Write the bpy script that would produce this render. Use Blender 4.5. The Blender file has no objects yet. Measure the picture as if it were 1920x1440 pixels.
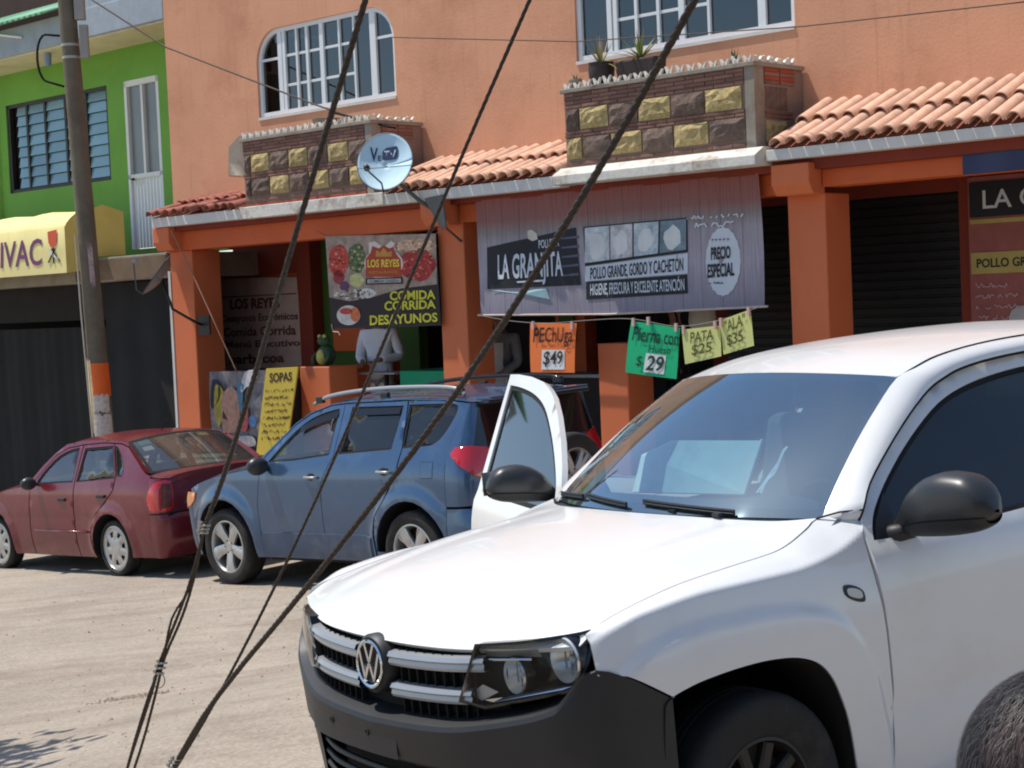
import bpy, bmesh, math, random
import numpy as np
from mathutils import Vector, Matrix, geometry
random.seed(7)
rng = random.Random(11)
sc = bpy.context.scene
# ---------------------------------------------------------------- camera
F_PX, PITCH, ROLL, CAM_H = 3244.42, 0.04982037, 0.043276372, 2.15803
cam_d = bpy.data.cameras.new('camera'); cam = bpy.data.objects.new('camera', cam_d)
sc.collection.objects.link(cam); sc.camera = cam
cam_d.sensor_width = 36.0; cam_d.lens = F_PX/1920*36.0; cam_d.clip_start = 0.1; cam_d.clip_end = 500
_R0 = Vector((1, 0, 0)); _U0 = Vector((0, math.sin(PITCH), math.cos(PITCH))); _F0 = Vector((0, math.cos(PITCH), -math.sin(PITCH)))
_c, _s = math.cos(ROLL), math.sin(ROLL)
_r = _R0*_c - _U0*_s; _u = _R0*_s + _U0*_c
cam.matrix_world = Matrix(((_r.x, _u.x, -_F0.x, 0), (_r.y, _u.y, -_F0.y, 0), (_r.z, _u.z, -_F0.z, CAM_H), (0, 0, 0, 1)))
cam_d.dof.use_dof = False
sc.render.resolution_x = 1024; sc.render.resolution_y = 768
# ---------------------------------------------------------------- sky and sun
SUN = Vector((-0.44, 0.17, 1.0)).normalized()
SUN_EL = math.asin(SUN.z); SUN_AZ = math.atan2(SUN.x, SUN.y)
w = bpy.data.worlds.new('World'); sc.world = w; w.use_nodes = True
nt = w.node_tree; bg = nt.nodes['Background']
sky = nt.nodes.new('ShaderNodeTexSky'); sky.sky_type = 'NISHITA'; sky.sun_disc = False
sky.sun_elevation = SUN_EL; sky.sun_rotation = SUN_AZ; sky.dust_density = .4; sky.air_density = 1.0; sky.ozone_density = 2.0
nt.links.new(sky.outputs[0], bg.inputs[0]); bg.inputs[1].default_value = 0.125
sd = bpy.data.lights.new('sun', 'SUN'); sd.energy = 4.0; sd.angle = math.radians(0.53); sd.color = (1.0, 0.955, 0.88)
so = bpy.data.objects.new('sun', sd); sc.collection.objects.link(so)
so.rotation_euler = SUN.to_track_quat('Z', 'Y').to_euler()
vs = sc.view_settings; vs.view_transform = 'Standard'; vs.look = 'None'; vs.exposure = 0.32; vs.gamma = 1.0; vs.use_curve_mapping = False
sc.cycles.filter_width = 2.0
# ---------------------------------------------------------------- survey helpers (pixel of the 1920x1440 photo -> point in the place)
FA = 0.76190806
UX = Vector((math.cos(FA), -math.sin(FA), 0)); MT = Vector((math.sin(FA), math.cos(FA), 0)); CAMP = Vector((0, 0, CAM_H))
def ray(px, py):
    u2 = px-960; v2 = 720-py
    u = _c*u2+_s*v2; v = -_s*u2+_c*v2
    return (_F0*F_PX + _U0*v + _R0*u)/F_PX
def onT(px, py, t):
    d = ray(px, py); k = (t-CAMP.dot(MT))/d.dot(MT); P = CAMP+d*k
    return (P.dot(UX), t, P.z)
def at(px, py, depth): return CAMP+ray(px, py)*depth
def W(s, t, z): return UX*s + MT*t + Vector((0, 0, z))
GX, GY = 0.05027028, -0.01914015
# ---------------------------------------------------------------- scene helpers
COL = sc.collection
def tag(o, label=None, cat=None, group=None, kind=None):
    if label: o['label'] = label
    if cat: o['category'] = cat
    if group: o['group'] = group
    if kind: o['kind'] = kind
    return o
def empty(name, label, cat, loc, rz=0, group=None, mat4=None):
    o = bpy.data.objects.new(name, None); COL.objects.link(o); o.empty_display_size = .2
    if mat4 is not None: o.matrix_world = mat4
    else:
        o.location = loc; o.rotation_euler = (0, 0, rz)
    return tag(o, label, cat, group)
ORG = {}
def fthing(name, label, cat, s, t, z, group=None):
    o = empty(name, label, cat, W(s, t, z), -FA, group); ORG[o.name] = (s, t, z); return o
class MB:
    def __init__(self): self.v = []; self.f = []; self.m = []; self.uv = None
    def add(self, vs_, fs_, mi=0):
        n = len(self.v); self.v += [tuple(p) for p in vs_]
        for f in fs_: self.f.append([i+n for i in f]); self.m.append(mi)
        return self
    def box(self, x0, x1, y0, y1, z0, z1, mi=0):
        vs_ = [(x, y, z) for x in (x0, x1) for y in (y0, y1) for z in (z0, z1)]
        return self.add(vs_, [(0, 1, 3, 2), (4, 6, 7, 5), (0, 4, 5, 1), (2, 3, 7, 6), (0, 2, 6, 4), (1, 5, 7, 3)], mi)
    def quad(self, a, b, c, d, mi=0): return self.add([a, b, c, d], [(0, 1, 2, 3)], mi)
    def poly(self, pts, mi=0): return self.add(pts, [tuple(range(len(pts)))], mi)
    def prism(self, pts, vec, mi=0):
        n = len(pts); q = [tuple(Vector(p)+Vector(vec)) for p in pts]
        return self.add(list(pts)+q, [tuple(range(n)), tuple(range(2*n-1, n-1, -1))]+[(i, i+n, (i+1) % n+n, (i+1) % n) for i in range(n)], mi)
    def grid(self, fn, us, vs_, mi=0):
        P = [fn(u, v) for u in us for v in vs_]; nv = len(vs_)
        return self.add(P, [(i*nv+j, i*nv+j+1, (i+1)*nv+j+1, (i+1)*nv+j) for i in range(len(us)-1) for j in range(nv-1)], mi)
    def tube(self, pts, r, n=8, mi=0, caps=True):
        pts = [Vector(p) for p in pts]; R = r if isinstance(r, (list, tuple)) else [r]*len(pts)
        prev = None; rings = []
        for i, p in enumerate(pts):
            t = (pts[min(i+1, len(pts)-1)]-pts[max(i-1, 0)]).normalized()
            if prev is None:
                a = Vector((0, 0, 1)) if abs(t.z) < .9 else Vector((1, 0, 0)); prev = t.cross(a).normalized()
            prev = (prev - t*prev.dot(t)).normalized(); b = t.cross(prev)
            rings.append([tuple(p+(prev*math.cos(k*2*math.pi/n)+b*math.sin(k*2*math.pi/n))*R[i]) for k in range(n)])
        vs_ = [q for rg in rings for q in rg]; fs = []
        for i in range(len(pts)-1):
            for k in range(n): fs.append((i*n+k, i*n+(k+1) % n, (i+1)*n+(k+1) % n, (i+1)*n+k))
        if caps: fs.append(tuple(range(n-1, -1, -1))); fs.append(tuple((len(pts)-1)*n+k for k in range(n)))
        return self.add(vs_, fs, mi)
    def lathe(self, prof, M, n=24, mi=0):
        """prof: (radius, axial) pairs about local z of matrix M"""
        vs_ = [tuple(M @ Vector((r*math.cos(k*2*math.pi/n), r*math.sin(k*2*math.pi/n), h))) for r, h in prof for k in range(n)]
        return self.add(vs_, [(i*n+k, i*n+(k+1) % n, (i+1)*n+(k+1) % n, (i+1)*n+k) for i in range(len(prof)-1) for k in range(n)], mi)
    def ball(self, c, r, nu=12, nv=8, mi=0):
        rx, ry, rz = r if isinstance(r, tuple) else (r, r, r)
        return self.grid(lambda u, v: (c[0]+rx*math.cos(u)*math.sin(v), c[1]+ry*math.sin(u)*math.sin(v), c[2]+rz*math.cos(v)),
                         [i*2*math.pi/nu for i in range(nu+1)], [.001+j*(math.pi-.002)/nv for j in range(nv+1)], mi)
    def build(self, name, mats, parent=None, smooth=False, bevel=0, label=None, auto=None, weld=False):
        org = ORG.get(parent.name, (0, 0, 0)) if parent else (0, 0, 0)
        me = bpy.data.meshes.new(name)
        me.from_pydata([(p[0]-org[0], p[1]-org[1], p[2]-org[2]) for p in self.v], [], self.f)
        if not isinstance(mats, (list, tuple)): mats = [mats]
        for m in mats: me.materials.append(m)
        if len(mats) > 1: me.polygons.foreach_set('material_index', self.m)
        bm = bmesh.new(); bm.from_mesh(me)
        if weld: bmesh.ops.remove_doubles(bm, verts=bm.verts, dist=1e-4)
        bmesh.ops.recalc_face_normals(bm, faces=bm.faces); bm.to_mesh(me); bm.free()
        if smooth: me.polygons.foreach_set('use_smooth', [True]*len(me.polygons))
        if auto: me.set_sharp_from_angle(angle=math.radians(auto))
        me.update()
        o = bpy.data.objects.new(name, me); COL.objects.link(o)
        if parent: o.parent = parent; ORG[o.name] = org
        if bevel:
            b = o.modifiers.new('bevel', 'BEVEL'); b.width = bevel; b.segments = 2; b.limit_method = 'ANGLE'; b.harden_normals = False
        if label: o['label'] = label
        return o
def bx(name, mats, parent, x0, x1, y0, y1, z0, z1, bevel=0, label=None):
    return MB().box(x0, x1, y0, y1, z0, z1).build(name, mats, parent, bevel=bevel, label=label)
def copy_tree(o, parent=None):
    c = o.copy(); COL.objects.link(c); c.parent = parent
    if o.name in ORG: ORG[c.name] = ORG[o.name]
    for ch in list(o.children): copy_tree(ch, c)
    return c
# ---------------------------------------------------------------- materials
def srgb(r, g, b, sat=.97):
    l_ = .3*r+.59*g+.11*b; r, g, b = (l_+(c-l_)*sat for c in (r, g, b))
    f = lambda c: (c/255/12.92) if c <= 10 else ((c/255+.055)/1.055)**2.4
    return (f(r), f(g), f(b), 1)
_M = {}
def mat(name, col, rough=.8, metal=0, var=.12, scale=4, bump=0, bscale=60, spec=.5, coat=0, dirt=None, dscale=1.5, damt=.5, rand=0, streak=None, glow=0, trans=0):
    """Principled with noise-varied colour, optional dirt patches, streaks, fine relief"""
    if name in _M: return _M[name]
    m = bpy.data.materials.new(name); m.use_nodes = True; nt = m.node_tree; N = nt.nodes; Lk = nt.links
    p = N['Principled BSDF']; p.inputs['Roughness'].default_value = rough; p.inputs['Metallic'].default_value = metal
    p.inputs['Specular IOR Level'].default_value = spec
    if coat: p.inputs['Coat Weight'].default_value = coat; p.inputs['Coat Roughness'].default_value = .04
    if trans: p.inputs['Subsurface Weight'].default_value = 0
    tc = N.new('ShaderNodeTexCoord'); cur = None
    if len(col) == 3: col = (*col, 1)
    def mix(a, b, fac, kind='MIX'):
        x = N.new('ShaderNodeMix'); x.data_type = 'RGBA'; x.blend_type = kind
        for sock, val in ((x.inputs[6], a), (x.inputs[7], b), (x.inputs[0], fac)):
            if hasattr(val, 'links'): Lk.new(val, sock)
            else: sock.default_value = val
        return x.outputs[2]
    def noise(sc_, det=5, rough_=.6, vec=None):
        n = N.new('ShaderNodeTexNoise'); n.inputs['Scale'].default_value = sc_; n.inputs['Detail'].default_value = det; n.inputs['Roughness'].default_value = rough_
        Lk.new(vec or tc.outputs['Object'], n.inputs['Vector']); return n.outputs['Fac']
    def ramp(fac, a, b):
        r = N.new('ShaderNodeMapRange'); r.inputs[1].default_value = a; r.inputs[2].default_value = b; r.clamp = True
        Lk.new(fac, r.inputs[0]); return r.outputs[0]
    if var:
        lo = (col[0]*(1-var), col[1]*(1-var), col[2]*(1-var), 1); hi = (min(1, col[0]*(1+var)), min(1, col[1]*(1+var)), min(1, col[2]*(1+var)), 1)
        cur = mix(lo, hi, ramp(noise(scale), .3, .7))
    else: cur = col
    if dirt is not None:
        cur = mix(cur, (*dirt[:3], 1), ramp(noise(dscale, 8, .7), .5, .5+.3/max(damt, .01)*.5))
    if streak is not None:
        mp = N.new('ShaderNodeMapping'); mp.inputs['Scale'].default_value = (9, 9, .35); Lk.new(tc.outputs['Object'], mp.inputs[0])
        cur = mix(cur, (*streak[:3], 1), ramp(noise(1.6, 6, .7, mp.outputs[0]), .55, .95))
    if rand:
        oi = N.new('ShaderNodeObjectInfo'); mr = N.new('ShaderNodeMapRange'); mr.inputs[3].default_value = 1-rand; mr.inputs[4].default_value = 1+rand
        Lk.new(oi.outputs['Random'], mr.inputs[0])
        vm = N.new('ShaderNodeVectorMath'); vm.operation = 'SCALE'
        if hasattr(cur, 'links'): Lk.new(cur, vm.inputs[0])
        else: vm.inputs[0].default_value = cur[:3]
        Lk.new(mr.outputs[0], vm.inputs['Scale']); cur = vm.outputs[0]
    if hasattr(cur, 'links'): Lk.new(cur, p.inputs['Base Color'])
    else: p.inputs['Base Color'].default_value = cur
    if bump:
        b = N.new('ShaderNodeBump'); b.inputs['Strength'].default_value = 1; b.inputs['Distance'].default_value = bump
        Lk.new(noise(bscale, 6, .65), b.inputs['Height']); Lk.new(b.outputs[0], p.inputs['Normal'])
    _M[name] = m; return m
def glass(name, tint=(.6, .7, .7), refl=.10, rough=.02, dust=.0, ior=1.5, gcol=(1, 1, 1)):
    if name in _M: return _M[name]
    m = bpy.data.materials.new(name); m.use_nodes = True; nt = m.node_tree; N = nt.nodes; Lk = nt.links
    N.remove(N['Principled BSDF']); out = N['Material Output']
    tr = N.new('ShaderNodeBsdfTransparent'); tr.inputs[0].default_value = (*tint, 1)
    gl = N.new('ShaderNodeBsdfGlossy'); gl.inputs['Roughness'].default_value = rough; gl.inputs[0].default_value = (*gcol, 1)
    fr = N.new('ShaderNodeFresnel'); ge = N.new('ShaderNodeNewGeometry'); mi_ = N.new('ShaderNodeMapRange'); mi_.inputs[3].default_value = ior; mi_.inputs[4].default_value = 1/ior; Lk.new(ge.outputs['Backfacing'], mi_.inputs[0]); Lk.new(mi_.outputs[0], fr.inputs[0])
    ad = N.new('ShaderNodeMath'); ad.operation = 'ADD'; ad.use_clamp = True; ad.inputs[1].default_value = refl
    Lk.new(fr.outputs[0], ad.inputs[0])
    mx = N.new('ShaderNodeMixShader'); Lk.new(ad.outputs[0], mx.inputs[0]); Lk.new(tr.outputs[0], mx.inputs[1]); Lk.new(gl.outputs[0], mx.inputs[2])
    last = mx
    if dust:
        df = N.new('ShaderNodeBsdfDiffuse'); df.inputs[0].default_value = (.5, .5, .47, 1)
        tc = N.new('ShaderNodeTexCoord'); no = N.new('ShaderNodeTexNoise'); no.inputs['Scale'].default_value = 2.5; no.inputs['Detail'].default_value = 6
        Lk.new(tc.outputs['Object'], no.inputs['Vector'])
        mr = N.new('ShaderNodeMapRange'); mr.inputs[1].default_value = .35; mr.inputs[2].default_value = .75; mr.inputs[3].default_value = dust*.4; mr.inputs[4].default_value = dust
        Lk.new(no.outputs[0], mr.inputs[0]); m2 = N.new('ShaderNodeMixShader'); Lk.new(mr.outputs[0], m2.inputs[0]); Lk.new(mx.outputs[0], m2.inputs[1]); Lk.new(df.outputs[0], m2.inputs[2]); last = m2
    Lk.new(last.outputs[0], out.inputs[0]); _M[name] = m; return m
# ---------------------------------------------------------------- lettering
def letters(txt, bold=0.0, align='CENTER', shear=0):
    cu = bpy.data.curves.new('lettering', 'FONT'); cu.body = txt; cu.size = 1; cu.offset = bold; cu.align_x = align; cu.resolution_u = 3; cu.shear = shear; cu.space_line = .85
    o = bpy.data.objects.new('lettering_tmp', cu); COL.objects.link(o)
    dg = bpy.context.evaluated_depsgraph_get(); me = bpy.data.meshes.new_from_object(o.evaluated_get(dg))
    vs_ = [(v.co.x, v.co.y) for v in me.vertices]; fs = [tuple(p.vertices) for p in me.polygons]
    bpy.data.objects.remove(o); bpy.data.curves.remove(cu); bpy.data.meshes.remove(me)
    xs = [v[0] for v in vs_] or [0, 1]; ys = [v[1] for v in vs_] or [0, 1]
    x0, x1, y0, y1 = min(xs), max(xs), min(ys), max(ys)
    if txt.upper() == txt and any(c.isalpha() for c in txt): y0, y1 = 0, .729*.96
    return [((x-x0)/max(1e-6, x1-x0), (y-y0)/max(1e-6, y1-y0)) for x, y in vs_], fs
def text_on(parent, txt, m, fn, x0, x1, y0, y1, bold=.01, shear=0, rot=0, skew=0, name='lettering', label=None):
    """print txt in the rectangle x0..x1, y0..y1 of the 2-D surface fn(x, y) -> 3-D"""
    v, f = letters(txt, bold, shear=shear); mb = MB(); P = []
    cx, cy = (x0+x1)/2, (y0+y1)/2
    for a, b in v:
        x = x0+a*(x1-x0); y = y0+b*(y1-y0)+skew*(a-.5)
        if rot: dx, dy = x-cx, y-cy; x = cx+dx*math.cos(rot)-dy*math.sin(rot); y = cy+dx*math.sin(rot)+dy*math.cos(rot)
        P.append(fn(x, y))
    mb.add(P, f); return mb.build(name, m, parent, label=label)
def scrawl(parent, m, fn, x0, x1, y, h, seed, wd=.006, name='lettering'):
    """illegible handwriting: a wavy pen line"""
    r = random.Random(seed); pts = []; x = x0
    while x < x1:
        if r.random() < .12: x += h*.5
        pts.append((x, y+r.uniform(-.5, .5)*h)); x += h*r.uniform(.18, .34)
    mb = MB()
    for (a, b), (c, d) in zip(pts, pts[1:]):
        if c-a > h*.45: continue
        L_ = math.hypot(c-a, d-b); nx, ny = -(d-b)/L_*wd/2, (c-a)/L_*wd/2
        mb.quad(fn(a+nx, b+ny), fn(c+nx, d+ny), fn(c-nx, d-ny), fn(a-nx, b-ny))
    return tag(mb.build(name, m, parent), kind='stuff')
# ---------------------------------------------------------------- curved panels cut from a parametric surface
def lerp(a, b, t): return a+(b-a)*t
def interp(x, pts):
    if x <= pts[0][0]: return pts[0][1]
    for (a, b), (c, d) in zip(pts, pts[1:]):
        if x <= c: return b+(d-b)*(x-a)/(c-a)
    return pts[-1][1]
def sinterp(x, pts):
    """smooth (monotone cubic) interpolation"""
    n = len(pts)
    if x <= pts[0][0]: return pts[0][1]
    if x >= pts[-1][0]: return pts[-1][1]
    sl = [(pts[i+1][1]-pts[i][1])/(pts[i+1][0]-pts[i][0]) for i in range(n-1)]
    m = [sl[0]]+[(0 if sl[i-1]*sl[i] <= 0 else 2*sl[i-1]*sl[i]/(sl[i-1]+sl[i])) for i in range(1, n-1)]+[sl[-1]]
    for i in range(n-1):
        if x <= pts[i+1][0]:
            h = pts[i+1][0]-pts[i][0]; t = (x-pts[i][0])/h
            return pts[i][1]*(2*t**3-3*t*t+1)+h*m[i]*(t**3-2*t*t+t)+pts[i+1][1]*(-2*t**3+3*t*t)+h*m[i+1]*(t**3-t*t)
def smooth01(a, b, x):
    t = max(0, min(1, (x-a)/(b-a))); return t*t*(3-2*t)
def resample(poly, ds):
    out = []
    n = len(poly)
    for i in range(n):
        a = poly[i]; b = poly[(i+1) % n]; L_ = math.hypot(b[0]-a[0], b[1]-a[1]); k = max(1, int(round(L_/ds)))
        for j in range(k): out.append((a[0]+(b[0]-a[0])*j/k, a[1]+(b[1]-a[1])*j/k))
    return out
def catmull(pts, n=6, closed=False):
    out = []; N_ = len(pts); rngi = range(N_ if closed else N_-1)
    for i in rngi:
        p0 = pts[(i-1) % N_] if (closed or i > 0) else pts[i]; p1 = pts[i]; p2 = pts[(i+1) % N_]; p3 = pts[(i+2) % N_] if (closed or i+2 < N_) else p2
        for j in range(n):
            t = j/n
            out.append(tuple(.5*((2*b)+(-a+c)*t+(2*a-5*b+4*c-d)*t*t+(-a+3*b-3*c+d)*t**3) for a, b, c, d in zip(p0, p1, p2, p3)))
    if not closed: out.append(tuple(pts[-1]))
    return out
def area2(p): return sum(p[i][0]*p[(i+1) % len(p)][1]-p[(i+1) % len(p)][0]*p[i][1] for i in range(len(p)))/2
def inset_poly(p, d):
    if not d: return list(p)
    if area2(p) < 0: p = p[::-1]
    out = []; n = len(p)
    for i in range(n):
        a, b, c = p[i-1], p[i], p[(i+1) % n]
        e1 = (b[0]-a[0], b[1]-a[1]); e2 = (c[0]-b[0], c[1]-b[1]); l1 = math.hypot(*e1) or 1; l2 = math.hypot(*e2) or 1
        n1 = (-e1[1]/l1, e1[0]/l1); n2 = (-e2[1]/l2, e2[0]/l2); m_ = (n1[0]+n2[0], n1[1]+n2[1]); ml = math.hypot(*m_) or 1
        m_ = (m_[0]/ml, m_[1]/ml); k = d/max(.4, m_[0]*n1[0]+m_[1]*n1[1])
        out.append((b[0]+m_[0]*k, b[1]+m_[1]*k))
    return out
def inside(poly, x, y):
    c = False; j = len(poly)-1
    for i in range(len(poly)):
        xi, yi = poly[i]; xj, yj = poly[j]
        if (yi > y) != (yj > y) and x < (xj-xi)*(y-yi)/(yj-yi)+xi: c = not c
        j = i
    return c
def panel(name, m, parent, outline, lift, holes=(), ds=.045, lip=.014, inset=0, off=0, label=None, sub=None, mirror=False, post=None):
    """a sheet cut to `outline` (2-D) with `holes`, bent by lift(a, b); its edges are folded back by `lip`"""
    rings = [resample(inset_poly(outline, inset), ds)]+[resample(inset_poly(h if area2(h) > 0 else h[::-1], -inset if inset else 0), ds) for h in holes]
    V = []; E = []
    for r in rings:
        n0 = len(V); V += r; E += [(n0+i, n0+(i+1) % len(r)) for i in range(len(r))]
    xs = [p[0] for p in rings[0]]; ys = [p[1] for p in rings[0]]
    A = np.array([p for r in rings for p in r])
    x = min(xs)+ds/2; k = 0
    while x < max(xs):
        y = min(ys)+ds/2+(ds/2 if k % 2 else 0)
        while y < max(ys):
            if inside(rings[0], x, y) and not any(inside(h, x, y) for h in rings[1:]) and ((A[:, 0]-x)**2+(A[:, 1]-y)**2).min() > (.55*ds)**2: V.append((x, y))
            y += ds
        x += ds*.87; k += 1
    vo, eo, fo, ov, oe, of = geometry.delaunay_2d_cdt([Vector(p) for p in V], E, [], 0, 1e-6)
    F_ = []
    for f in fo:
        cx = sum(vo[i].x for i in f)/3; cy = sum(vo[i].y for i in f)/3
        if inside(rings[0], cx, cy) and not any(inside(h, cx, cy) for h in rings[1:]): F_.append(tuple(f))
    def nrm(a, b):
        e = .004; p = Vector(lift(a, b)); q = Vector(lift(a+e, b))-p; r = Vector(lift(a, b+e))-p
        n = q.cross(r); return n.normalized() if n.length > 1e-12 else Vector((0, 1, 0))
    ref = None
    P3 = []; NN = []
    for v in vo:
        n = nrm(v.x, v.y); p = Vector(lift(v.x, v.y)); P3.append(p); NN.append(n)
    # outward side: away from car centre line
    cen = sum(P3, Vector())/len(P3); nm = sum(NN, Vector())
    sgn = 1
    tst = OUT[0](cen) if OUT[0] else cen
    if nm.dot(tst) < 0: sgn = -1
    P3 = [p+n*sgn*off for p, n in zip(P3, NN)]
    mb = MB(); mb.v = [tuple(p) for p in P3]; mb.f = [list(f) for f in F_]; mb.m = [0]*len(F_)
    if lip:
        from collections import Counter
        ec = Counter()
        for f in F_:
            for i in range(3): ec[tuple(sorted((f[i], f[(i+1) % 3])))] += 1
        idx = {}
        def inner(i):
            if i not in idx:
                idx[i] = (len(mb.v), len(mb.v)+1); mb.v.append(tuple(P3[i])); mb.v.append(tuple(P3[i]-NN[i]*sgn*lip))
            return idx[i]
        for f in F_:
            for i in range(3):
                a, b = f[i], f[(i+1) % 3]
                if ec[tuple(sorted((a, b)))] == 1:
                    ia = inner(a); ib = inner(b); mb.f.append([ib[0], ia[0], ia[1], ib[1]]); mb.m.append(0)
    if mirror: mb.v = [(a, -b, c) for a, b, c in mb.v]
    if post: mb.v = [tuple(post(Vector(p))) for p in mb.v]
    me = bpy.data.meshes.new(name); org = ORG.get(parent.name, (0, 0, 0))
    me.from_pydata([(p[0]-org[0], p[1]-org[1], p[2]-org[2]) for p in mb.v], [], mb.f); me.materials.append(m)
    bm = bmesh.new(); bm.from_mesh(me); bmesh.ops.recalc_face_normals(bm, faces=bm.faces)
    bm.to_mesh(me); bm.free()
    # make sure the big sheet faces outward
    me.polygons.foreach_set('use_smooth', [True]*len(me.polygons)); me.update()
    o = bpy.data.objects.new(name, me); COL.objects.link(o); o.parent = parent
    if parent.name in ORG: ORG[o.name] = org
    if label: o['label'] = label
    return o
OUT = [None]
# ---------------------------------------------------------------- materials of the place
ORANGE_WALL = mat('peach_stucco', srgb(216, 154, 118), .9, var=.07, scale=1.2, bump=.0035, bscale=30, streak=srgb(172, 116, 90), dirt=srgb(196, 134, 102), dscale=.7, damt=.8)
ORANGE = mat('orange_paint', srgb(205, 92, 38), .7, var=.07, scale=1.5, bump=.0015, bscale=60, dirt=srgb(170, 76, 34), dscale=1.2, damt=.35)
ORANGE_L = mat('faded_orange_paint', srgb(214, 112, 64), .7, var=.06, scale=1.5, bump=.0015, bscale=60, dirt=srgb(180, 90, 52), dscale=1.5, damt=.3)
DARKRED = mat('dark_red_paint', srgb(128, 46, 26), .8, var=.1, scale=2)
GREEN = mat('lime_paint', srgb(112, 170, 66), .8, var=.06, scale=1, bump=.002, bscale=50, dirt=srgb(84, 136, 40), dscale=.9, damt=.3)
DKGREEN = mat('dark_green_paint', srgb(58, 92, 24), .8, var=.1)
WHITEP = mat('white_fascia', srgb(212, 209, 202), .7, var=.05, bump=.002, bscale=40, dirt=srgb(170, 168, 158), dscale=2.5, damt=.4)
WORN = mat('flaking_white_plaster', srgb(214, 210, 198), .85, var=.08, bump=.006, bscale=25, dirt=srgb(140, 112, 88), dscale=3.2, damt=.75, streak=srgb(120, 108, 96))
CONC = mat('grey_concrete', srgb(150, 140, 126), .9, var=.12, bump=.004, bscale=30, dirt=srgb(112, 92, 74), dscale=1.8, damt=.6)
MORTAR = mat('mortar', srgb(140, 118, 104), .95, var=.12, bump=.006, bscale=45)
BRICK = mat('thin_brick', srgb(136, 98, 84), .9, var=.15, scale=9, bump=.004, bscale=60, rand=.22)
BRICKR = mat('red_brick', srgb(158, 72, 50), .9, var=.12, scale=9, bump=.003, bscale=60, rand=.12)
STONE_Y = mat('yellow_quarry_stone', srgb(180, 158, 106), .9, var=.28, scale=26, bump=.012, bscale=42, dirt=srgb(144, 120, 72), dscale=16, damt=.7, rand=.12)
STONE_D = mat('brown_quarry_stone', srgb(112, 92, 80), .95, var=.3, scale=24, bump=.010, bscale=42, dirt=srgb(82, 66, 58), dscale=14, damt=.6, rand=.2)
TILE = mat('clay_tile', srgb(216, 172, 144), .85, var=.12, scale=7, bump=.002, bscale=50, rand=.12, dirt=srgb(168, 108, 84), dscale=5, damt=.3)
TILE_OLD = mat('old_clay_tile', srgb(166, 100, 82), .9, var=.18, scale=7, bump=.003, bscale=50, rand=.2, dirt=srgb(90, 50, 42), dscale=5, damt=.5)
TILE_D = mat('tile_bed', srgb(140, 82, 62), .9, var=.2, scale=6)
FRAMEW = mat('white_window_frame', srgb(222, 226, 226), .45, var=.03)
WGLASS = glass('window_glass', (.36, .42, .45), .04, .02)
CURT = mat('curtain', srgb(150, 138, 122), .9, var=.1, scale=6)
CURT_D = mat('dark_curtain', srgb(70, 76, 80), .9, var=.2, scale=3)
BLACK = mat('black_shutter', srgb(17, 17, 19), .5, var=.2, scale=3)
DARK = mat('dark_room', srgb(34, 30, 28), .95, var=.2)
METAL = mat('grey_metal', srgb(120, 122, 122), .45, metal=.7, var=.1)
METALD = mat('dark_metal', srgb(52, 50, 48), .5, metal=.4, var=.15)
ROAD = mat('dusty_asphalt', srgb(158, 146, 131), .95, var=.12, scale=.7, bump=.010, bscale=18, dirt=srgb(140, 127, 114), dscale=.9, damt=.7)
PAVE = mat('pavement_concrete', srgb(168, 158, 144), .95, var=.1, scale=1.1, bump=.004, bscale=40, dirt=srgb(132, 120, 106), dscale=1.6)
# ---------------------------------------------------------------- ground
TRK = dict(x=0.2645953906403506, y=6.4561619467220694, z=0.04167498597329668, yaw=3.7803317852003757, pi=0.04496549562223747, ro=.022)
M_TRK = Matrix.Translation((TRK['x'], TRK['y'], TRK['z'])) @ Matrix.Rotation(TRK['yaw'], 4, 'Z') @ Matrix.Rotation(TRK['pi'], 4, 'Y') @ Matrix.Rotation(TRK['ro'], 4, 'X')
_tn = M_TRK.to_3x3() @ Vector((0, 0, 1)); _tp = M_TRK @ Vector((0, 0, 0))
def zg(x, y):
    a = GX*x+GY*y; b = _tp.z-(_tn.x*(x-_tp.x)+_tn.y*(y-_tp.y))/_tn.z
    c = M_TRK @ Vector((-1.4, 0, 0)); d = math.hypot(x-c.x, y-c.y); k = 1-smooth01(3.0, 6.0, d)
    far = 1-smooth01(30, 60, math.hypot(x, y-10))
    return (a*far+(1-far)*-.4)*(1-k)+b*k
gm = MB()
xs = [-220, -120, -70, -50]+[-40+i*1.0 for i in range(36)]+[-4+i*.35 for i in range(35)]+[9+i*1.5 for i in range(20)]+[50, 80, 140, 220]
ys = [-220, -120, -60, -30]+[-18+i*1.5 for i in range(14)]+[3.2+i*.35 for i in range(48)]+[20+i*1 for i in range(25)]+[50, 80, 140, 220]
nr = random.Random(3)
from mathutils import noise as mnoise
def road_z(x, y):
    n = mnoise.noise(Vector((x*.9, y*.9, 0)))*.012+mnoise.noise(Vector((x*3.1, y*3.1, 5)))*.005
    return zg(x, y)+n-.004
gm.grid(lambda x, y: (x, y, road_z(x, y)), xs, ys)
road = gm.build('road', ROAD, smooth=True); tag(road, kind='structure')
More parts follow.
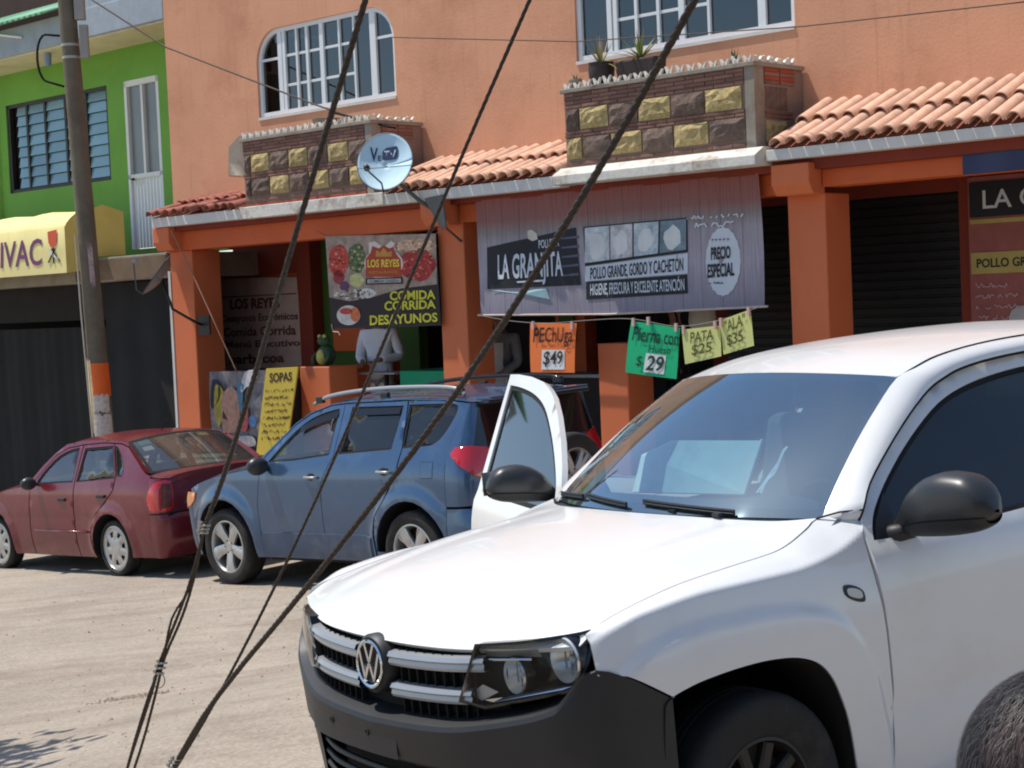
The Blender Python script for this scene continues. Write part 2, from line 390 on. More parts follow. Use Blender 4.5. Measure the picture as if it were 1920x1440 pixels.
# road relief: ruts, gravel patches and a broken pot-hole edge drawn from shape
nt = ROAD.node_tree; N = nt.nodes; Lk = nt.links; p = N['Principled BSDF']
base = p.inputs['Base Color'].links[0].from_socket
tc = N.new('ShaderNodeTexCoord'); mp = N.new('ShaderNodeMapping'); mp.inputs['Rotation'].default_value = (0, 0, .7); mp.inputs['Scale'].default_value = (.5, 2.6, 1); Lk.new(tc.outputs['Object'], mp.inputs[0])
n1 = N.new('ShaderNodeTexNoise'); n1.inputs['Scale'].default_value = 1.1; n1.inputs['Detail'].default_value = 9; n1.inputs['Roughness'].default_value = .7; Lk.new(mp.outputs[0], n1.inputs['Vector'])
r1 = N.new('ShaderNodeMapRange'); r1.inputs[1].default_value = .47; r1.inputs[2].default_value = .72; r1.inputs[4].default_value = .75; Lk.new(n1.outputs[0], r1.inputs[0])
x1 = N.new('ShaderNodeMix'); x1.data_type = 'RGBA'; x1.inputs[7].default_value = srgb(128, 112, 96); Lk.new(base, x1.inputs[6]); Lk.new(r1.outputs[0], x1.inputs[0])
vo = N.new('ShaderNodeTexVoronoi'); vo.inputs['Scale'].default_value = 55; Lk.new(tc.outputs['Object'], vo.inputs['Vector'])
r2 = N.new('ShaderNodeMapRange'); r2.inputs[1].default_value = .0; r2.inputs[2].default_value = .9; r2.inputs[3].default_value = .80; r2.inputs[4].default_value = 1.14
Lk.new(vo.outputs['Color'], r2.inputs[0]); x2 = N.new('ShaderNodeVectorMath'); x2.operation = 'SCALE'; Lk.new(x1.outputs[2], x2.inputs[0]); Lk.new(r2.outputs[0], x2.inputs['Scale'])
Lk.new(x2.outputs[0], p.inputs['Base Color'])
# loose stones and clods
POTX, POTY = -2.55, 11.1
pb = MB(); pr_ = random.Random(5)
for i in range(1500):
    x = pr_.uniform(-7, 1); y = pr_.uniform(8.3, 17); 
    if pr_.random() < .22: x, y = POTX+pr_.gauss(0, .13), POTY+pr_.gauss(0, .05)
    r = abs(pr_.gauss(0, .007))+.003; z = road_z(x, y)
    pts = [(x+r*math.cos(k*1.57+i)*pr_.uniform(.7, 1.3), y+r*math.sin(k*1.57+i)*pr_.uniform(.7, 1.3), z-.002) for k in range(4)]
    pb.add(pts+[(x, y, z+r*.8)], [(0, 1, 4), (1, 2, 4), (2, 3, 4), (3, 0, 4)])
tag(pb.build('gravel', mat('gravel_stone', srgb(158, 142, 124), .95, var=.3, scale=40)), kind='stuff')
# raised pavement along the shops
pv = MB(); Z_P = .30
pv.box(-19.1, 10, 12.35, 16.2, -1.4, Z_P-.13); pavement = pv.build('pavement', CONC); tag(pavement, kind='structure')
sj = 0
s_ = -19.1-1.3*3
pm = []
while s_ < 4:
    for (t0, t1) in ((12.30, 13.35), (13.35, 14.8), (14.8, 16.2)):
        if s_ > -19.6 and s_ < -3:
            o = bx('slab', PAVE, pavement, s_+.006, s_+1.3-.006, t0+.006, t1-.006, Z_P-.13, Z_P+rng.uniform(-.004, .004), bevel=.008)
        elif s_ > -3: pm.append((s_, t0, t1))
    s_ += 1.3
mb = MB()
for s0, t0, t1 in pm: mb.box(s0+.006, s0+1.294, t0+.006, t1-.006, Z_P-.13, Z_P)
tag(mb.build('slab', PAVE, pavement), kind='stuff')
pavement.rotation_euler = (0, 0, -FA)
# ---------------------------------------------------------------- the orange building
OB = fthing('orange_building', 'two storey peach stucco building with orange pillars, clay tile eaves and stone balconies', 'building', -12.0, 14.0, -.3)
def FAC(t): return lambda s, z: (s, t, z)
def arch_outline(s0, s1, z0, z1, r, n=9):
    o = [(s0, z0), (s1, z0)]
    o += [(s1-r+r*math.cos(a), z1-r+r*math.sin(a)) for a in [i*math.pi/2/n for i in range(n+1)]]
    o += [(s0+r-r*math.cos(a), z1-r+r*math.sin(a)) for a in [math.pi/2-i*math.pi/2/n for i in range(n+1)]]
    return o
WL = arch_outline(-17.62, -15.03, 4.59, 5.68, .42); WR = arch_outline(-12.20, -9.43, 4.63, 5.74, .42)
OUT[0] = lambda c: Vector((0, -1, 0))
panel('wall', ORANGE_WALL, OB, [(-19.57, 3.30), (-3.0, 3.30), (-3.0, 8.2), (-19.57, 8.2)], FAC(14.0), holes=[WL, WR], ds=.5, lip=.16)
bx('side_wall', ORANGE_WALL, OB, -19.57, -19.3, 14.01, 20, 3.3, 8.2)
bx('roof', CONC, OB, -19.7, -3.0, 13.9, 20, 8.2, 8.35)
bx('side_wall', ORANGE_WALL, OB, -3.25, -3.0, 14.01, 20, -.3, 8.2)
# smooth plaster band round the left window
def ring(outer, inner, t):
    n = len(outer); mb = MB(); mb.v = [(a, t, b) for a, b in outer]+[(a, t, b) for a, b in inner]+[(a, t+.05, b) for a, b in outer]
    for i in range(n):
        j = (i+1) % n; mb.f.append([i, j, j+n, i+n]); mb.m.append(0); mb.f.append([i, j, j+2*n, i+2*n]); mb.m.append(0)
    return mb
def window(outl, s0, s1, z0, z1, zt, mull, grids, label, curtains):
    def frame_ring(o_, th, t0, t1):
        i_ = inset_poly(resample(o_, .06), th); o2 = resample(o_, .06)
        if area2(o2) < 0: o2 = o2[::-1]
        m_ = MB(); n = len(o2)
        for t in (t0, t1):
            m_.v += [(a, t, b) for a, b in o2]+[(a, t, b) for a, b in i_]
        for i in range(n):
            j = (i+1) % n
            m_.f += [[i, j, j+n, i+n], [i+n, j+n, j+3*n, i+3*n]]; m_.m += [0, 0]
        return m_
    fr = frame_ring(outl, .055, 14.03, 14.10)
    for s, wd in mull: fr.box(s-wd/2, s+wd/2, 14.035, 14.095, z0+.03, z1-.02)
    o = fr.build('window', FRAMEW, OB, label=label)
    gm_ = MB()
    for (a, b, rows) in grids:
        for z in rows: gm_.box(a, b, 14.05, 14.08, z-.016, z+.016)
    gm_.build('glazing_bar', FRAMEW, o)
    edges = [s0+.04]+[m[0] for m in mull]+[s1-.04]
    for a, b in zip(edges, edges[1:]):
        if b-a < .12: continue
        bx('pane', WGLASS, o, a, b, 14.066, 14.072, z0+.04, z1-.04)
    bx('sill', WHITEP, o, s0, s1, 13.985, 14.05, z0-.035, z0+.0)
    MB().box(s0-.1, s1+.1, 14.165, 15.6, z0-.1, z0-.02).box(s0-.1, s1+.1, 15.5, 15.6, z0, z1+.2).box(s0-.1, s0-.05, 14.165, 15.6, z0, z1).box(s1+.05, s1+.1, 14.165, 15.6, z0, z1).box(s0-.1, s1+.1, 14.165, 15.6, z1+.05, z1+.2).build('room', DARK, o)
    for (a, b, m_) in curtains:
        MB().grid(lambda s, z: (s, 14.2+.025*math.sin(s*38)+.01*math.sin(s*71), z), [a+(b-a)*i/40 for i in range(41)], [z0+.02, z1-.05]).build('curtain', m_, o, smooth=True)
window(WL, -17.62, -15.03, 4.59, 5.68, 5.32, [(-17.19, .08), (-17.11, .05), (-16.86, .035), (-16.66, .045), (-16.38, .07), (-16.05, .03), (-15.78, .03), (-15.44, .1)],
       [(-17.58, -17.2, (5.31,)), (-17.1, -16.38, (4.95, 5.32)), (-16.38, -15.78, (4.95, 5.32)), (-15.4, -15.08, (5.31,))],
       'arched white window with curtain, panes of unequal width', [(-16.38, -15.45, CURT), (-17.6, -17.2, CURT_D), (-15.4, -15.05, CURT_D)])
window(WR, -12.20, -9.43, 4.63, 5.74, 5.35, [(-11.76, .06), (-11.68, .05), (-11.40, .035), (-11.11, .035), (-10.81, .07), (-10.47, .03), (-9.83, .09)],
       [(-12.16, -11.76, (5.36,)), (-11.66, -10.81, (5.0, 5.36)), (-10.81, -10.47, (5.0, 5.36)), (-9.8, -9.47, (5.36,))],
       'arched white window behind the flower pots', [(-10.8, -9.88, CURT), (-12.18, -11.78, CURT_D)])
# unpainted cement patch beside the left balcony
panel('cement_patch', CONC, OB, [(-18.32, 3.92), (-17.7, 3.85), (-17.7, 4.38), (-18.05, 4.40), (-18.28, 4.28)], FAC(13.996), ds=.2, lip=.0)
# canopy slab, fascias
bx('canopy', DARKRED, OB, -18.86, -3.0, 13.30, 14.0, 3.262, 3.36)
bx('fascia', WHITEP, OB, -18.89, -17.02, 13.16, 13.30, 3.262, 3.385, bevel=.006)
bx('fascia', WORN, OB, -17.02, -14.4, 13.13, 13.30, 3.255, 3.40, bevel=.008, label='flaking white fascia under the left balcony')
bx('fascia', WHITEP, OB, -14.4, -11.75, 13.15, 13.30, 3.255, 3.375, bevel=.006)
pf = MB()
pf.prism([(-11.75, 13.02, 3.27), (-11.75, 13.30, 3.27), (-11.75, 13.30, 3.44), (-11.75, 13.16, 3.44), (-11.75, 13.02, 3.36)], (2.5, 0, 0))
pf.build('fascia', WORN, OB, bevel=.006, label='bright cement ledge under the right balcony')
bx('fascia', WHITEP, OB, -9.22, -3.0, 13.15, 13.30, 3.30, 3.40, bevel=.006)
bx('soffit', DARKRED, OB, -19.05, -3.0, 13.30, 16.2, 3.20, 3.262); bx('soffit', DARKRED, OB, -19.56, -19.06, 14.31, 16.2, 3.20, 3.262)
# beams and brackets
bx('beam', ORANGE, OB, -19.02, -13.9, 13.40, 13.72, 2.955, 3.20, bevel=.008)
bx('beam', ORANGE, OB, -13.47, -9.21, 13.40, 13.72, 3.0, 3.20, bevel=.008)
bx('beam', ORANGE, OB, -8.79, -3.0, 13.40, 13.72, 3.04, 3.20, bevel=.008)
def bracket(s0, s1, z0):
    MB().prism([(s0, 13.20, 3.26), (s0, 13.20, z0+.10), (s0, 13.27, z0), (s0, 13.46, z0), (s0, 13.46, 3.26)], (s1-s0, 0, 0)).build('bracket', ORANGE_L, OB, bevel=.012)
bracket(-9.21, -8.80, 2.98); bracket(-18.95, -18.6, 2.96); bracket(-13.88, -13.5, 2.98)
# pillars
bx('pillar', ORANGE_L, OB, -18.94, -18.46, 13.45, 13.9, Z_P, 2.955, bevel=.012, label='left pillar with the dish bracket')
bx('pillar', ORANGE_L, OB, -13.88, -13.47, 13.45, 13.86, Z_P, 3.2, bevel=.012)
bx('pillar', ORANGE_L, OB, -9.21, -8.80, 13.45, 13.86, Z_P, 2.99, bevel=.012)
bx('edge_strip', WHITEP, OB, -18.99, -18.944, 13.44, 13.6, Z_P, 2.7)
bx('low_wall', ORANGE_L, OB, -16.39, -15.84, 13.45, 13.9, Z_P, 1.43, bevel=.012)
bx('low_wall', ORANGE, OB, -16.12, -15.99, 13.9, 14.75, Z_P, 1.42, bevel=.01)
bx('low_wall', ORANGE_L, OB, -11.60, -11.21, 13.45, 13.86, Z_P, 1.65, bevel=.012)
# recessed shop fronts
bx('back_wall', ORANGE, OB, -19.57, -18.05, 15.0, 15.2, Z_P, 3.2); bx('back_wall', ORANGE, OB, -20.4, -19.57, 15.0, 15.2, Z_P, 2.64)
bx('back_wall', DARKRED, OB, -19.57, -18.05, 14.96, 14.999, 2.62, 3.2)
bx('column', DARKRED, OB, -18.05, -17.78, 14.85, 15.2, Z_P, 3.2)
bx('back_wall', DKGREEN, OB, -17.78, -15.95, 15.05, 15.2, Z_P, 3.2, label='dark green shop wall')
bx('window_ledge', ORANGE, OB, -17.55, -16.9, 15.0, 15.05, 1.55, 2.35)
bx('back_wall', DARK, OB, -17.7, -11.6, 16.0, 16.2, Z_P, 3.2)
bx('side_wall', DARK, OB, -20.5, -20.4, 13.95, 16.0, Z_P, 2.64)
bx('back_wall', DARKRED, OB, -11.6, -11.1, 15.4, 15.6, Z_P, 3.2)
bx('column', ORANGE, OB, -14.02, -13.55, 15.5, 15.7, 1.2, 3.2); bx('back_wall', DKGREEN, OB, -13.93, -13.70, 15.46, 15.49, 1.6, 2.4)
bx('lintel', DARKRED, OB, -11.1, -8.27, 14.98, 15.2, 2.99, 3.2)
bx('column', DARKRED, OB, -8.26, -8.16, 14.9, 15.2, Z_P, 3.2)
bx('back_wall', ORANGE, OB, -8.16, -3.0, 15.0, 15.2, Z_P, 3.2)
def shutter(s0, s1):
    m_ = MB(); z = Z_P; k = 0
    prof = []
    while z < 2.99:
        prof += [(15.0, z), (15.0, z+.06), (15.012, z+.068), (15.012, z+.082)]; z += .09
    m_.grid(lambda s, j: (s, prof[int(j)][0], prof[int(j)][1]), [s0, s1], list(range(len(prof)))); return m_.build('roller_shutter', BLACK, OB)
shutter(-11.1, -9.5); shutter(-9.5, -8.26)
# ---------------------------------------------------------------- clay tiles
def tile_mesh(m_, L_=.40, r=.075):
    me = MB(); n = 8; rows = []
    for (y, rr) in ((0, r), (L_, r*.86)):
        rows.append([(math.cos(math.pi*k/n)*rr, y, math.sin(math.pi*k/n)*rr*.95) for k in range(n+1)])
        rows.append([(math.cos(math.pi*k/n)*(rr-.012), y, math.sin(math.pi*k/n)*(rr-.012)*.95) for k in range(n+1)])
    a, a2, b, b2 = rows; P = a+a2+b+b2; q = n+1; F_ = []
    for k in range(n):
        F_ += [(k, k+1, 2*q+k+1, 2*q+k), (q+k, q+k+1, 3*q+k+1, 3*q+k), (k, k+1, q+k+1, q+k)]
    me.add(P, F_); o = me.build('roof_tile', m_, None, smooth=True, auto=50); d = o.data; bpy.data.objects.remove(o); return d
TM, TMO = tile_mesh(TILE), tile_mesh(TILE_OLD)
def tile_roof(s0, s1, me, z_e=3.44, z_w=3.84, rows=2, t_e=13.10, t_w=13.98, jit=1.0, z_w2=None):
    base = MB().prism([(s0, t_e+.08, z_e-.03), (s0, t_w, z_e-.03), (s0, t_w, z_w-.04)], (s1-s0, 0, 0)).build('tile_roof', TILE_D, OB)
    ln = math.hypot(t_w-t_e, z_w-z_e); ang = math.atan2(z_w-z_e, t_w-t_e); pitch = .168; st = ln/rows
    n = int(round((s1-s0)/pitch)); o0 = ORG['orange_building']
    for i in range(n):
        s = s0+(i+.5)*(s1-s0)/n
        for j in range(rows):
            o = bpy.data.objects.new('roof_tile', me); COL.objects.link(o); o.parent = base
            d = st*j+rng.uniform(-.012, .012)*jit
            o.location = (s-o0[0]+rng.uniform(-.004, .004)*jit, t_e+d*math.cos(ang)-o0[1], z_e-.012+d*math.sin(ang)+.012*(j % 2)-o0[2])
            o.rotation_euler = (ang-.05+rng.uniform(-.02, .02)*jit, rng.uniform(-.03, .03)*jit, rng.uniform(-.03, .03)*jit)
            o.scale = (1, (st+.05)/.40, 1)
    return base
tile_roof(-9.16, -3.0, TM, z_w=3.86)
tile_roof(-14.40, -11.74, TM, z_w=3.78, z_e=3.42)
tile_roof(-18.92, -17.0, TMO, z_w=3.66, z_e=3.42, jit=3.0)
# ---------------------------------------------------------------- balconies of quarry stone and thin brick
def rough_block(s0, s1, z0, z1, t, depth, seed, face='front', amp=.016, nx=5, nz=4):
    r = random.Random(seed); m_ = MB(); P = []
    for i in range(nx+1):
        for j in range(nz+1):
            e = 0 if i in (0, nx) or j in (0, nz) else 1
            a = lerp(s0, s1, i/nx)+(r.uniform(-.008, .008) if e else 0); b = lerp(z0, z1, j/nz)+(r.uniform(-.006, .006) if e else 0)
            off = (depth*.45+r.uniform(0, amp*1.5)) if e else depth*.3*r.random()
            P.append((a, t-off, b) if face == 'front' else (t+off, a, b))
    F_ = [(i*(nz+1)+j, i*(nz+1)+j+1, (i+1)*(nz+1)+j+1, (i+1)*(nz+1)+j) for i in range(nx) for j in range(nz)]
    # skirt
    k = len(P); per = [(i, 0) for i in range(nx+1)]+[(nx, j) for j in range(1, nz+1)]+[(i, nz) for i in range(nx-1, -1, -1)]+[(0, j) for j in range(nz-1, 0, -1)]
    for (i, j) in per:
        p_ = P[i*(nz+1)+j]; P.append((p_[0], t+.02, p_[2]) if face == 'front' else (t-.02, p_[1], p_[2]))
    n = len(per)
    for q in range(n):
        a = per[q]; b = per[(q+1) % n]; F_.append((a[0]*(nz+1)+a[1], b[0]*(nz+1)+b[1], k+(q+1) % n, k+q))
    m_.add(P, F_); return m_
def balcony(s0, s1, label, row1, row2, seed, front=13.2):
    zt = 4.22; z0 = 3.385
    b = MB().box(s0, s1, front+.012, 13.99, z0, zt-.03).build('balcony', MORTAR, OB, label=label)
    bx('corner_post', CONC, b, s1-.10, s1+.006, front-.006, front+.14, z0, zt-.02)
    bx('coping', CONC, b, s0-.03, s1+.03, front-.03, 13.99, zt-.03, zt+.012, bevel=.006)
    k = seed*100
    def course(z, h, m_, off=0):
        nonlocal k
        s = s0+.005-off
        while s < s1-.12:
            e = min(s+.235, s1-.11); a = max(s, s0+.004)
            if e-a > .03:
                bx('brick', m_, b, a, e-.008, front-.001-rng.uniform(0, .006), front+.02, z, z+h, bevel=.003)
            s += .235
    for i in range(4): course(4.035+i*.0385, .032, BRICK, .1*(i % 2))
    for i in range(2): course(3.742+i*.034, .027, BRICK, .1*(i % 2))
    course(z0+.004, .048, BRICKR, .05)
    for zz, h, row in ((3.815, .207, row1), (3.527, .205, row2)):
        for a, c, m_ in row:
            k += 1; rough_block(a, c, zz, zz+h, front, .03, k).build('stone', m_, b)
    course(3.464, .03, BRICK, .04)
    # right hand cheek
    for i in range(4):
        for a, c in ((front+.16, front+.40), (front+.41, front+.65)):
            o = MB().box(s1-.01, s1+.012, a, c-.01, 4.035+i*.0385, 4.067+i*.0385).build('brick', BRICKR if (i % 2 and seed == 1) else BRICK, b)
    rough_block(front+.17, front+.52, 3.80, 4.01, s1, .03, k+50, 'side').build('stone', STONE_D, b)
    rough_block(front+.17, front+.50, 3.50, 3.70, s1, .03, k+51, 'side').build('stone', STONE_Y, b)
    for i in range(2): MB().box(s1-.01, s1+.012, front+.16, front+.60, 3.725+i*.035, 3.752+i*.035).build('brick', BRICK, b)
    # row of small white cement fleurons on the coping
    sp = MB(); 
    def fleuron(s, t, h, ax):
        m2 = MB()
        for sg in (-1, 1):
            for (dx, hh, w_) in ((.0, h*.45, .02), (sg*.045, h, .012)):
                p = [(-.018+dx*.2, 0), (.018+dx*.2, 0), (dx+w_*.5, hh), (dx-w_*.5, hh*.92)]
                if ax: m2.prism([(s, t+a, zt+.01+c) for a, c in p], (-.03, 0, 0))
                else: m2.prism([(s+a, t, zt+.01+c) for a, c in p], (0, .03, 0))
        return m2
    n = int((s1-s0-.1)/.13)
    for i in range(n+1): fleuron(s0+.06+i*(s1-s0-.12)/n, front-.012, .075*rng.uniform(.75, 1.1), 0).build('fleuron', mat('white_cement_fleuron', srgb(226, 222, 210), .8, var=.1), b)
    for i in range(5): fleuron(s1-.01, front+.12+i*.13, .07*rng.uniform(.7, 1.1), 1).build('fleuron', mat('white_cement_fleuron', srgb(226, 222, 210)), b)
    return b
Y, D = STONE_Y, STONE_D
def rowof(s0, widths): 
    out = []; s = s0
    for w_, m_ in widths: out.append((s+.008, s+w_-.012, m_)); s += w_
    return out
BR = balcony(-11.70, -9.36, 'right balcony of yellow and brown stone blocks, flower pots on top', rowof(-11.69, [(.19, D), (.385, Y), (.38, D), (.40, Y), (.41, D), (.43, Y)]), rowof(-11.68, [(.21, Y), (.37, D), (.40, Y), (.39, D), (.42, Y), (.43, D)]), 1)
BL = balcony(-16.97, -14.62, 'left balcony of weathered stone blocks behind the satellite dish', rowof(-16.95, [(.13, D), (.36, Y), (.36, D), (.36, Y), (.36, D), (.36, Y), (.32, D)]), rowof(-16.93, [(.10, D), (.36, D), (.37, Y), (.36, D), (.36, Y), (.36, D), (.32, Y)]), 2)
# ---------------------------------------------------------------- the green building
GB = fthing('green_building', 'lime green two storey building with grey slab eaves and a white door', 'building', -22.5, 14.0, -.6)
GW = [(-23.75, 4.07), (-21.02, 4.07), (-21.02, 5.40), (-23.75, 5.40)]; GD = [(-20.60, 3.06), (-19.78, 3.06), (-19.78, 5.40), (-20.60, 5.40)]
def back_off(o, k, t0, t1):
    """the upper front stands further back: same outline, larger and deeper in the place"""
    og = ORG[o.name]
    for v in o.data.vertices:
        s_, t, z = v.co.x+og[0], v.co.y+og[1], v.co.z+og[2]; v.co = (s_*k-og[0], t1+(t-t0)*k-og[1], CAM_H+(z-CAM_H)*k-og[2])
KB = 14.9/14
wall_g = panel('wall', GREEN, GB, [(-30, 2.95), (-18.39, 2.95), (-18.39, 5.92), (-30, 5.92)], FAC(14.0), holes=[GW, GD], ds=.5, lip=.12)
pil_g = bx('pilaster', mat('pale_green_paint', srgb(150, 196, 96), .8), GB, -24.15, -24.0, 13.93, 14.0, 2.96, 5.9)
for o in (wall_g, pil_g): back_off(o, KB, 14.0, 14.9)
SLABM = mat('grey_blue_slab', srgb(158, 168, 176), .8, var=.1, streak=srgb(104, 112, 120), bump=.003, bscale=30)
bx('roof_slab', SLABM, GB, -32, -19.585, 14.0, 15.0, 6.13, 6.54, bevel=.01)
bx('parapet', SLABM, GB, -22.0, -19.585, 14.02, 14.2, 6.54, 8.2)
bx('soffit', mat('cream_soffit', srgb(214, 206, 178), .85, dirt=srgb(160, 150, 126), dscale=2), GB, -32, -19.585, 14.05, 14.9, 6.10, 6.129)
cg = MB(); cg.grid(lambda s, t: (s, t, 6.55+(t-13.7)*.36+.02*math.sin(s*40)), [-32+i*.04 for i in range(250)], [13.7, 14.6, 15.6])
gs = cg.build('sheet_roof', mat('green_corrugated_sheet', srgb(96, 158, 122), .5, var=.2, scale=2, streak=srgb(60, 110, 84)), GB, smooth=True)
m = gs.modifiers.new('thick', 'SOLIDIFY'); m.thickness = .01
bx('upper_wall', mat('dark_red_brick', srgb(70, 44, 40), .9), GB, -32, -22.0, 15.65, 15.8, 6.2, 9.8)
# floor slab over the shop with bare edge
bx('floor_slab', CONC, GB, -30, -19.02, 13.45, 15.0, 2.62, 2.95, bevel=.01)
bx('floor_slab_edge', mat('brown_slab_edge', srgb(120, 98, 76), .9, var=.2, dirt=srgb(90, 74, 60)), GB, -21.2, -19.03, 13.44, 13.449, 2.64, 2.92)
# louvred window: frame, dark mullions and separate glass blades
LV = MB().box(-23.75, -23.68, 14.02, 14.09, 4.07, 5.40).box(-21.08, -21.02, 14.02, 14.09, 4.07, 5.40).box(-23.75, -21.02, 14.02, 14.09, 4.07, 4.12).box(-23.75, -21.02, 14.02, 14.09, 5.35, 5.40)
for s in (-23.2, -22.7, -22.15, -21.6): LV.box(s-.025, s+.025, 14.02, 14.09, 4.1, 5.37)
lvw = LV.build('window', METALD, GB, label='dark framed louvre window with bluish glass blades')
LVG = mat('louvre_glass', srgb(120, 160, 172), .12, var=.15, scale=.8, spec=.9, rand=.18)
cols = [(-23.4, -23.22), (-23.18, -22.72), (-22.68, -22.17), (-22.13, -21.62), (-21.58, -21.08)]
cols[0] = (-23.5, -23.22)
for a, c in cols:
    for k in range(8):
        z = 4.13+k*.155
        MB().prism([(a, 14.03, z), (a, 14.062, z+.150), (a, 14.070, z+.150), (a, 14.038, z)], (c-a, 0, 0)).build('pane', LVG, lvw)
bx('room', DARK, lvw, -23.8, -20.95, 14.125, 14.5, 4.0, 5.5)
dr = MB().box(-20.60, -20.54, 14.0, 14.08, 3.06, 5.40).box(-19.84, -19.78, 14.0, 14.08, 3.06, 5.40).box(-20.6, -19.78, 14.0, 14.08, 5.32, 5.40).box(-20.21, -20.16, 14.0, 14.08, 4.1, 5.33).box(-20.6, -19.78, 14.0, 14.08, 4.04, 4.10).build('door', FRAMEW, GB, label='white metal balcony door with ribbed lower panel')
for a, c in ((-20.54, -20.21), (-20.16, -19.84)): bx('pane', mat('frosted_door_glass', srgb(120, 128, 134), .25, var=.12, scale=2), dr, a, c, 14.05, 14.06, 4.1, 5.32)
for k in range(9):
    a = -20.54+k*.078; MB().prism([(a, 14.04, 3.07), (a+.04, 14.025, 3.07), (a+.075, 14.04, 3.07)], (-.0, 0, .97)).build('door_rib', FRAMEW, dr)
MB().box(-20.50, -20.46, 13.97, 14.01, 4.02, 4.05).build('handle', METALD, dr)
for o in [lvw, dr]+list(lvw.children)+list(dr.children):
    if 'moved' not in o.data: back_off(o, KB, 14.0, 14.9)
# dark shop below
DKC = mat('black_canvas', srgb(29, 28, 26), .95, var=.25, scale=1.4, streak=srgb(42, 40, 36))
bx('shop_back', DARK, GB, -30, -20.55, 15.5, 15.6, Z_P-1, 2.62)
MB().grid(lambda s, z: (s, 13.9+.012*math.sin(s*7)+.006*math.sin(s*23+z), z), [-30+i*.06 for i in range(150)], [-1.2, -.3, .6, 1.2, 2.0]).build('canvas_screen', DKC, GB, smooth=True)
bx('shop_beam', DARK, GB, -30, -19.0, 13.9, 14.0, 2.1, 2.62)
MB().grid(lambda s, z: (s, 13.7+.01*math.sin(s*9), z), [-20.9+i*.05 for i in range(38)], [-1.2, -.3, 1.2, 2.6]).build('canvas_screen', mat('black_canvas_dark', srgb(24, 23, 23), .9, var=.4, scale=2), GB, smooth=True)
bx('shop_side', DARK, GB, -19.32, -19.0, 13.9, 13.94, -1.2, 2.62)
# awning
AW = fthing('awning', 'yellow canvas shop awning with purple lettering and a red grill emblem', 'awning', -21.5, 13.0, 2.7)
YEL = mat('yellow_canvas', srgb(236, 220, 146), .75, var=.06, scale=2, streak=srgb(212, 192, 120)); YEL2 = mat('yellow_canvas_end', srgb(222, 202, 110), .75, var=.06)
lerp3 = lambda a, b, k: tuple(x+(y-x)*k+(.03*k*(1-k)*4 if i == 2 else 0) for i, (x, y) in enumerate(zip(a, b)))
def awp(s, q):  # q 0..1 bottom of valance -> top at wall
    sag = .035*abs(math.sin((s+20.65)*math.pi/1.05))
    if q < .6: return (s, 12.98, 2.76+(.62)*q/.6)
    a = (q-.6)/.4*math.pi/2; return (s, 12.98+.25*(1-math.cos(a))+.10*(a/(math.pi/2))*2.2, 3.38+.27*math.sin(a)-sag*math.sin(a))
MB().grid(awp, [-27+i*.1 for i in range(64)]+[-20.68], [0, .3, .6, .66, .72, .8, .88, 1]).build('canvas', YEL, AW, smooth=True)
MB().add([(-20.68, 12.98, 2.76), (-20.68, 13.43, 2.80), (-20.68, 13.43, 2.97), (-20.68, 13.94, 2.99), (-20.68, 13.94, 3.60), (-20.68, 13.6, 3.69)]+[awp(-20.68, q) for q in (1, .88, .8, .72, .66, .6)], [tuple(range(12))]).build('end_panel', YEL2, AW)
MB().grid(lambda s_, k: lerp3(awp(s_, 1), (s_, 13.94, 3.60), k), [-27+i*.1 for i in range(64)]+[-20.68], [0, .5, 1]).build('canvas_top', YEL, AW, smooth=True)
PURP = mat('purple_print', srgb(118, 60, 110), .7); REDP = mat('red_print', srgb(214, 84, 52), .7); BLKP = mat('black_print', srgb(28, 26, 28), .7); WHTP = mat('white_print', srgb(226, 224, 216), .7)
text_on(AW, 'CIVAC', PURP, FAC(12.972), -22.75, -21.25, 2.90, 3.26, bold=.012, shear=.12)
MB().poly([(-21.10, 12.972, 3.34), (-20.86, 12.972, 3.36), (-20.88, 12.972, 3.19), (-20.93, 12.972, 3.13), (-21.04, 12.972, 3.13), (-21.09, 12.972, 3.19)]).build('emblem', REDP, AW)
for a, c in (((-21.12, 2.92), (-20.93, 3.1)), ((-20.82, 2.92), (-21.02, 3.1)), ((-20.98, 2.90), (-20.98, 3.12))):
    MB().tube([(a[0], 12.972, a[1]), (c[0], 12.972, c[1])], .009, 5).build('emblem_leg', BLKP, AW)
MB().poly([(-21.10, 12.968, 3.10), (-20.84, 12.968, 2.97), (-20.86, 12.968, 2.94), (-21.11, 12.968, 3.05)]).build('emblem_knife', WHTP, AW)
DOOR_DEG = 70
# ================================================================ vehicles
WHITE_CAR = mat('white_car_paint', srgb(226, 226, 224), .28, var=.02, scale=3, coat=.6, dirt=srgb(212, 209, 202), dscale=2.0, damt=.35)
SEAMK = mat('black_gap', srgb(16, 16, 16), .9, var=0)
PLAST = mat('black_bumper_plastic', srgb(31, 32, 35), .5, var=.1, scale=8, bump=.0006, bscale=300, dirt=srgb(44, 43, 42), dscale=3, damt=.3)
PLASTG = mat('gloss_black_plastic', srgb(22, 22, 24), .18, var=0)
MIRK = mat('mirror_housing_black', srgb(46, 47, 49), .38, var=.06, scale=10)
SILV = mat('silver_grey_trim', srgb(166, 168, 170), .35, metal=.5, var=.05)
CHROME = mat('chrome', srgb(214, 216, 218), .12, metal=1, var=0)
RUB = mat('tyre_rubber', srgb(38, 37, 36), .85, var=.15, scale=12, bump=.001, bscale=120, dirt=srgb(74, 66, 58), dscale=6, damt=.5)
ALLOY = mat('alloy_silver', srgb(190, 190, 188), .32, metal=.65, var=.06, dirt=srgb(140, 130, 118), dscale=7, damt=.4)
WSG = glass('windscreen_glass', (.50, .70, .78), .34, .02, dust=.05, gcol=(.68, .88, .96))
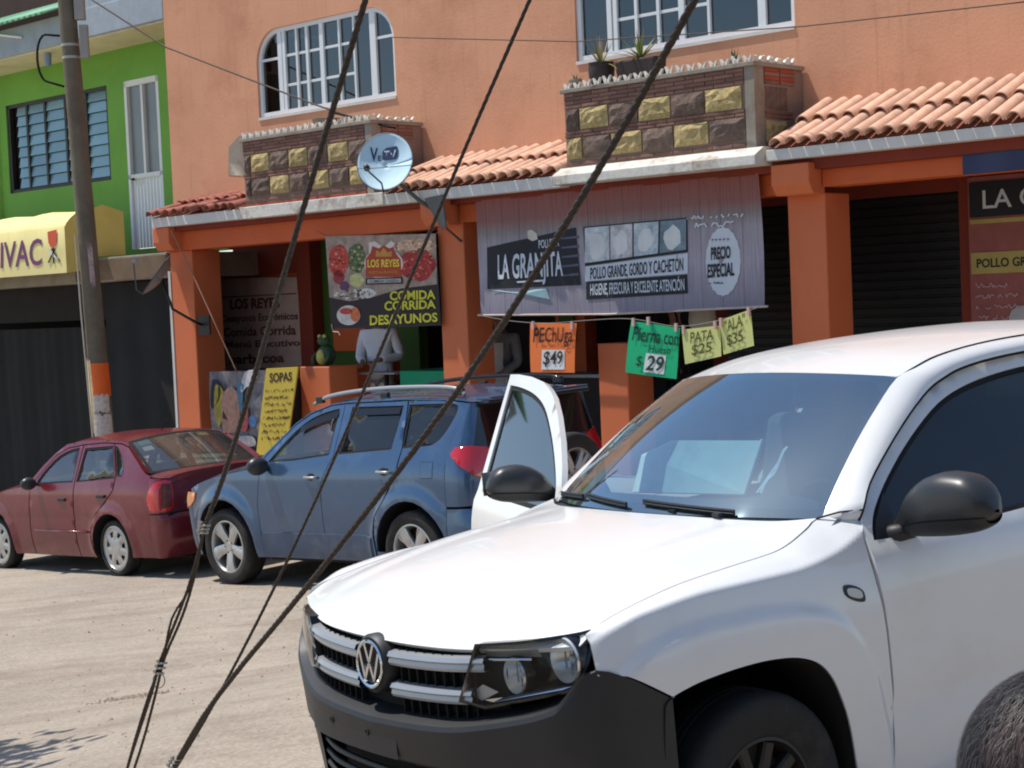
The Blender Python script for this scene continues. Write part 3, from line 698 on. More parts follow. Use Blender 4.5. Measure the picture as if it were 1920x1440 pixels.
TINTG = glass('tinted_glass', (.10, .12, .14), .02, .02, dust=.02)
CLEARG = glass('side_glass', (.42, .50, .50), .07, .02, dust=.05)
REFL = mat('lamp_reflector', srgb(226, 226, 222), .22, metal=.6, var=0)
LENS = glass('lamp_lens', (.88, .90, .90), .0, .02, ior=1.28)
CAB = mat('cabin_grey', srgb(58, 66, 74), .85, var=.1)
CABD = mat('cabin_dark', srgb(30, 34, 38), .85, var=.1)
REDL = mat('red_lamp_lens', srgb(200, 22, 34), .15, var=.05, spec=.8, coat=.6)
AMBL = mat('amber_lamp_lens', srgb(230, 150, 90), .2, var=.05, coat=.5)
BOARD = mat('pale_board', srgb(236, 246, 228), .85, var=.08, scale=5, dirt=srgb(170, 180, 166), dscale=3, damt=.4)
OUT[0] = None
def loft(name, m, parent, A, B, k=5, bulge=0.0, lip=.012, post=None, mirror=False, n=3, label=None):
    """strip between two 3-D polylines (same count)"""
    A = catmull(A, n); B = catmull(B, n); mb = MB(); P = []
    for a, b in zip(A, B):
        a = Vector(a); b = Vector(b); nrm_ = Vector((0, 1, .35)).normalized()
        for j in range(k+1):
            t = j/k; P.append(a.lerp(b, t)+nrm_*bulge*4*t*(1-t))
        P.append(b-nrm_*lip); 
    q = k+2; F_ = [(i*q+j, i*q+j+1, (i+1)*q+j+1, (i+1)*q+j) for i in range(len(A)-1) for j in range(q-1)]
    P2 = [(p.x, -p.y if mirror else p.y, p.z) for p in P]
    if post: P2 = [tuple(post(Vector(p))) for p in P2]
    mb.add(P2, F_); return mb.build(name, m, parent, smooth=True, auto=50, label=label)
def wheel(parent, x, y, z, R, wd, rimfrac, style, label=None, steer=0, rimmat=None, dish=.03):
    """tyre with tread and shoulder, rim with spokes; side=+y outward when y>0"""
    sg = 1 if y > 0 else -1
    M_ = Matrix.Translation((x, y, z)) @ Matrix.Rotation(steer, 4, 'Z') @ Matrix.Rotation(-math.pi/2*sg, 4, 'X')
    Rr = R*rimfrac; h = wd/2
    prof = [(Rr*.97, -h*.8), (Rr, -h*.9), (R*.9, -h), (R*.975, -h*.86), (R, -h*.6), (R, -h*.2), (R*.985, -h*.17), (R*.985, -h*.08), (R, -h*.05), (R, h*.05), (R*.985, h*.08), (R*.985, h*.17), (R, h*.2), (R, h*.6), (R*.975, h*.86), (R*.93, h*.97), (R*.86, h), (Rr*1.06, h*.93), (Rr, h*.84), (Rr*.97, h*.75)]
    t = MB().lathe(prof, M_, 48).build('wheel', RUB, parent, smooth=True, auto=40, label=label)
    rm = rimmat or ALLOY
    MB().lathe([(Rr*.97, h*.72), (Rr*1.0, h*.86), (Rr*.95, h*.88), (Rr*.91, h*.7), (Rr*.88, h*.1), (Rr*.88, -h*.5), (0.001, -h*.5)], M_, 40).build('rim', rm, t, smooth=True, auto=35)
    MB().lathe([(Rr*.87, h*.0), (.001, h*.0)], M_, 24).build('brake_disc', METALD, t)
    sp = MB(); f = h*.80
    def sect(a, w0, w1, r0, r1, z0, z1, th=.02):
        ca, sa = math.cos(a), math.sin(a)
        P = []
        for (r, w_, zz) in ((r0, w0, z0), (lerp(r0, r1, .5), (w0+w1)/2, (z0+z1)/2+.006), (r1, w1, z1)):
            for dx, dz in ((-w_/2, -.004), (-w_*.32, .004), (w_*.32, .004), (w_/2, -.004), (w_/2, -th), (-w_/2, -th)):
                P.append(tuple(M_ @ Vector((r*ca-dx*sa, r*sa+dx*ca, zz+dz))))
        F_ = [(i*6+j, i*6+(j+1) % 6, (i+1)*6+(j+1) % 6, (i+1)*6+j) for i in range(2) for j in range(6)]+[(0, 1, 2, 3, 4, 5), (17, 16, 15, 14, 13, 12)]
        sp.add(P, F_)
    if style == 'five':
        for k in range(5):
            a = k*2*math.pi/5+.3
            for d in (-.17, .17): sect(a+d, .050, .036, Rr*.20, Rr*.93, f-dish*.6, f, .03)
    elif style == 'wide':
        for k in range(5):
            a = k*2*math.pi/5+.3; sect(a, .085, .115, Rr*.16, Rr*.95, f-dish*.6, f, .03)
            sect(a+.30, .016, .022, Rr*.5, Rr*.95, f-.012, f-.006, .02)
    elif style == 'cap':
        for k in range(7): sect(k*2*math.pi/7+.2, .062, .098, Rr*.3, Rr*.80, f+.004, f-.004, .02)
        sp.lathe([(Rr*.97, f-.006), (Rr*.9, f+.004), (Rr*.76, f), (Rr*.74, f-.03)], M_, 36)
        sp.lathe([(Rr*.52, f+.002), (Rr*.45, f+.008), (Rr*.1, f+.010), (.001, f+.01)], M_, 28)
    else:
        for k in range(10): sect(k*2*math.pi/10, .05, .05, Rr*.25, Rr*.9, f-dish, f-.01, .03)
    sp.lathe([(Rr*.30, f-dish*.7-.012), (Rr*.28, f-dish*.5), (Rr*.17, f-dish*.45), (Rr*.15, f-dish*.3), (.001, f-dish*.28)], M_, 20)
    sp.build('spokes', rm, t, smooth=True, auto=35)
    bo = MB()
    for k in range(5):
        a = k*2*math.pi/5; bo.lathe([(.009, f-dish*.5), (.009, f-dish*.3), (.001, f-dish*.3)], M_ @ Matrix.Translation((Rr*.23*math.cos(a), Rr*.23*math.sin(a), 0)), 6)
    bo.build('bolt', METALD, t)
    return t
def seat(parent, x, y, z, m_=None):
    m_ = m_ or CABD
    o = MB().box(x-.25, x+.25, y-.25, y+.25, z-.1, z+.08).build('seat', m_, parent, bevel=.05)
    b = MB().prism([(x-.22, y-.25, z+.02), (x-.08, y-.25, z+.02), (x-.24, y-.25, z+.62), (x-.36, y-.25, z+.62)], (0, .5, 0)).build('seat_back', m_, o, bevel=.04)
    MB().prism([(x-.37, y-.12, z+.64), (x-.27, y-.12, z+.64), (x-.30, y-.12, z+.80), (x-.39, y-.12, z+.80)], (0, .24, 0)).build('headrest', m_, b, bevel=.03)
    return o
# ---------------------------------------------------------------- the white pickup
TR = empty('pickup_truck', 'large white pickup truck with black bumper, its far door open, nearest the camera', 'pickup truck', None, mat4=M_TRK)
PLAN = [(0, .93), (.2, .922), (.4, .896), (.55, .85), (.7, .786), (.80, .736), (.87, .690), (.915, .625), (.94, .54), (.955, .45), (.96, .36), (.96, .0)]
_pp = catmull([(y, x) for y, x in PLAN], 8); _ul = [0]
for a, b in zip(_pp, _pp[1:]): _ul.append(_ul[-1]+math.hypot(b[0]-a[0], b[1]-a[1]))
def PU(u, off=0.0, z=0.0):
    s = 1 if u >= 0 else -1; u = abs(u)
    i = 0
    while i < len(_ul)-2 and _ul[i+1] < u: i += 1
    t = (u-_ul[i])/(_ul[i+1]-_ul[i]); a, b = _pp[i], _pp[i+1]
    y = a[0]+(b[0]-a[0])*t; x = a[1]+(b[1]-a[1])*t
    j = max(0, i-1); k = min(len(_pp)-1, i+2); ty, tx = _pp[k][0]-_pp[j][0], _pp[k][1]-_pp[j][1]; L_ = math.hypot(ty, tx)
    nx, ny = ty/L_, -tx/L_
    return (x+nx*off, s*(y+ny*off), z)
def UY(y):   # arclength for a given y on the front
    for i in range(len(_pp)-1):
        if _pp[i+1][0] >= y: return _ul[i]+(_ul[i+1]-_ul[i])*(y-_pp[i][0])/(_pp[i+1][0]-_pp[i][0])
def UX_(x):
    for i in range(len(_pp)-1):
        if _pp[i][0] > .6 and _pp[i+1][1] <= x: return _ul[i]+(_ul[i+1]-_ul[i])*(_pp[i][1]-x)/(_pp[i][1]-_pp[i+1][1])
ZE = [(-.62, 1.262), (-.5, 1.246), (-.40, 1.218), (-.24, 1.174), (-.05, 1.162), (.19, 1.146), (.40, 1.118), (.60, 1.080), (.66, 1.064)]
ZC = [(-.66, 1.215), (-.55, 1.180), (-.413, 1.146), (-.195, 1.124), (.178, 1.127), (.467, 1.104), (.60, 1.066), (.66, 1.040)]
YC = [(-.66, .872), (-.5, .905), (-.3, .922), (.2, .926), (.467, .918), (.60, .893), (.66, .872)]
def ye(x): return sinterp(x, [(-.62, .775), (-.5, .765), (-.42, .79), (-.32, .805), (.2, .812), (.5, .828), (.66, .852)])
def y0(x): return .958-.06*(max(0, x-.34)/.33)**2
ARCH_T = [(.452, .40), (.458, .60), (.448, .775), (.425, .822), (.331, .846), (.22, .856), (.104, .860), (-.02, .856), (-.143, .838), (-.24, .800), (-.30, .742), (-.338, .67), (-.375, .57), (-.405, .42), (-.42, .28)]
FLARE = [(.74, .70), (.66, .88), (.60, .945), (.508, 1.0), (.396, 1.031), (.25, 1.043), (.073, 1.04), (-.10, 1.028), (-.235, 1.007), (-.371, .956), (-.488, .843), (-.551, .726), (-.60, .54), (-.63, .40), (-.64, .2)]
ARCH_S = catmull(ARCH_T, 5)
_fl = sorted([((lambda a: a if a > -1.5 else a+2*math.pi)(math.atan2(z-.36, x)), math.hypot(x, z-.36)) for x, z in FLARE])
def flare_r(a): return sinterp(a, _fl) if a > -.3 else 9
def YF(x, z):
    y = y0(x)-.028*(max(0, .95-z)/.6)**2
    a = math.atan2(z-.36, x); a = a if a > -1.5 else a+2*math.pi
    r = math.hypot(x, z-.36)
    y += .016*(1-smooth01(flare_r(a)-.044, flare_r(a)+.004, r))*(1-.75*smooth01(.50, .70, x))
    return y
def FEN(x, w):
    if w <= .90: return (x, YF(x, w), w)
    zc, yc, ze, yy = sinterp(x, ZC), sinterp(x, YC), sinterp(x, ZE), ye(x)
    b0 = y0(x)-.028*((.95-.90)/.6)**2
    if w <= 1.09:
        t = (w-.90)/.19; z = lerp(.90, zc-.006, t); y = lerp(b0, yc, t**1.6)
        a = math.atan2(z-.36, x); r = math.hypot(x, z-.36)
        y += .016*(1-smooth01(flare_r(a)-.044, flare_r(a)+.004, r))*(1-.75*smooth01(.50, .70, x))
        return (x, y, z)
    t = (w-1.09)/.11
    if t < .16: k = t/.16; return (x, yc-.012*k*k, lerp(zc-.006, zc+.004, k-.0*k))
    k = (t-.16)/.84; return (x, lerp(yc-.012, yy, k), lerp(zc+.004, ze, k)+.004*math.sin(k*math.pi))
fo = [(.655, 1.2), (.40, 1.2), (.1, 1.2), (-.2, 1.2), (-.45, 1.2), (-.645, 1.2), (-.640, 1.14), (-.625, 1.10), (-.604, 1.085), (-.597, 1.04), (-.597, .97), (-.612, .845), (-.627, .612), (-.618, .345), (-.60, .17), (-.44, .17)]
fo += [(-.44, .28)]+ARCH_S[::-1][5:-15]+[(.418, .828), (.489, .873), (.572, .925), (.660, .952)]
for mr in (False, True):
    panel('fender', WHITE_CAR, TR, fo, FEN, ds=.016, inset=.0045, mirror=mr, lip=.016)
    # arch liner and return lip
    lin = MB(); AP = catmull([(.46, .25)]+ARCH_T, 3)
    lin.grid(lambda i, k: (AP[int(i)][0]*(1-.0*k), (-1 if mr else 1)*lerp(YF(AP[int(i)][0], AP[int(i)][1])-.004, .52, k), AP[int(i)][1]-.012*(1 if k == 0 else 0)*0), list(range(len(AP))), [0, .04, 1])
    lin.build('wheel_arch_liner', SEAMK, TR, smooth=True)
    sg = -1 if mr else 1
    MB().box(-.44, .46, sg*.50, sg*.52, .25, .9).build('wheel_arch_liner', SEAMK, TR)
# hood
def HOOD(s, t):
    xf = PU(s*UY(.855), -.028)[0]-.0; xr = -.27-.235*abs(s)**2.2
    x = lerp(xr, xf, t); yh = ye(x)-.002
    xc = lerp(-.27, .90, t)
    zc = sinterp(xc, [(-.30, 1.268), (0, 1.246), (.3, 1.215), (.6, 1.160), (.76, 1.108), (.84, 1.068), (.885, 1.022), (.90, 1.008)])
    ze = sinterp(x, ZE)
    if t > .9: ze -= .03*((t-.9)/.1)**2
    a = abs(s); z = ze+(zc-ze)*(1-a**3.1)
    z -= .010*smooth01(.52, .60, a)*(1-smooth01(.80, .95, a))*0
    z += .010*(smooth01(.60, .70, a)-smooth01(.78, .95, a))*smooth01(0, .1, t)*(1-smooth01(.85, 1, t))
    return (x, s*yh, z)
ss = [-1+i/24 for i in range(49)]; tt = [i/30*.86 for i in range(30)]+[.86+.14*i/12 for i in range(13)]
hm = MB().grid(HOOD, ss, tt)
hm.grid(lambda s, k: tuple(Vector(HOOD(s, 1))-Vector((.022*k, 0, .016*k))), ss, [0, 1])
for sgn in (-1, 1): hm.grid(lambda t, k: tuple(Vector(HOOD(sgn, t))-Vector((0, 0, .016*k))), tt, [0, 1])
hood = hm.build('hood', WHITE_CAR, TR, smooth=True, auto=45)
sm = MB()
for sgn in (-1, 1):
    pts = [Vector(HOOD(sgn, t))-Vector((0, 0, .008)) for t in tt]
    sm.tube([(p.x, p.y+sgn*.002, p.z) for p in pts], .0035, 6)
sm.tube([tuple(Vector(HOOD(s, 0))+Vector((-.006, 0, -.008))) for s in ss], .008, 6)
sm.build('hood_gap', SEAMK, TR)
# cowl with wipers, windscreen
def WSb(s): return Vector((-.30-.235*s*s, .758*s, 1.262-.022*s*s))
def WSt(s): return Vector((-1.04-.13*s*s, .612*s, 1.722-.036*s*s))
def WS(s, v): 
    p = WSb(s).lerp(WSt(s), v); return tuple(p+Vector((.45, 0, .8)).normalized()*.028*4*v*(1-v))
s2 = [-1+i/16 for i in range(33)]; v2 = [i/14 for i in range(15)]
MB().grid(WS, s2, v2).build('windscreen', WSG, TR, smooth=True)
fr_ = MB()   # black printed border of the glass, set just inside
def wsin(s, v, d=.006): 
    p = Vector(WS(s, v)); return tuple(p-Vector((.45, 0, .8)).normalized()*d)
fr_.grid(wsin, s2, [0, .03, .06]).grid(wsin, s2, [.95, .975, 1.0]).grid(wsin, [-1, -.985, -.965], v2).grid(wsin, [.965, .985, 1], v2)
fr_.build('windscreen_border', SEAMK, TR, smooth=True)
MB().grid(lambda s, k: tuple(Vector(HOOD(s, 0)).lerp(WSb(s), k)-Vector((0, 0, .016+.012*math.sin(k*math.pi)))), ss, [0, .3, .6, 1, 1.15]).build('cowl', PLAST, TR, smooth=True)
for (a, va, b, vb) in ((-.97, .03, -.55, .045), (-.50, .055, -.06, .025), (.05, .05, .62, .012)):
    P = [Vector(wsin(lerp(a, b, k/8), lerp(va, vb, k/8), -.018)) for k in range(9)]; MB().tube(P, .006, 6).tube([p-Vector((0, 0, .010)) for p in P], .007, 5).build('wiper', PLAST, TR)
for y in (-.12, .18, .42): bx('washer_jet', PLAST, TR, -.345, -.32, y, y+.035, 1.262, 1.276)
# roof
DIT = [(-1.168, .606, 1.682), (-1.283, .594, 1.711), (-1.445, .578, 1.742), (-1.702, .567, 1.764), (-2.027, .563, 1.772), (-2.5, .56, 1.765), (-2.88, .55, 1.735)]
DITc = catmull(DIT, 4)
def ROOF(i, s):
    p = DITc[int(i)]; f = i/(len(DITc)-1)
    xx = p[0]+(.13*(1-f)**2)*(1-s*s); yv = s*p[1]
    zc = p[2]+.036*(1-s*s)**1.0+.004; z = zc-.004*(abs(s) > .999)
    return (xx, yv, z)
rf = MB().grid(ROOF, list(range(len(DITc))), [-1+i/16 for i in range(33)]); rf.build('roof', WHITE_CAR, TR, smooth=True)
for mr in (False, True):
    sg = -1 if mr else 1
    MB().tube([(p[0], sg*(p[1]+.006), p[2]-.004) for p in DITc], .006, 6).build('roof_ditch', SEAMK, TR)
    A = [(lambda q: (q[0], q[1]+.001, q[2]+.001))(WS(1, v)) for v in (0, .2, .47, .74, .98)]+[ (-1.283, .604, 1.708), (-1.445, .588, 1.738), (-1.702, .577, 1.760), (-2.027, .573, 1.767), (-2.5, .57, 1.76), (-2.86, .56, 1.732)]
    B = [(-.640, .862, 1.264), (-.735, .818, 1.345), (-.90, .772, 1.450), (-1.09, .722, 1.553), (-1.26, .680, 1.628), (-1.38, .662, 1.663), (-1.50, .652, 1.688), (-1.72, .640, 1.706), (-2.02, .637, 1.712), (-2.5, .635, 1.70), (-2.86, .63, 1.67)]
    A = [(-.52, .735, 1.20)]+A; B = [(-.632, .825, 1.20)]+B
    loft('roof_pillar', WHITE_CAR, TR, A, B, k=5, bulge=.018, mirror=mr)
    MB().tube([(p[0]-.004, sg*(p[1]-.004), p[2]-.006) for p in catmull(B, 3)], .0055, 6).build('door_gap', SEAMK, TR)
def YD(x, z):
    y = y0(x)-.028*(max(0, .95-z)/.6)**2
    if z > .95: y -= .046*smooth01(.93, 1.24, z)
    if z > 1.10: y = min(y, .930-.545*(z-1.10))+.0
    # sculpted line in the door
    y -= .010*math.exp(-((z-.55)/.06)**2)
    return y
DL = lambda x, z: (x, YD(x, z), z)
GLASS_O = catmull([(-.650, 1.158), (-.672, 1.198), (-.733, 1.258), (-.871, 1.349), (-1.077, 1.460), (-1.319, 1.563), (-1.548, 1.615), (-1.80, 1.640), (-2.02, 1.648)], 4)+[(-1.78, 1.150), (-1.3, 1.145), (-1.0, 1.146), (-.8, 1.149)]
DOOR_O = [(-.602, 1.185), (-.650, 1.262), (-.745, 1.340), (-.905, 1.446), (-1.095, 1.549), (-1.265, 1.624), (-1.385, 1.659), (-1.505, 1.684), (-1.72, 1.702), (-1.95, 1.708), (-2.105, 1.704), (-1.86, 1.15), (-1.85, .17), (-.60, .17), (-.620, .345), (-.629, .612), (-.614, .845), (-.598, 1.0), (-.598, 1.10)]
RG = [(-1.93, 1.15), (-2.16, 1.640), (-2.45, 1.62), (-2.58, 1.5), (-2.62, 1.15)]
RD = [(-1.852, .30), (-1.862, 1.15), (-2.107, 1.704), (-2.5, 1.695), (-2.66, 1.55), (-2.72, 1.15), (-2.66, .75), (-2.55, .60), (-2.50, .30)]
panel('front_door', WHITE_CAR, TR, DOOR_O, DL, holes=[GLASS_O], ds=.05, inset=.0045, lip=.02)
MB().tube([(-.50, .768, 1.247), (-.57, .815, 1.262), (-.642, .862, 1.262)], .0035, 6).build('pillar_gap', SEAMK, TR)
panel('door_glass', TINTG, TR, inset_poly(GLASS_O, -.012), DL, ds=.12, off=-.012, lip=0)
panel('window_seal', SEAMK, TR, inset_poly(GLASS_O, -.004), DL, holes=[inset_poly(GLASS_O if area2(GLASS_O) > 0 else GLASS_O[::-1], .014)], ds=.1, off=-.006, lip=0)
panel('mirror_triangle', PLAST, TR, [(-.655, 1.155), (-.70, 1.215), (-.80, 1.300), (-.80, 1.150)], DL, ds=.05, off=-.003, lip=.01)
for mr in (False, True):
    panel('rear_door', WHITE_CAR, TR, RD, DL, holes=[RG], ds=.08, inset=.003, lip=.02, mirror=mr)
    panel('door_glass', TINTG, TR, inset_poly(RG, -.012), DL, ds=.2, off=-.012, lip=0, mirror=mr)
    bedo = [(-2.74, .5), (-2.74, 1.25), (-4.3, 1.22), (-4.3, .5), (-3.55, .5), (-3.5, .72), (-3.35, .84), (-3.1, .87), (-2.85, .84), (-2.70, .7), (-2.66, .5)]
    panel('bed_side', WHITE_CAR, TR, bedo, DL, ds=.12, lip=.02, mirror=mr)
# dark inner shell so gaps read dark and the cab is closed
for sg in (1, -1):
    sh = MB(); sh.grid(lambda x, z: (x, sg*(YD(x, z)-.045), z), [-.56-i*.12 for i in range(18)], [.32, .6, .9, 1.12]).build('inner_panel', SEAMK, TR)
bx('floor', SEAMK, TR, -4.2, .45, -.5, .5, .28, .42)
bx('chassis', METALD, TR, -4.2, .8, -.42, .42, .30, .40)
MB().box(-.60, -.58, -.86, .86, .3, 1.2).build('firewall', SEAMK, TR)
MB().grid(lambda y, z: (-2.72-.12*(1.74-z)/.5*-.3, y*(1 if z < 1.3 else .93), z), [-.82, 0, .82], [.4, 1.2, 1.3, 1.72]).build('cab_back', WHITE_CAR, TR)
bx('bed_floor', PLAST, TR, -4.25, -2.76, -.85, .85, .78, .82); bx('tailgate', WHITE_CAR, TR, -4.32, -4.27, -.85, .85, .6, 1.22)
# cabin
dsh = MB().grid(lambda y, k: [(-.46, y, 1.20), (-.56, y, 1.235+.03*math.exp(-((y-.38)/.22)**2)), (-.74, y, 1.245+.035*math.exp(-((y-.38)/.22)**2)), (-.86, y, 1.20), (-.90, y, .9)][int(k)], [-.82+i*.082 for i in range(21)], [0, 1, 2, 3, 4]).build('dashboard', CAB, TR, smooth=True)
sw = MB(); sw.tube([(-1.02+.06*math.sin(a), .38+.19*math.cos(a), 1.13+.17*math.sin(a)) for a in [i*math.pi/12 for i in range(25)]], .013, 8); sw.tube([(-.9, .38, 1.05), (-1.02, .38, 1.13)], .03, 8); sw.build('steering_wheel', CABD, TR, smooth=True)
seat(TR, -1.45, .40, .85, CAB); seat(TR, -1.45, -.40, .85, CAB); bx('rear_bench', CABD, TR, -2.6, -2.45, -.7, .7, .8, 1.45, bevel=.05)
bx('headliner', CAB, TR, -2.7, -1.3, -.50, .50, 1.67, 1.68)
MB().ball((-1.10, .0, 1.64), (.02, .11, .035)).build('inner_mirror', CABD, TR, smooth=True)
# grille
gb = MB().grid(lambda u, z: PU(u, -.07, z), [-UY(.60)+i*UY(.60)/12 for i in range(25)], [.74, .88, 1.03]); gb.build('grille_back', SEAMK, TR, smooth=True)
rb = MB()
for i in range(-11, 12):
    u = i*.046
    if abs(u) < .11: continue
    a = PU(u-.003, -.055); b = PU(u+.003, -.055); c = PU(u+.003, -.03); d = PU(u-.003, -.03)
    rb.add([(p[0], p[1], z) for z in (.77, .99) for p in (a, b, c, d)], [(0, 1, 5, 4), (1, 2, 6, 5), (2, 3, 7, 6), (3, 0, 4, 7)])
rb.build('grille_rib', SEAMK, TR)['kind'] = 'stuff'
def gbar(zc, sg, name='grille_bar'):
    prof = [(-.035, -.026), (-.006, -.024), (.0, -.014), (-.004, .0), (.004, .008), (-.004, .022), (-.035, .026)]
    us = [UY(.105)+i*(UY(.555 if zc > .9 else .50)-UY(.105))/14 for i in range(15)]
    return MB().grid(lambda u, k: PU(sg*u, prof[int(k)][0]-.004, zc+prof[int(k)][1]+.012*(u/.5)**2), us, list(range(len(prof)))).build(name, SILV, TR, smooth=True, auto=40)
for zc in (.955, .848):
    for sg in (-1, 1): gbar(zc, sg)
# badge: ring with a V over a W
Mb = Matrix.Translation((.930, .0, .925)) @ Matrix.Rotation(math.pi/2-.06, 4, 'Y') @ Matrix.Rotation(math.pi/2, 4, 'Z')
SC = Matrix.Scale(.88, 4)
bd = MB().lathe([(.118, -.06), (.116, -.012), (.104, .002), (.100, -.002), (.095, -.006), (.001, -.006)], Mb @ SC, 40).build('badge', PLAST, TR, smooth=True, auto=40)
MB().lathe([(.097, -.004), (.096, .008), (.090, .012), (.082, .008), (.080, -.004)], Mb @ SC, 40).build('badge_ring', CHROME, bd, smooth=True, auto=50)
def stroke(pts, wd=.013, z=.0085):
    m_ = MB()
    for (a, b) in zip(pts, pts[1:]):
        a = Vector((*a, 0)); b = Vector((*b, 0)); d = (b-a).normalized(); n = Vector((-d.y, d.x, 0))*wd/2; a = a-d*wd*.2; b = b+d*wd*.2
        q = [a+n, b+n, b-n, a-n]; P = [tuple(Mb @ SC @ Vector((p.x, p.y, zz))) for zz in (-.005, z) for p in q]
        m_.add(P, [(4, 5, 6, 7), (0, 1, 5, 4), (1, 2, 6, 5), (2, 3, 7, 6), (3, 0, 4, 7)])
    return m_
stroke([(-.030, .074), (-.003, .012), (.003, .012), (.030, .074)]).build('badge_letter', CHROME, bd)
stroke([(-.068, .044), (-.032, -.062), (-.004, -.004), (.004, -.004), (.032, -.062), (.068, .044)]).build('badge_letter', CHROME, bd)
# headlights
HO = [(UY(.535), 1.036), (UY(.72), 1.052), (UX_(.66), 1.070), (UX_(.655), 1.045), (UX_(.69), .945), (UY(.83), .895), (UY(.55), .832), (UY(.455), .848)]
HO_N = HO; HO_F = [(UY(.535), 1.020), (UY(.68), 1.022), (UX_(.74), 1.018), (UX_(.735), 1.0), (UX_(.72), .93), (UY(.80), .885), (UY(.55), .832), (UY(.455), .848)]
for sg in (1, -1):
    HO = HO_N if sg > 0 else HO_F
    def L3(u, z, off=0.0):
        k = smooth01(UY(.66), UX_(.68), abs(u))
        return PU(u, off-.062*k*max(0, (z-.965)/.10)**1.4, z)
    hb = MB(); hs = resample(HO, .05)
    hb.v = [L3(sg*u, z, -.004) for u, z in hs]+[L3(sg*u*.995, z*.98+.018, -.105) for u, z in hs]; n = len(hs)
    for i in range(n): hb.f.append([i, (i+1) % n, (i+1) % n+n, i+n]); hb.m.append(0)
    hl = hb.build('headlight', PLASTG, TR, label=None)
    mr = sg < 0
    panel('housing', PLASTG, hl, inset_poly(HO, -.004), lambda u, z: L3(u*.995, z*.98+.018, -.105), ds=.05, lip=0, mirror=mr)
    panel('lens', LENS, hl, HO, L3, ds=.05, off=.004, lip=0, mirror=mr)
    panel('bezel', PLASTG, hl, inset_poly(HO, -.004), L3, holes=[inset_poly(HO, .006)], ds=.05, off=.0, lip=.0, mirror=mr)
    def lampM(y, z, r):
        c = PU(UY(y), -.062, z-.008*(r > .06)); q = PU(UY(y)+.02, -.05, z); d = Vector((q[0]-c[0], q[1]-c[1], 0)).normalized(); nrm_ = Vector((d.y, -d.x, 0)); nrm_ = nrm_ if nrm_.x > 0 else -nrm_
        nrm_ = (nrm_*.5+Vector((1, 0, 0))*.5).normalized()
        Mx = nrm_.to_track_quat('Z', 'Y').to_matrix().to_4x4(); Mx.translation = Vector(c); 
        if sg < 0: Mx = Matrix.Scale(-1, 4, (0, 1, 0)) @ Mx
        return Mx
    for (y, z, r) in (((.650, .930, .056), (.820, .992, .070)) if sg > 0 else ((.655, .920, .05), (.76, .95, .05))):
        Mx = lampM(y, z, r)
        MB().lathe([(r*1.08, .015), (r*1.02, .028), (r, .022), (r*.82, -.012), (r*.5, -.035), (r*.22, -.045), (.001, -.045)], Mx, 28).build('reflector', REFL, hl, smooth=True, auto=30)
        fl = MB()
        for k in range(9):
            xk = (k-4)/4*r*.8; h_ = math.sqrt(max(0, r*r*.7-xk*xk)); P = [tuple(Mx @ Vector((xk+dx, yy, -.02+.01*(k % 2)))) for dx, yy in ((-.003, -h_), (.003, -h_), (.003, h_), (-.003, h_))]; fl.add(P, [(0, 1, 2, 3)])
        fl.build('reflector_flute', METAL, hl)['kind'] = 'stuff'
        MB().ball(tuple(Mx @ Vector((0, 0, -.01))), .016, 8, 6).build('bulb', SILV, hl, smooth=True)
        MB().lathe([(r*1.10, -.02), (r*1.12, .018), (r*1.06, .020), (r*1.06, -.02)], Mx, 28).build('lamp_ring', PLASTG, hl, smooth=True, auto=40)
    MB().poly([PU(sg*UY(y), -.03, z) for y, z in ((.475, .865), (.53, .90), (.585, .878), (.52, .846))]).build('trim_diamond', SILV, hl)
    MB().poly([PU(sg*UY(y), -.028, z) for y, z in ((.53, .850), (.60, .862), (.80, .905), (.83, .905), (.80, .893), (.56, .843))]).build('trim_strip', CHROME, hl)
    MB().grid(lambda y, k: PU(sg*UY(y), -.03-.03*k, lerp(1.018, .985, k)+.02*(y-.5)), [.54, .6, .66, .73], [0, 1]).build('indicator', SILV, hl)
    MB().tube([PU(sg*UY(y), -.028, .982+.04*(y-.53)) for y in (.515, .6, .66, .71)], .004, 6).build('trim_line', CHROME, hl)
# bumper
umax = UX_(.41)
def ztop(u):
    y = abs(PU(u)[1]); return sinterp(abs(u), [(0, .752), (UY(.37), .764), (UY(.6), .796), (UY(.80), .852), (UX_(.70), .938), (UX_(.66), .958), (UX_(.572), .924), (UX_(.489), .872), (UX_(.405), .818)])
def shelf(u): return 1-smooth01(UY(.78), UX_(.66), abs(u))
def BP(u, k):
    zt = ztop(u); s = shelf(u); lo = 1-smooth01(UY(.50), UY(.64), abs(u))
    prof = [(-.085*s, zt+.022*s), (-.02*s, zt+.010*s), (.024*s, zt-.004), (.032*s, zt-.020), (.022*s, lerp(zt, .45, .35)), (.016*s, lerp(.60, .62, s)), (.0-.03*lo, .592), (-.012-.02*lo, .50), (-.03, .36), (-.06, .31)]
    o, z = prof[int(k)]; x, y, z = PU(u, o, z); return (x, y, z)
bus = [-umax+i*umax/28 for i in range(57)]
bm_ = MB()
for (k0, k1) in ((0, 6),): bm_.grid(BP, bus, list(range(k0, k1+1)))
side = [u for u in bus if u >= UY(.58)]; bm_.grid(BP, side, [6, 7, 8, 9]); bm_.grid(BP, [-u for u in side][::-1], [6, 7, 8, 9])
bmp = bm_.build('front_bumper', PLAST, TR, smooth=True, auto=32)
mid = [u for u in bus if abs(u) <= UY(.60)]
MB().grid(lambda u, z: PU(u, -.10, z), mid, [.60, .3]).build('intake_back', SEAMK, bmp, smooth=True)
MB().grid(lambda u, k: PU(u, [-.03, -.10][int(k)], .592), mid, [0, 1]).build('intake_lip', PLAST, bmp)
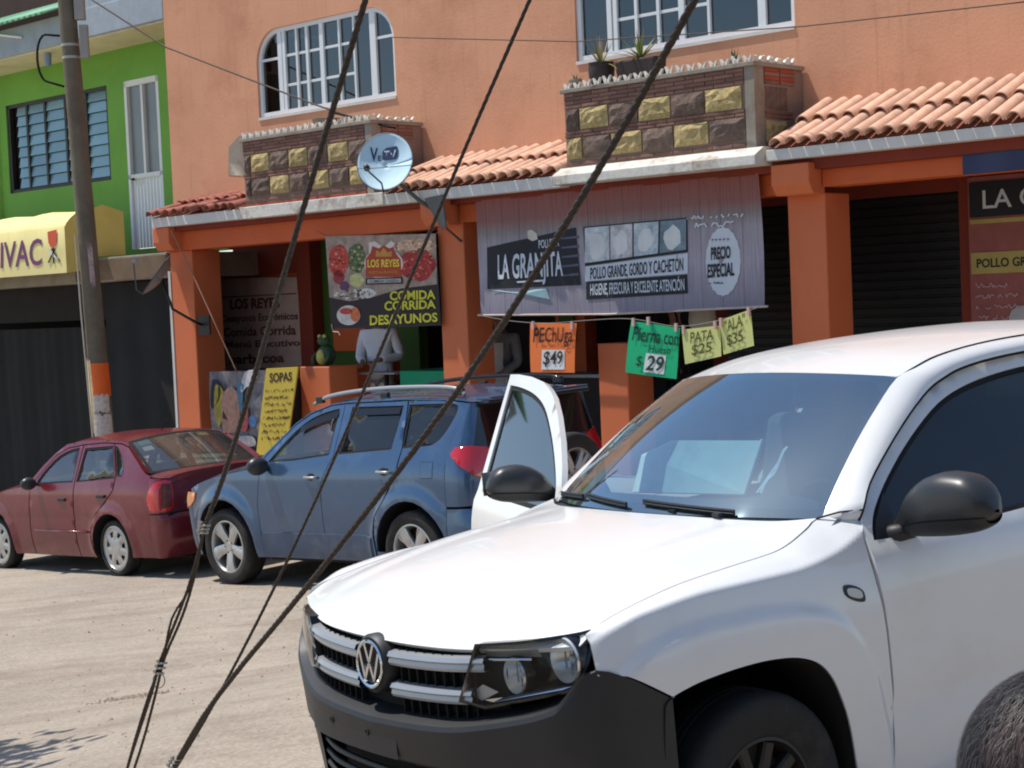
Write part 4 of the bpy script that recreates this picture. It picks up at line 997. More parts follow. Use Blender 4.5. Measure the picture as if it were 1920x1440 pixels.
for z in (.545, .50, .455, .41):
    MB().tube([PU(u, -.035, z) for u in mid], .011, 6).build('intake_bar', PLAST, bmp, smooth=True)
bx('lower_lip', PLAST, bmp, .70, .90, -.55, .55, .31, .345, bevel=.01)
pl = MB().grid(lambda u, z: PU(u, .030, z), [-UY(.46)+i*.05 for i in range(12)]+[UY(.15)], [.618, .728]); 
pl = MB().grid(lambda u, z: PU(u, .026, z), [-.50+i*.065 for i in range(11)], [.618, .64, .728]).build('plate_mount', PLAST, bmp, smooth=True)
for u in (-.28, -.02):
    MB().lathe([(.013, .0), (.010, .004), (.001, .002)], Matrix.Translation(PU(u, .028, .69)) @ Matrix.Rotation(math.pi/2, 4, 'Y'), 10).build('plate_screw', SEAMK, pl)
# side repeater, mirrors
RPC = .975
rp = [(-.470+.050*math.cos(a)*(1 if abs(math.cos(a)) < .8 else 1), RPC+.0205*math.copysign(abs(math.sin(a))**.6, math.sin(a))+.018*math.cos(a)) for a in [i*math.pi/10 for i in range(20)]]
panel('side_repeater', PLAST, TR, rp, FEN, ds=.02, off=.003, lip=.004)
panel('side_repeater_lens', mat('repeater_lens', srgb(196, 196, 190), .2, var=0), TR, [( -.47+(x+.47)*.72, RPC+(w_-RPC)*.62) for x, w_ in rp], FEN, ds=.02, off=.006, lip=.003)
def mirror_at(parent, post, sg):
    cx, cy, cz = (-.80, 1.165, 1.268); sh = Vector((0, 0, 0)) if sg > 0 else Vector((.05, .10, .02)); ks = 1 if sg > 0 else .74
    TOP = [(.835, 1.185), (.88, 1.205), (.91, 1.245), (.94, 1.290), (.985, 1.332), (1.05, 1.368), (1.13, 1.386), (1.21, 1.380), (1.265, 1.352), (1.30, 1.305), (1.316, 1.26)]
    BOT = [(.835, 1.158), (.92, 1.160), (1.1, 1.172), (1.22, 1.190), (1.28, 1.212), (1.30, 1.225), (1.316, 1.25)]
    DEP = [(.835, .018), (.90, .040), (.98, .078), (1.10, .100), (1.22, .092), (1.29, .062), (1.316, .012)]
    def sec(y, a, k=1.0):
        t, b_, d = sinterp(y, TOP), sinterp(y, BOT), sinterp(y, DEP); h = (t-b_)/2; ex = lambda q, e: math.copysign(abs(q)**e, q)
        return Vector((cx+ex(math.cos(a), .75)*d*k*ks-.01, sg*(1.10+(y-1.10)*ks), 1.27+((t+b_)/2+ex(math.sin(a), .8)*h*k-1.27)*ks))+Vector((sh.x, -sg*sh.y, sh.z))
    ysm = [.835+.481*i/30 for i in range(31)]
    m_ = MB().grid(lambda y, a: tuple(sec(y, a)), ysm, [i*2*math.pi/28 for i in range(29)])
    m_.v = [tuple(post(Vector(p))) for p in m_.v]
    o = m_.build('wing_mirror', MIRK, parent, smooth=True, weld=True)
    m4 = MB().grid(lambda y, a: tuple(sec(y, a, 1.03)-Vector((0, 0, .012))), ysm[:-1], [math.pi+.35+i*(math.pi-.7)/12 for i in range(13)]); m4.v = [tuple(post(Vector(p))) for p in m4.v]
    m4.build('mirror_base', PLAST, o, smooth=True)
    m2 = MB().tube([(cx+.06+sh.x, sg*.86, 1.15), (cx+.03+sh.x, sg*.90, 1.16), (cx+sh.x, sg*(.95-sh.y), 1.17+sh.z)], [.036, .034, .03], 10); m2.v = [tuple(post(Vector(p))) for p in m2.v]
    m2.build('mirror_arm', PLAST, o, smooth=True)
    m3 = MB().grid(lambda a, b: (cx-.075+sh.x, sg*(cy+a-sh.y), cz+b+sh.z), [-.08, 0, .09], [-.045, .06]); m3.v = [tuple(post(Vector(p))) for p in m3.v]
    m3.build('mirror_glass', CHROME, o)
ident = lambda p: p
mirror_at(TR, ident, 1)
# the far door, swung open about its front hinge
HX, HY = -.60, -.93; OPEN = math.radians(DOOR_DEG)
def swing(p):
    dx, dy = p.x-HX, p.y-HY; c, s = math.cos(OPEN), math.sin(OPEN)
    return Vector((HX+dx*c-dy*s, HY+dx*s+dy*c, p.z))
fd = panel('front_door', WHITE_CAR, TR, DOOR_O, DL, holes=[GLASS_O], ds=.05, inset=.003, lip=.03, mirror=True, post=swing, label='open far door with dark tinted window')
panel('door_inner', CAB, fd, [p for p in DOOR_O if p[1] < 1.14]+[(-.60, 1.13), (-1.655, 1.13)] if False else [(-1.83, .32), (-.62, .32), (-.61, 1.13), (-1.83, 1.13)], DL, ds=.1, off=-.05, lip=0, mirror=True, post=swing)
panel('door_glass', glass('open_door_glass', (.12, .13, .14), .10, .02), fd, inset_poly(GLASS_O, -.012), DL, ds=.1, off=-.012, lip=0, mirror=True, post=swing)
panel('window_seal', SEAMK, fd, inset_poly(GLASS_O, -.004), DL, holes=[inset_poly(GLASS_O if area2(GLASS_O) > 0 else GLASS_O[::-1], .018)], ds=.1, off=-.008, lip=0, mirror=True, post=swing)
mirror_at(fd, swing, -1)
# wheels
wheel(TR, 0, .80, .365, .375, .25, .60, 'steel', rimmat=METALD, steer=0)
for x, y in ((0, -.80), (-3.095, .80), (-3.095, -.80)): wheel(TR, x, y, .365, .375, .25, .60, 'steel', rimmat=METALD)
# things lying in the cab, seen through the windscreen
def cabthing(name, label, cat):
    o = empty(name, label, cat, None, mat4=M_TRK.copy()); return o
bo = cabthing('board', 'pale greenish board standing on the dashboard behind the pickup windscreen', 'board')
mb_ = MB().prism([(-.93, -.74, 1.215), (-.93, -.035, 1.235), (-1.06, -.035, 1.44), (-1.06, -.60, 1.43), (-1.0, -.74, 1.37)], (-.012, 0, -.006)).build('board_sheet', BOARD, bo)
MB().tube([(-1.055, -.032, 1.445), (-.925, -.032, 1.235)], .008, 6).build('board_edge', mat('white_edge', srgb(236, 240, 236), .6, var=0), bo)
st = cabthing('strap', 'white twisted strap lying in the cab beside the pale board', 'strap')
MB().grid(lambda u, k: (-.93-.12*u, .05+.05*u+k*.016, 1.245+.17*u+.01*math.sin(u*9)), [i/8 for i in range(9)], [0, 1]).grid(lambda u, k: (-.93-.12*u, .03+.07*u+k*.012, 1.245+.16*u), [i/8 for i in range(7)], [0, 1]).build('strap_band', mat('white_edge', srgb(236, 240, 236)), st)
# ---------------------------------------------------------------- the two parked cars
def car_root(name, label, x, y, yaw):
    n = Vector((-GX, -GY, 1)).normalized(); c, s = math.cos(yaw), math.sin(yaw)
    ex = Vector((c, s, GX*c+GY*s)).normalized(); ey = n.cross(ex)
    M = Matrix(((ex.x, ey.x, n.x, x), (ex.y, ey.y, n.y, y), (ex.z, ey.z, n.z, GX*x+GY*y), (0, 0, 0, 1)))
    return empty(name, label, 'car', None, mat4=M)
def arcpts(cx, cz, r, a0, a1, n=16): return [(cx+r*math.cos(math.radians(lerp(a0, a1, i/n))), cz+r*math.sin(math.radians(lerp(a0, a1, i/n)))) for i in range(n+1)]
def end_path(xc, Y, xn, e=.62, n=22):
    """plan curve from the side (xc, Y) round to the centre (xn, 0)"""
    return [(xc+(xn-xc)*abs(math.sin(i/n*math.pi/2))**e if i else xc, Y*abs(math.cos(i/n*math.pi/2))**e if i < n else 0) for i in range(n+1)]
def both(fn):
    fn(False); fn(True)
def build_car(C, R, spec):
    S, top = spec['S'], spec['top']
    paint = spec['paint']
    L = lambda x, z: (x, S(x, z), z)
    for mr in (False, True):
        for nm, o_, hs in spec['panels']: panel(nm, paint, C, o_, L, holes=hs, ds=.05, inset=.0035, lip=.02, mirror=mr)
        for nm, g_, m_ in spec['glass']:
            panel(nm, m_, C, inset_poly(g_, -.012), L, ds=.12, off=-.014, lip=0, mirror=mr)
            panel('window_seal', SEAMK, C, inset_poly(g_, -.003), L, holes=[inset_poly(g_ if area2(g_) > 0 else g_[::-1], .016)], ds=.08, off=-.006, lip=0, mirror=mr)
    for sg in (1, -1):
        for (x0, x1) in spec['inner']: MB().grid(lambda x, z: (x, sg*(S(x, z)-.05), z), [lerp(x0, x1, i/10) for i in range(11)], [.24, .5, .8, spec['belt']-.03]).build('inner_panel', SEAMK, C)
        for cx, cz, r in spec['arches']:
            m_ = MB(); P = arcpts(cx, cz, r, -12, 192, 20)
            m_.grid(lambda i, k: (P[int(i)][0], sg*lerp(S(P[int(i)][0], P[int(i)][1])-.003, .45, k), P[int(i)][1]), list(range(21)), [0, .04, 1]).box(cx-r, cx+r, sg*.45, sg*.43, cz-.1, cz+r)
            m_.build('wheel_arch_liner', SEAMK, C, smooth=True, auto=40)
def deck(name, m, C, xs_, ysf, zsf, zcf, p=3.0, n=24, extra=None):
    """bonnet, roof or boot lid: a crowned sheet between the two shoulders"""
    def f(x, s):
        a = abs(s); z = zsf(x)+(zcf(x)-zsf(x))*(1-a**p)
        return (x, s*ysf(x), z+(extra(x, s) if extra else 0))
    return MB().grid(f, xs_, [-1+2*i/n for i in range(n+1)]).build(name, m, C, smooth=True)
# ---------------- blue SUV
SU = car_root('suv', 'blue five door suv with black roof rails and a covered spare wheel on its tail', -2.12495069, 17.01069585, 2.3581289601945676)
BLUE = mat('blue_metallic_paint', srgb(60, 88, 120), .24, metal=.35, var=.03, coat=.7, dirt=srgb(92, 118, 146), dscale=2, damt=.3)
BLUEC = mat('blue_grey_cladding', srgb(66, 82, 106), .5, var=.05, dirt=srgb(110, 116, 120), dscale=2)
def S_suv(x, z):
    y = sinterp(z, [(.20, .83), (.30, .868), (.50, .892), (.75, .905), (.98, .898), (1.10, .878), (1.18, .850), (1.60, .690), (1.70, .655)])
    k = 1
    if x > .05: k -= .115*((x-.05)/.75)**2.2
    if x < -2.9: k -= .075*((-x-2.9)/.5)**2
    y *= k
    for cx in (0, -2.66):
        r = math.hypot(x-cx, z-.36); y += .030*(1-smooth01(.50, .585, r))
    y += .012*math.exp(-((z-.50)/.03)**2)*0
    return y
def top_suv(x): return sinterp(x, [(-3.36, 1.600), (-3.15, 1.628), (-2.5, 1.665), (-1.8, 1.672), (-1.5, 1.652), (-1.22, 1.585), (-1.02, 1.49), (-.75, 1.30), (-.46, 1.10)])
def sh_suv(x): return sinterp(x, [(-.8, 1.14), (-.46, 1.10), (-.1, 1.06), (.26, 1.0), (.55, .92), (.70, .84), (.80, .76)])
fg = catmull([(-.72, 1.16), (-.85, 1.27), (-1.05, 1.425), (-1.23, 1.52), (-1.42, 1.575), (-1.62, 1.603)], 4)+[(-1.585, 1.21), (-1.1, 1.17)]
rg_ = [(-1.73, 1.215), (-1.80, 1.61), (-2.48, 1.60), (-2.42, 1.245)]
qg = [(-2.56, 1.25)]+[(-2.56, 1.605)]+catmull([(-3.0, 1.598), (-3.15, 1.575), (-3.12, 1.46), (-3.03, 1.33), (-2.93, 1.27)], 4)
aF = arcpts(0, .36, .455, -12, 192); aR = arcpts(-2.66, .36, .455, -12, 192)
gut = [(-.46, 1.10), (-.75, 1.30), (-1.02, 1.485), (-1.22, 1.575), (-1.5, 1.64)]
sp_ = {'S': S_suv, 'top': top_suv, 'paint': BLUE, 'belt': 1.2,
 'panels': [('front_fender', [(.56, .26)]+[(.56, .40)]+[(.56, sh_suv(.56)-.0)]+[(x, sh_suv(x)) for x in (.4, .26, .1, -.1, -.3, -.46)]+[(-.62, 1.13), (-.585, .95), (-.55, .75), (-.555, .5), (-.60, .27), (-.47, .27)]+aF[::-1][1:-1]+[(.455, .27)], []),
   ('front_door', [(-.60, .27), (-.555, .5), (-.55, .75), (-.585, .95), (-.62, 1.13), (-.66, 1.205), (-.80, 1.31), (-1.02, 1.475), (-1.22, 1.57), (-1.5, 1.635), (-1.69, 1.645), (-1.655, 1.2), (-1.50, .95), (-1.49, .27)], [fg]),
   ('rear_door', [(-1.49, .27), (-1.50, .95), (-1.655, 1.2), (-1.69, 1.645), (-2.53, 1.642), (-2.56, 1.25), (-2.52, 1.05), (-2.34, .80), (-2.22, .68), (-2.18, .5), (-2.19, .27)], [rg_]),
   ('rear_quarter', [(-2.205, .27), (-2.20, .5), (-2.235, .68), (-2.35, .80), (-2.53, 1.05), (-2.565, 1.25), (-2.54, 1.642), (-2.9, 1.632), (-3.15, 1.612), (-3.30, 1.59), (-3.22, 1.40), (-3.14, 1.24), (-3.12, 1.1), (-3.12, .30)]+aR[1:-1][0:-1], [qg]),
   ('roof_side', [(-.46, 1.105), (-.62, 1.135), (-.66, 1.21), (-.80, 1.315), (-1.02, 1.48), (-1.22, 1.575), (-1.5, 1.64), (-1.7, 1.65), (-2.5, 1.648), (-3.15, 1.618), (-3.30, 1.595), (-3.36, 1.605), (-3.15, 1.632), (-2.5, 1.668), (-1.8, 1.675), (-1.5, 1.655), (-1.22, 1.595), (-1.02, 1.50), (-.75, 1.31)], [])],
 'glass': [('door_glass', fg, CLEARG), ('door_glass', rg_, TINTG), ('quarter_glass', qg, TINTG)],
 'inner': [(-.56, -2.15)], 'arches': [(0, .36, .455), (-2.66, .36, .455)]}
build_car(SU, None, sp_)
xs_ = [-.46+i*.06 for i in range(22)]
yb = lambda x: S_suv(x, sh_suv(x))
deck('bonnet', BLUE, SU, xs_, yb, sh_suv, lambda x: sh_suv(x)+sinterp(x, [(-.46, .075), (.2, .085), (.6, .06), (.82, .02)]), 2.6)
MB().grid(lambda s, v: (lerp(-.36-.14*s*s, -1.14-.10*s*s, v), s*lerp(.755, .655, v), lerp(1.175-.06*s*s, 1.625-.04*s*s, v)+.02*4*v*(1-v)), [-1+i/10 for i in range(21)], [i/8 for i in range(9)]).build('windscreen', CLEARG, SU, smooth=True)
deck('roof', BLUE, SU, [-3.38+i*.085 for i in range(26)]+[-1.19], lambda x: S_suv(x, top_suv(x))-.004, lambda x: top_suv(x)-.002, lambda x: top_suv(x)+.052, 2.2)
# nose and tail swept round the corners
def nose_grid(name, m, C, xc, S, prof, zs, e=.62, sgn=1, off=0, n=22, pr=None):
    def f(i, z):
        xn = sinterp(z, prof); P = end_path(xc, S(xc, z), xn, e, n); k = int(abs(i)); p = P[n-k] if k <= n else P[0]
        return (p[0]+off*sgn, p[1]*(1 if i >= 0 else -1), z)
    return MB().grid(f, list(range(-n, n+1)), zs).build(name, m, C, smooth=True, auto=60)
nose_grid('front_bumper', BLUE, SU, .56, S_suv, [(.24, .66), (.36, .72), (.5, .77), (.74, .79), (.84, .76), (.92, .60)], [.26, .36, .44, .52, .6, .68, .76, .84])
TAILP = [(.28, -3.40), (.42, -3.50), (.62, -3.52), (.72, -3.47), (.76, -3.43), (1.0, -3.44), (1.15, -3.42), (1.25, -3.40), (1.6, -3.33)]
nose_grid('rear_bumper', BLUE, SU, -3.12, S_suv, TAILP, [.28, .34, .42, .52, .62, .70, .74], e=.5)
nose_grid('tailgate', BLUE, SU, -3.12, S_suv, TAILP, [.76, .85, .95, 1.05, 1.14, 1.22], e=.5)
def tailpt(i, z, n=22, off=0):
    P = end_path(-3.12 if z < 1.24 else lerp(-3.14, -3.28, (z-1.24)/.36), S_suv(-3.12, z)*(1 if z < 1.24 else 1), sinterp(z, TAILP), .5, n)
    k = abs(i); a = P[min(n, int(n-k))]; b = P[min(n, int(n-k)+1)]; t = (n-k)-int(n-k); return (lerp(a[0], b[0], t)-off, lerp(a[1], b[1], t)*(1 if i >= 0 else -1), z)
for sg in (1, -1): MB().grid(lambda i, z: tailpt(sg*i, z), [13+i for i in range(10)], [1.22, 1.3, 1.4, 1.5, 1.59]).build('rear_pillar', BLUE, SU, smooth=True)
MB().grid(lambda i, z: tailpt(i, z), [-13+i for i in range(27)], [1.22, 1.3, 1.4, 1.5, 1.58]).build('rear_window', mat('tinted_rear_glass', srgb(26, 26, 30), .06, var=0, spec=.8), SU, smooth=True, auto=60)
bx('spoiler', BLUE, SU, -3.46, -3.28, -.60, .60, 1.60, 1.635, bevel=.012)
bx('spoiler_underside', PLAST, SU, -3.45, -3.30, -.62, .62, 1.575, 1.60, bevel=.008)
# tail lamps wrap from the side on to the tail
def SL2(a, z):  # a: arc along side (+) then round the corner
    x = -3.12-a
    if a <= 0: return (x, S_suv(x, z)+.004, z)
    P = end_path(-3.12, S_suv(-3.12, z), sinterp(z, TAILP), .5, 40); L_ = 0
    for p, q in zip(P, P[1:]):
        d = math.hypot(q[0]-p[0], q[1]-p[1])
        if L_+d >= a: t = (a-L_)/d; return (lerp(p[0], q[0], t), lerp(p[1], q[1], t), z)
        L_ += d
    return (P[-1][0], 0, z)
tl = [(.05, 1.19), (.10, 1.24), (.22, 1.245), (.36, 1.225), (.46, 1.19), (.52, 1.13), (.54, 1.03), (.50, .955), (.42, .94), (.30, 1.0), (.18, 1.08), (.09, 1.15)]
for mr in (False, True):
    o = panel('tail_lamp', REDL, SU, tl, SL2, ds=.03, off=.012, lip=.014, mirror=mr)
    panel('lamp_lens', mat('clear_amber_lens', srgb(206, 150, 120), .2, var=.3, scale=30, coat=.5), o, [(.30, 1.01), (.42, .955), (.49, .97), (.525, 1.03), (.42, 1.06)], SL2, ds=.03, off=.018, lip=.004, mirror=mr)
    hlp = [(.80-.28, .70), (.80-.22, .80)]
    h_ = [(.34, .80), (.30, .88), (.20, .945), (.08, .95), (.16, .86), (.26, .78)]
    # headlamp at the front corner
    def FL(a, z):
        P = end_path(.56, S_suv(.56, min(z, .86)), sinterp(z, [(.24, .66), (.5, .77), (.74, .79), (.84, .76), (.92, .62)]), .62, 40); L_ = 0
        if a <= 0: return (.56+a, S_suv(.56+a, z), z)
        for p, q in zip(P, P[1:]):
            d = math.hypot(q[0]-p[0], q[1]-p[1])
            if L_+d >= a: t = (a-L_)/d; return (lerp(p[0], q[0], t), lerp(p[1], q[1], t), z)
            L_ += d
        return (P[-1][0], 0, z)
    panel('headlamp', AMBL, SU, [(-.10, .875), (.02, .885), (.18, .86), (.36, .80), (.36, .72), (.16, .71), (.02, .75), (-.06, .80)], FL, ds=.04, off=.012, lip=.012, mirror=mr)
    panel('side_cladding', BLUEC, SU, [(-.56, .285), (-2.14, .285), (-2.14, .485), (-2.05, .51), (-.60, .51), (-.55, .46)], lambda x, z: (x, S_suv(x, z), z), ds=.06, off=.014, lip=.014, mirror=mr)
for sg in (1, -1):
    P = catmull([(-1.16, .60, 1.655), (-1.35, .60, 1.712), (-1.7, .60, 1.745), (-2.2, .60, 1.758), (-2.8, .60, 1.742), (-3.08, .60, 1.712), (-3.16, .60, 1.66)], 4)
    MB().tube([(x, sg*(y-.0), z) for x, y, z in P], .019, 8).build('roof_rail', PLASTG if sg < 0 else SILV, SU, smooth=True)
    for x in (-1.25, -2.15, -3.1): MB().box(x-.05, x+.05, sg*.58, sg*.62, 1.66, 1.72).build('rail_foot', PLAST, SU, bevel=.01)
    # mirrors and handles
    mm = MB().ball((-.72, sg*.985, 1.135), (.075, .115, .085), 16, 10); mm.build('wing_mirror', MIRK, SU, smooth=True)
    MB().tube([(-.70, sg*.86, 1.10), (-.70, sg*.93, 1.11)], .025, 8).build('mirror_arm', MIRK, SU)
    for x, z in ((-1.38, 1.015), (-2.38, 1.055)):
        h = MB().tube([(x+.085, sg*.905, z+.005), (x+.06, sg*.928, z+.004), (x-.06, sg*.928, z), (x-.085, sg*.905, z)], .013, 8).build('door_handle', SILV, SU, smooth=True)
        MB().ball((x+.01, sg*.893, z+.004), (.06, .010, .035), 12, 6).build('handle_cup', SEAMK, h, smooth=True)
    for a, b in (((-1.12, 1.46), (-1.62, 1.59)), ((-1.82, 1.595), (-2.46, 1.59))):
        MB().grid(lambda u, k: (lerp(a[0], b[0], u), sg*(S_suv(lerp(a[0], b[0], u), lerp(a[1], b[1], u)-.055*k)+.010), lerp(a[1]+.03*math.sin(u*3.14)*(a[0] > -1.5), b[1], u)-.055*k), [0, .25, .5, .75, 1], [0, 1]).build('rain_guard', PLASTG, SU, smooth=True)
flap = [(-2.83, 1.00), (-2.83, 1.13), (-2.98, 1.13), (-2.98, 1.00)]
panel('fuel_flap', BLUE, SU, flap, lambda x, z: (x, S_suv(x, z), z), ds=.03, off=.002, lip=.01)
panel('flap_gap', SEAMK, SU, inset_poly(flap[::-1], -.004), lambda x, z: (x, S_suv(x, z), z), ds=.05, off=.0008, lip=0)
# spare wheel in its ring
sw_ = wheel(SU, 0, 1, 0, .36, .24, .64, 'five')
M_sp = Matrix.Translation((-3.60, -.10, .90)) @ Matrix.Rotation(math.pi/2, 4, 'Z')
sw_.matrix_local = M_sp @ Matrix.Translation((0, -1, 0)); sw_.name = 'spare_wheel'
for x in (0, -2.66):
    for y in (.80, -.80): wheel(SU, x, y, .36, .362, .225, .70, 'wide')
bx('floor', SEAMK, SU, -3.3, .6, -.44, .44, .24, .34); MB().box(-.52, -.50, -.8, .8, .3, 1.05).build('firewall', SEAMK, SU)
MB().grid(lambda y, k: [(-.50, y, 1.05), (-.62, y, 1.10), (-.86, y, 1.10), (-.95, y, 1.03), (-.97, y, .7)][int(k)], [-.78, -.4, 0, .4, .78], [0, 1, 2, 3, 4]).build('dashboard', CABD, SU, smooth=True)
MB().tube([(-1.02+.05*math.sin(a), .38+.18*math.cos(a), 1.02+.15*math.sin(a)) for a in [i*math.pi/10 for i in range(21)]], .013, 6).build('steering_wheel', CABD, SU)
for y in (.38, -.38): seat(SU, -1.5, y, .62)
bx('rear_bench', CABD, SU, -2.55, -2.40, -.6, .6, .6, 1.25, bevel=.05)
# ---------------- red saloon
RE = car_root('saloon_car', 'dusty dark red four door saloon with black mirrors, behind the blue suv', -3.6225015, 18.4224197, 2.35330209)
RED = mat('dusty_red_paint', srgb(112, 28, 40), .3, metal=.15, var=.06, coat=.45, dirt=srgb(134, 72, 72), dscale=1.6, damt=.45)
def S_red(x, z):
    y = sinterp(z, [(.15, .74), (.22, .775), (.42, .805), (.66, .812), (.86, .800), (.98, .770), (1.05, .742), (1.30, .640), (1.42, .585)])
    k = 1
    if x > 2.4: k -= .13*((x-2.4)/.75)**2
    if x < -.45: k -= .05*((-x-.45)/.4)**2
    y *= k
    for cx in (0, 2.44):
        r = math.hypot(x-cx, z-.29); y += .024*(1-smooth01(.415, .475, r))
    return y-.006*math.exp(-((z-.60)/.02)**2)
def top_red(x): return sinterp(x, [(-.62, 1.075), (-.40, 1.215), (-.20, 1.335), (-.05, 1.375), (.3, 1.405), (.75, 1.405), (1.05, 1.37), (1.25, 1.27), (1.45, 1.14), (1.72, .965)])
def sh_red(x): return sinterp(x, [(-.95, 1.005), (-.62, 1.03), (-.5, 1.035), (1.72, .945), (2.03, .915), (2.47, .845), (2.9, .74), (3.1, .66)])
f1 = catmull([(1.50, .965), (1.40, 1.08), (1.18, 1.235), (.98, 1.305), (.765, 1.335)], 4)+[(.735, .985)]
f2 = [(.665, .985), (.64, 1.325), (.10, 1.342), (-.075, 1.02)]
f3 = [(-.11, 1.04)]+catmull([(.055, 1.335), (-.01, 1.32), (-.13, 1.22), (-.215, 1.09), (-.20, 1.035)], 3)
aR2 = arcpts(0, .29, .365, -14, 194); aF2 = arcpts(2.44, .29, .385, -14, 194)
spr = {'S': S_red, 'top': top_red, 'paint': RED, 'belt': .96,
 'panels': [('front_fender', [(2.80, .20), (2.80, sh_red(2.8))]+[(x, sh_red(x)) for x in (2.6, 2.47, 2.2, 2.03, 1.85)]+[(1.72, .95), (1.60, .94), (1.63, .8), (1.66, .5), (1.66, .18), (2.06, .18)]+aF2[::-1][1:-1]+[(2.82, .20)][:0], []),
  ('front_door', [(1.65, .18), (1.65, .5), (1.62, .8), (1.60, .95), (1.42, 1.10), (1.20, 1.265), (1.0, 1.335), (.70, 1.362), (.70, .95), (.72, .18)], [f1]),
  ('rear_door', [(.71, .18), (.69, .95), (.69, 1.362), (.3, 1.375), (.09, 1.366), (-.09, 1.03), (-.08, .90), (.10, .76), (.34, .60), (.39, .40), (.37, .18)], [f2]),
  ('rear_quarter', [(.38, .42), (.33, .60), (.09, .755), (-.09, .90), (-.10, 1.03), (.08, 1.367), (-.05, 1.36), (-.20, 1.325), (-.40, 1.205), (-.62, 1.065), (-.72, 1.035), (-.72, .20), (-.34, .20)]+aR2[::-1][1:-1], [f3]),
  ('roof_side', [(1.70, .95), (1.60, .952), (1.42, 1.105), (1.20, 1.27), (1.0, 1.34), (.70, 1.367), (.3, 1.38), (-.05, 1.366), (-.20, 1.33), (-.20, 1.345), (-.05, 1.385), (.3, 1.412), (.75, 1.412), (1.05, 1.38), (1.25, 1.285), (1.45, 1.155)], [])],
 'glass': [('door_glass', f1, CLEARG), ('door_glass', f2, CLEARG), ('quarter_glass', f3, CLEARG)],
 'inner': [(.4, 2.0)], 'arches': [(0, .29, .365), (2.44, .29, .385)]}
build_car(RE, None, spr)
deck('bonnet', RED, RE, [1.66+i*.075 for i in range(20)], lambda x: S_red(x, sh_red(x)), sh_red, lambda x: sh_red(x)+sinterp(x, [(1.66, .07), (2.3, .08), (2.8, .05), (3.1, .02)]), 2.6)
deck('roof', RED, RE, [-.10, 0, .1, .2, .3, .4, .5, .6, .7, .8, .9, 1.0, 1.06], lambda x: S_red(x, top_red(x))-.002, lambda x: top_red(x)-.001, lambda x: top_red(x)+.05, 2.2)
MB().grid(lambda s, v: (lerp(1.84-.12*s*s, 1.10-.06*s*s, v), s*lerp(.70, .585, v), lerp(1.0-.05*s*s, 1.425-.045*s*s, v)+.05*v*(1-v)), [-1+i/10 for i in range(21)], [i/8 for i in range(9)]).build('windscreen', CLEARG, RE, smooth=True)
BLK = lambda s, v: (lerp(-.74+.13*s*s, -.12+.04*s*s-.03, v), s*lerp(.665, .575, v), lerp(1.055-.005*s*s, 1.425-.05*s*s, v)+.05*v*(1-v))
MB().grid(BLK, [-.97+i*.097 for i in range(21)], [.03+.94*i/8 for i in range(9)]).build('rear_window', glass('rear_window_glass', (.42, .44, .42), .10, .02, dust=.10), RE, smooth=True)
rb_ = MB()
for (a, b) in ((.0, .05), (.95, 1.0)): rb_.grid(lambda s, v: (BLK(s, v)[0]-.004, BLK(s, v)[1], BLK(s, v)[2]+.002), [-1+i/10 for i in range(21)], [a, b])
for (a, b) in ((-1, -.94), (.94, 1.0)): rb_.grid(lambda s, v: (BLK(s, v)[0]-.004, BLK(s, v)[1], BLK(s, v)[2]+.002), [a, b], [i/8 for i in range(9)])
rb_.build('window_border', SEAMK, RE, smooth=True)
# C pillar web between the side panel and the rear window
for sg in (1, -1):
    MB().grid(lambda i, k: tuple(Vector((lambda x: (x, sg*S_red(x, top_red(x)), top_red(x)))(lerp(-.62, -.06, i))).lerp(Vector(BLK(sg, i)), k)), [i/8 for i in range(9)], [0, .5, 1]).build('rear_pillar', RED, RE, smooth=True)
TRP = [(.20, -.86), (.34, -.95), (.50, -.985), (.62, -.975), (.66, -.93), (.80, -.925), (.95, -.93), (1.01, -.90)]
deck('boot_lid', RED, RE, [-.905+i*.045 for i in range(7)], lambda x: S_red(x, sh_red(x))-.01+(-.06 if x < -.9 else 0), lambda x: sh_red(x)-.004, lambda x: sh_red(x)+.045, 3.2)
nose_grid('rear_bumper', RED, RE, -.715, S_red, TRP, [.20, .27, .34, .42, .50, .58, .62, .645], e=.45)
bf = nose_grid('boot_face', RED, RE, -.715, S_red, TRP, [.655, .72, .80, .88, .95, .98, 1.0, 1.008], e=.45)
for v in bf.data.vertices:
    if v.co.z > .9: v.co.z += .040*(1-min(1, abs(v.co.y)/.72)**3.2)*smooth01(.9, 1.008, v.co.z)
nose_grid('front_bumper', RED, RE, 2.80, S_red, [(.18, 3.02), (.4, 3.10), (.6, 3.08), (.72, 3.0)], [.18, .3, .4, .5, .6, .70], e=.6)
bx('bumper_shadow_gap', SEAMK, RE, -.93, -.80, -.70, .70, .60, .66)
def RL(a, z):
    if a <= 0: return (-.715-a, S_red(-.715-a, z), z)
    P = end_path(-.715, S_red(-.715, z), sinterp(z, TRP), .45, 40); L_ = 0
    for p, q in zip(P, P[1:]):
        d = math.hypot(q[0]-p[0], q[1]-p[1])
        if L_+d >= a: t = (a-L_)/d; return (lerp(p[0], q[0], t), lerp(p[1], q[1], t), z)
        L_ += d
    return (P[-1][0], 0, z)
for mr in (False, True):
    o = panel('tail_lamp', REDL, RE, [(.02, .70), (-.02, .80), (.03, .90), (.10, .965), (.20, .985), (.27, .965), (.30, .85), (.30, .72), (.26, .675), (.08, .672)], RL, ds=.03, off=.010, lip=.012, mirror=mr)
    panel('lamp_lens', mat('smoky_lamp_lens', srgb(96, 44, 44), .25, var=.3, scale=20, coat=.5), o, [(.17, .70), (.17, .95), (.26, .945), (.285, .84), (.285, .72)], RL, ds=.03, off=.015, lip=.004, mirror=mr)
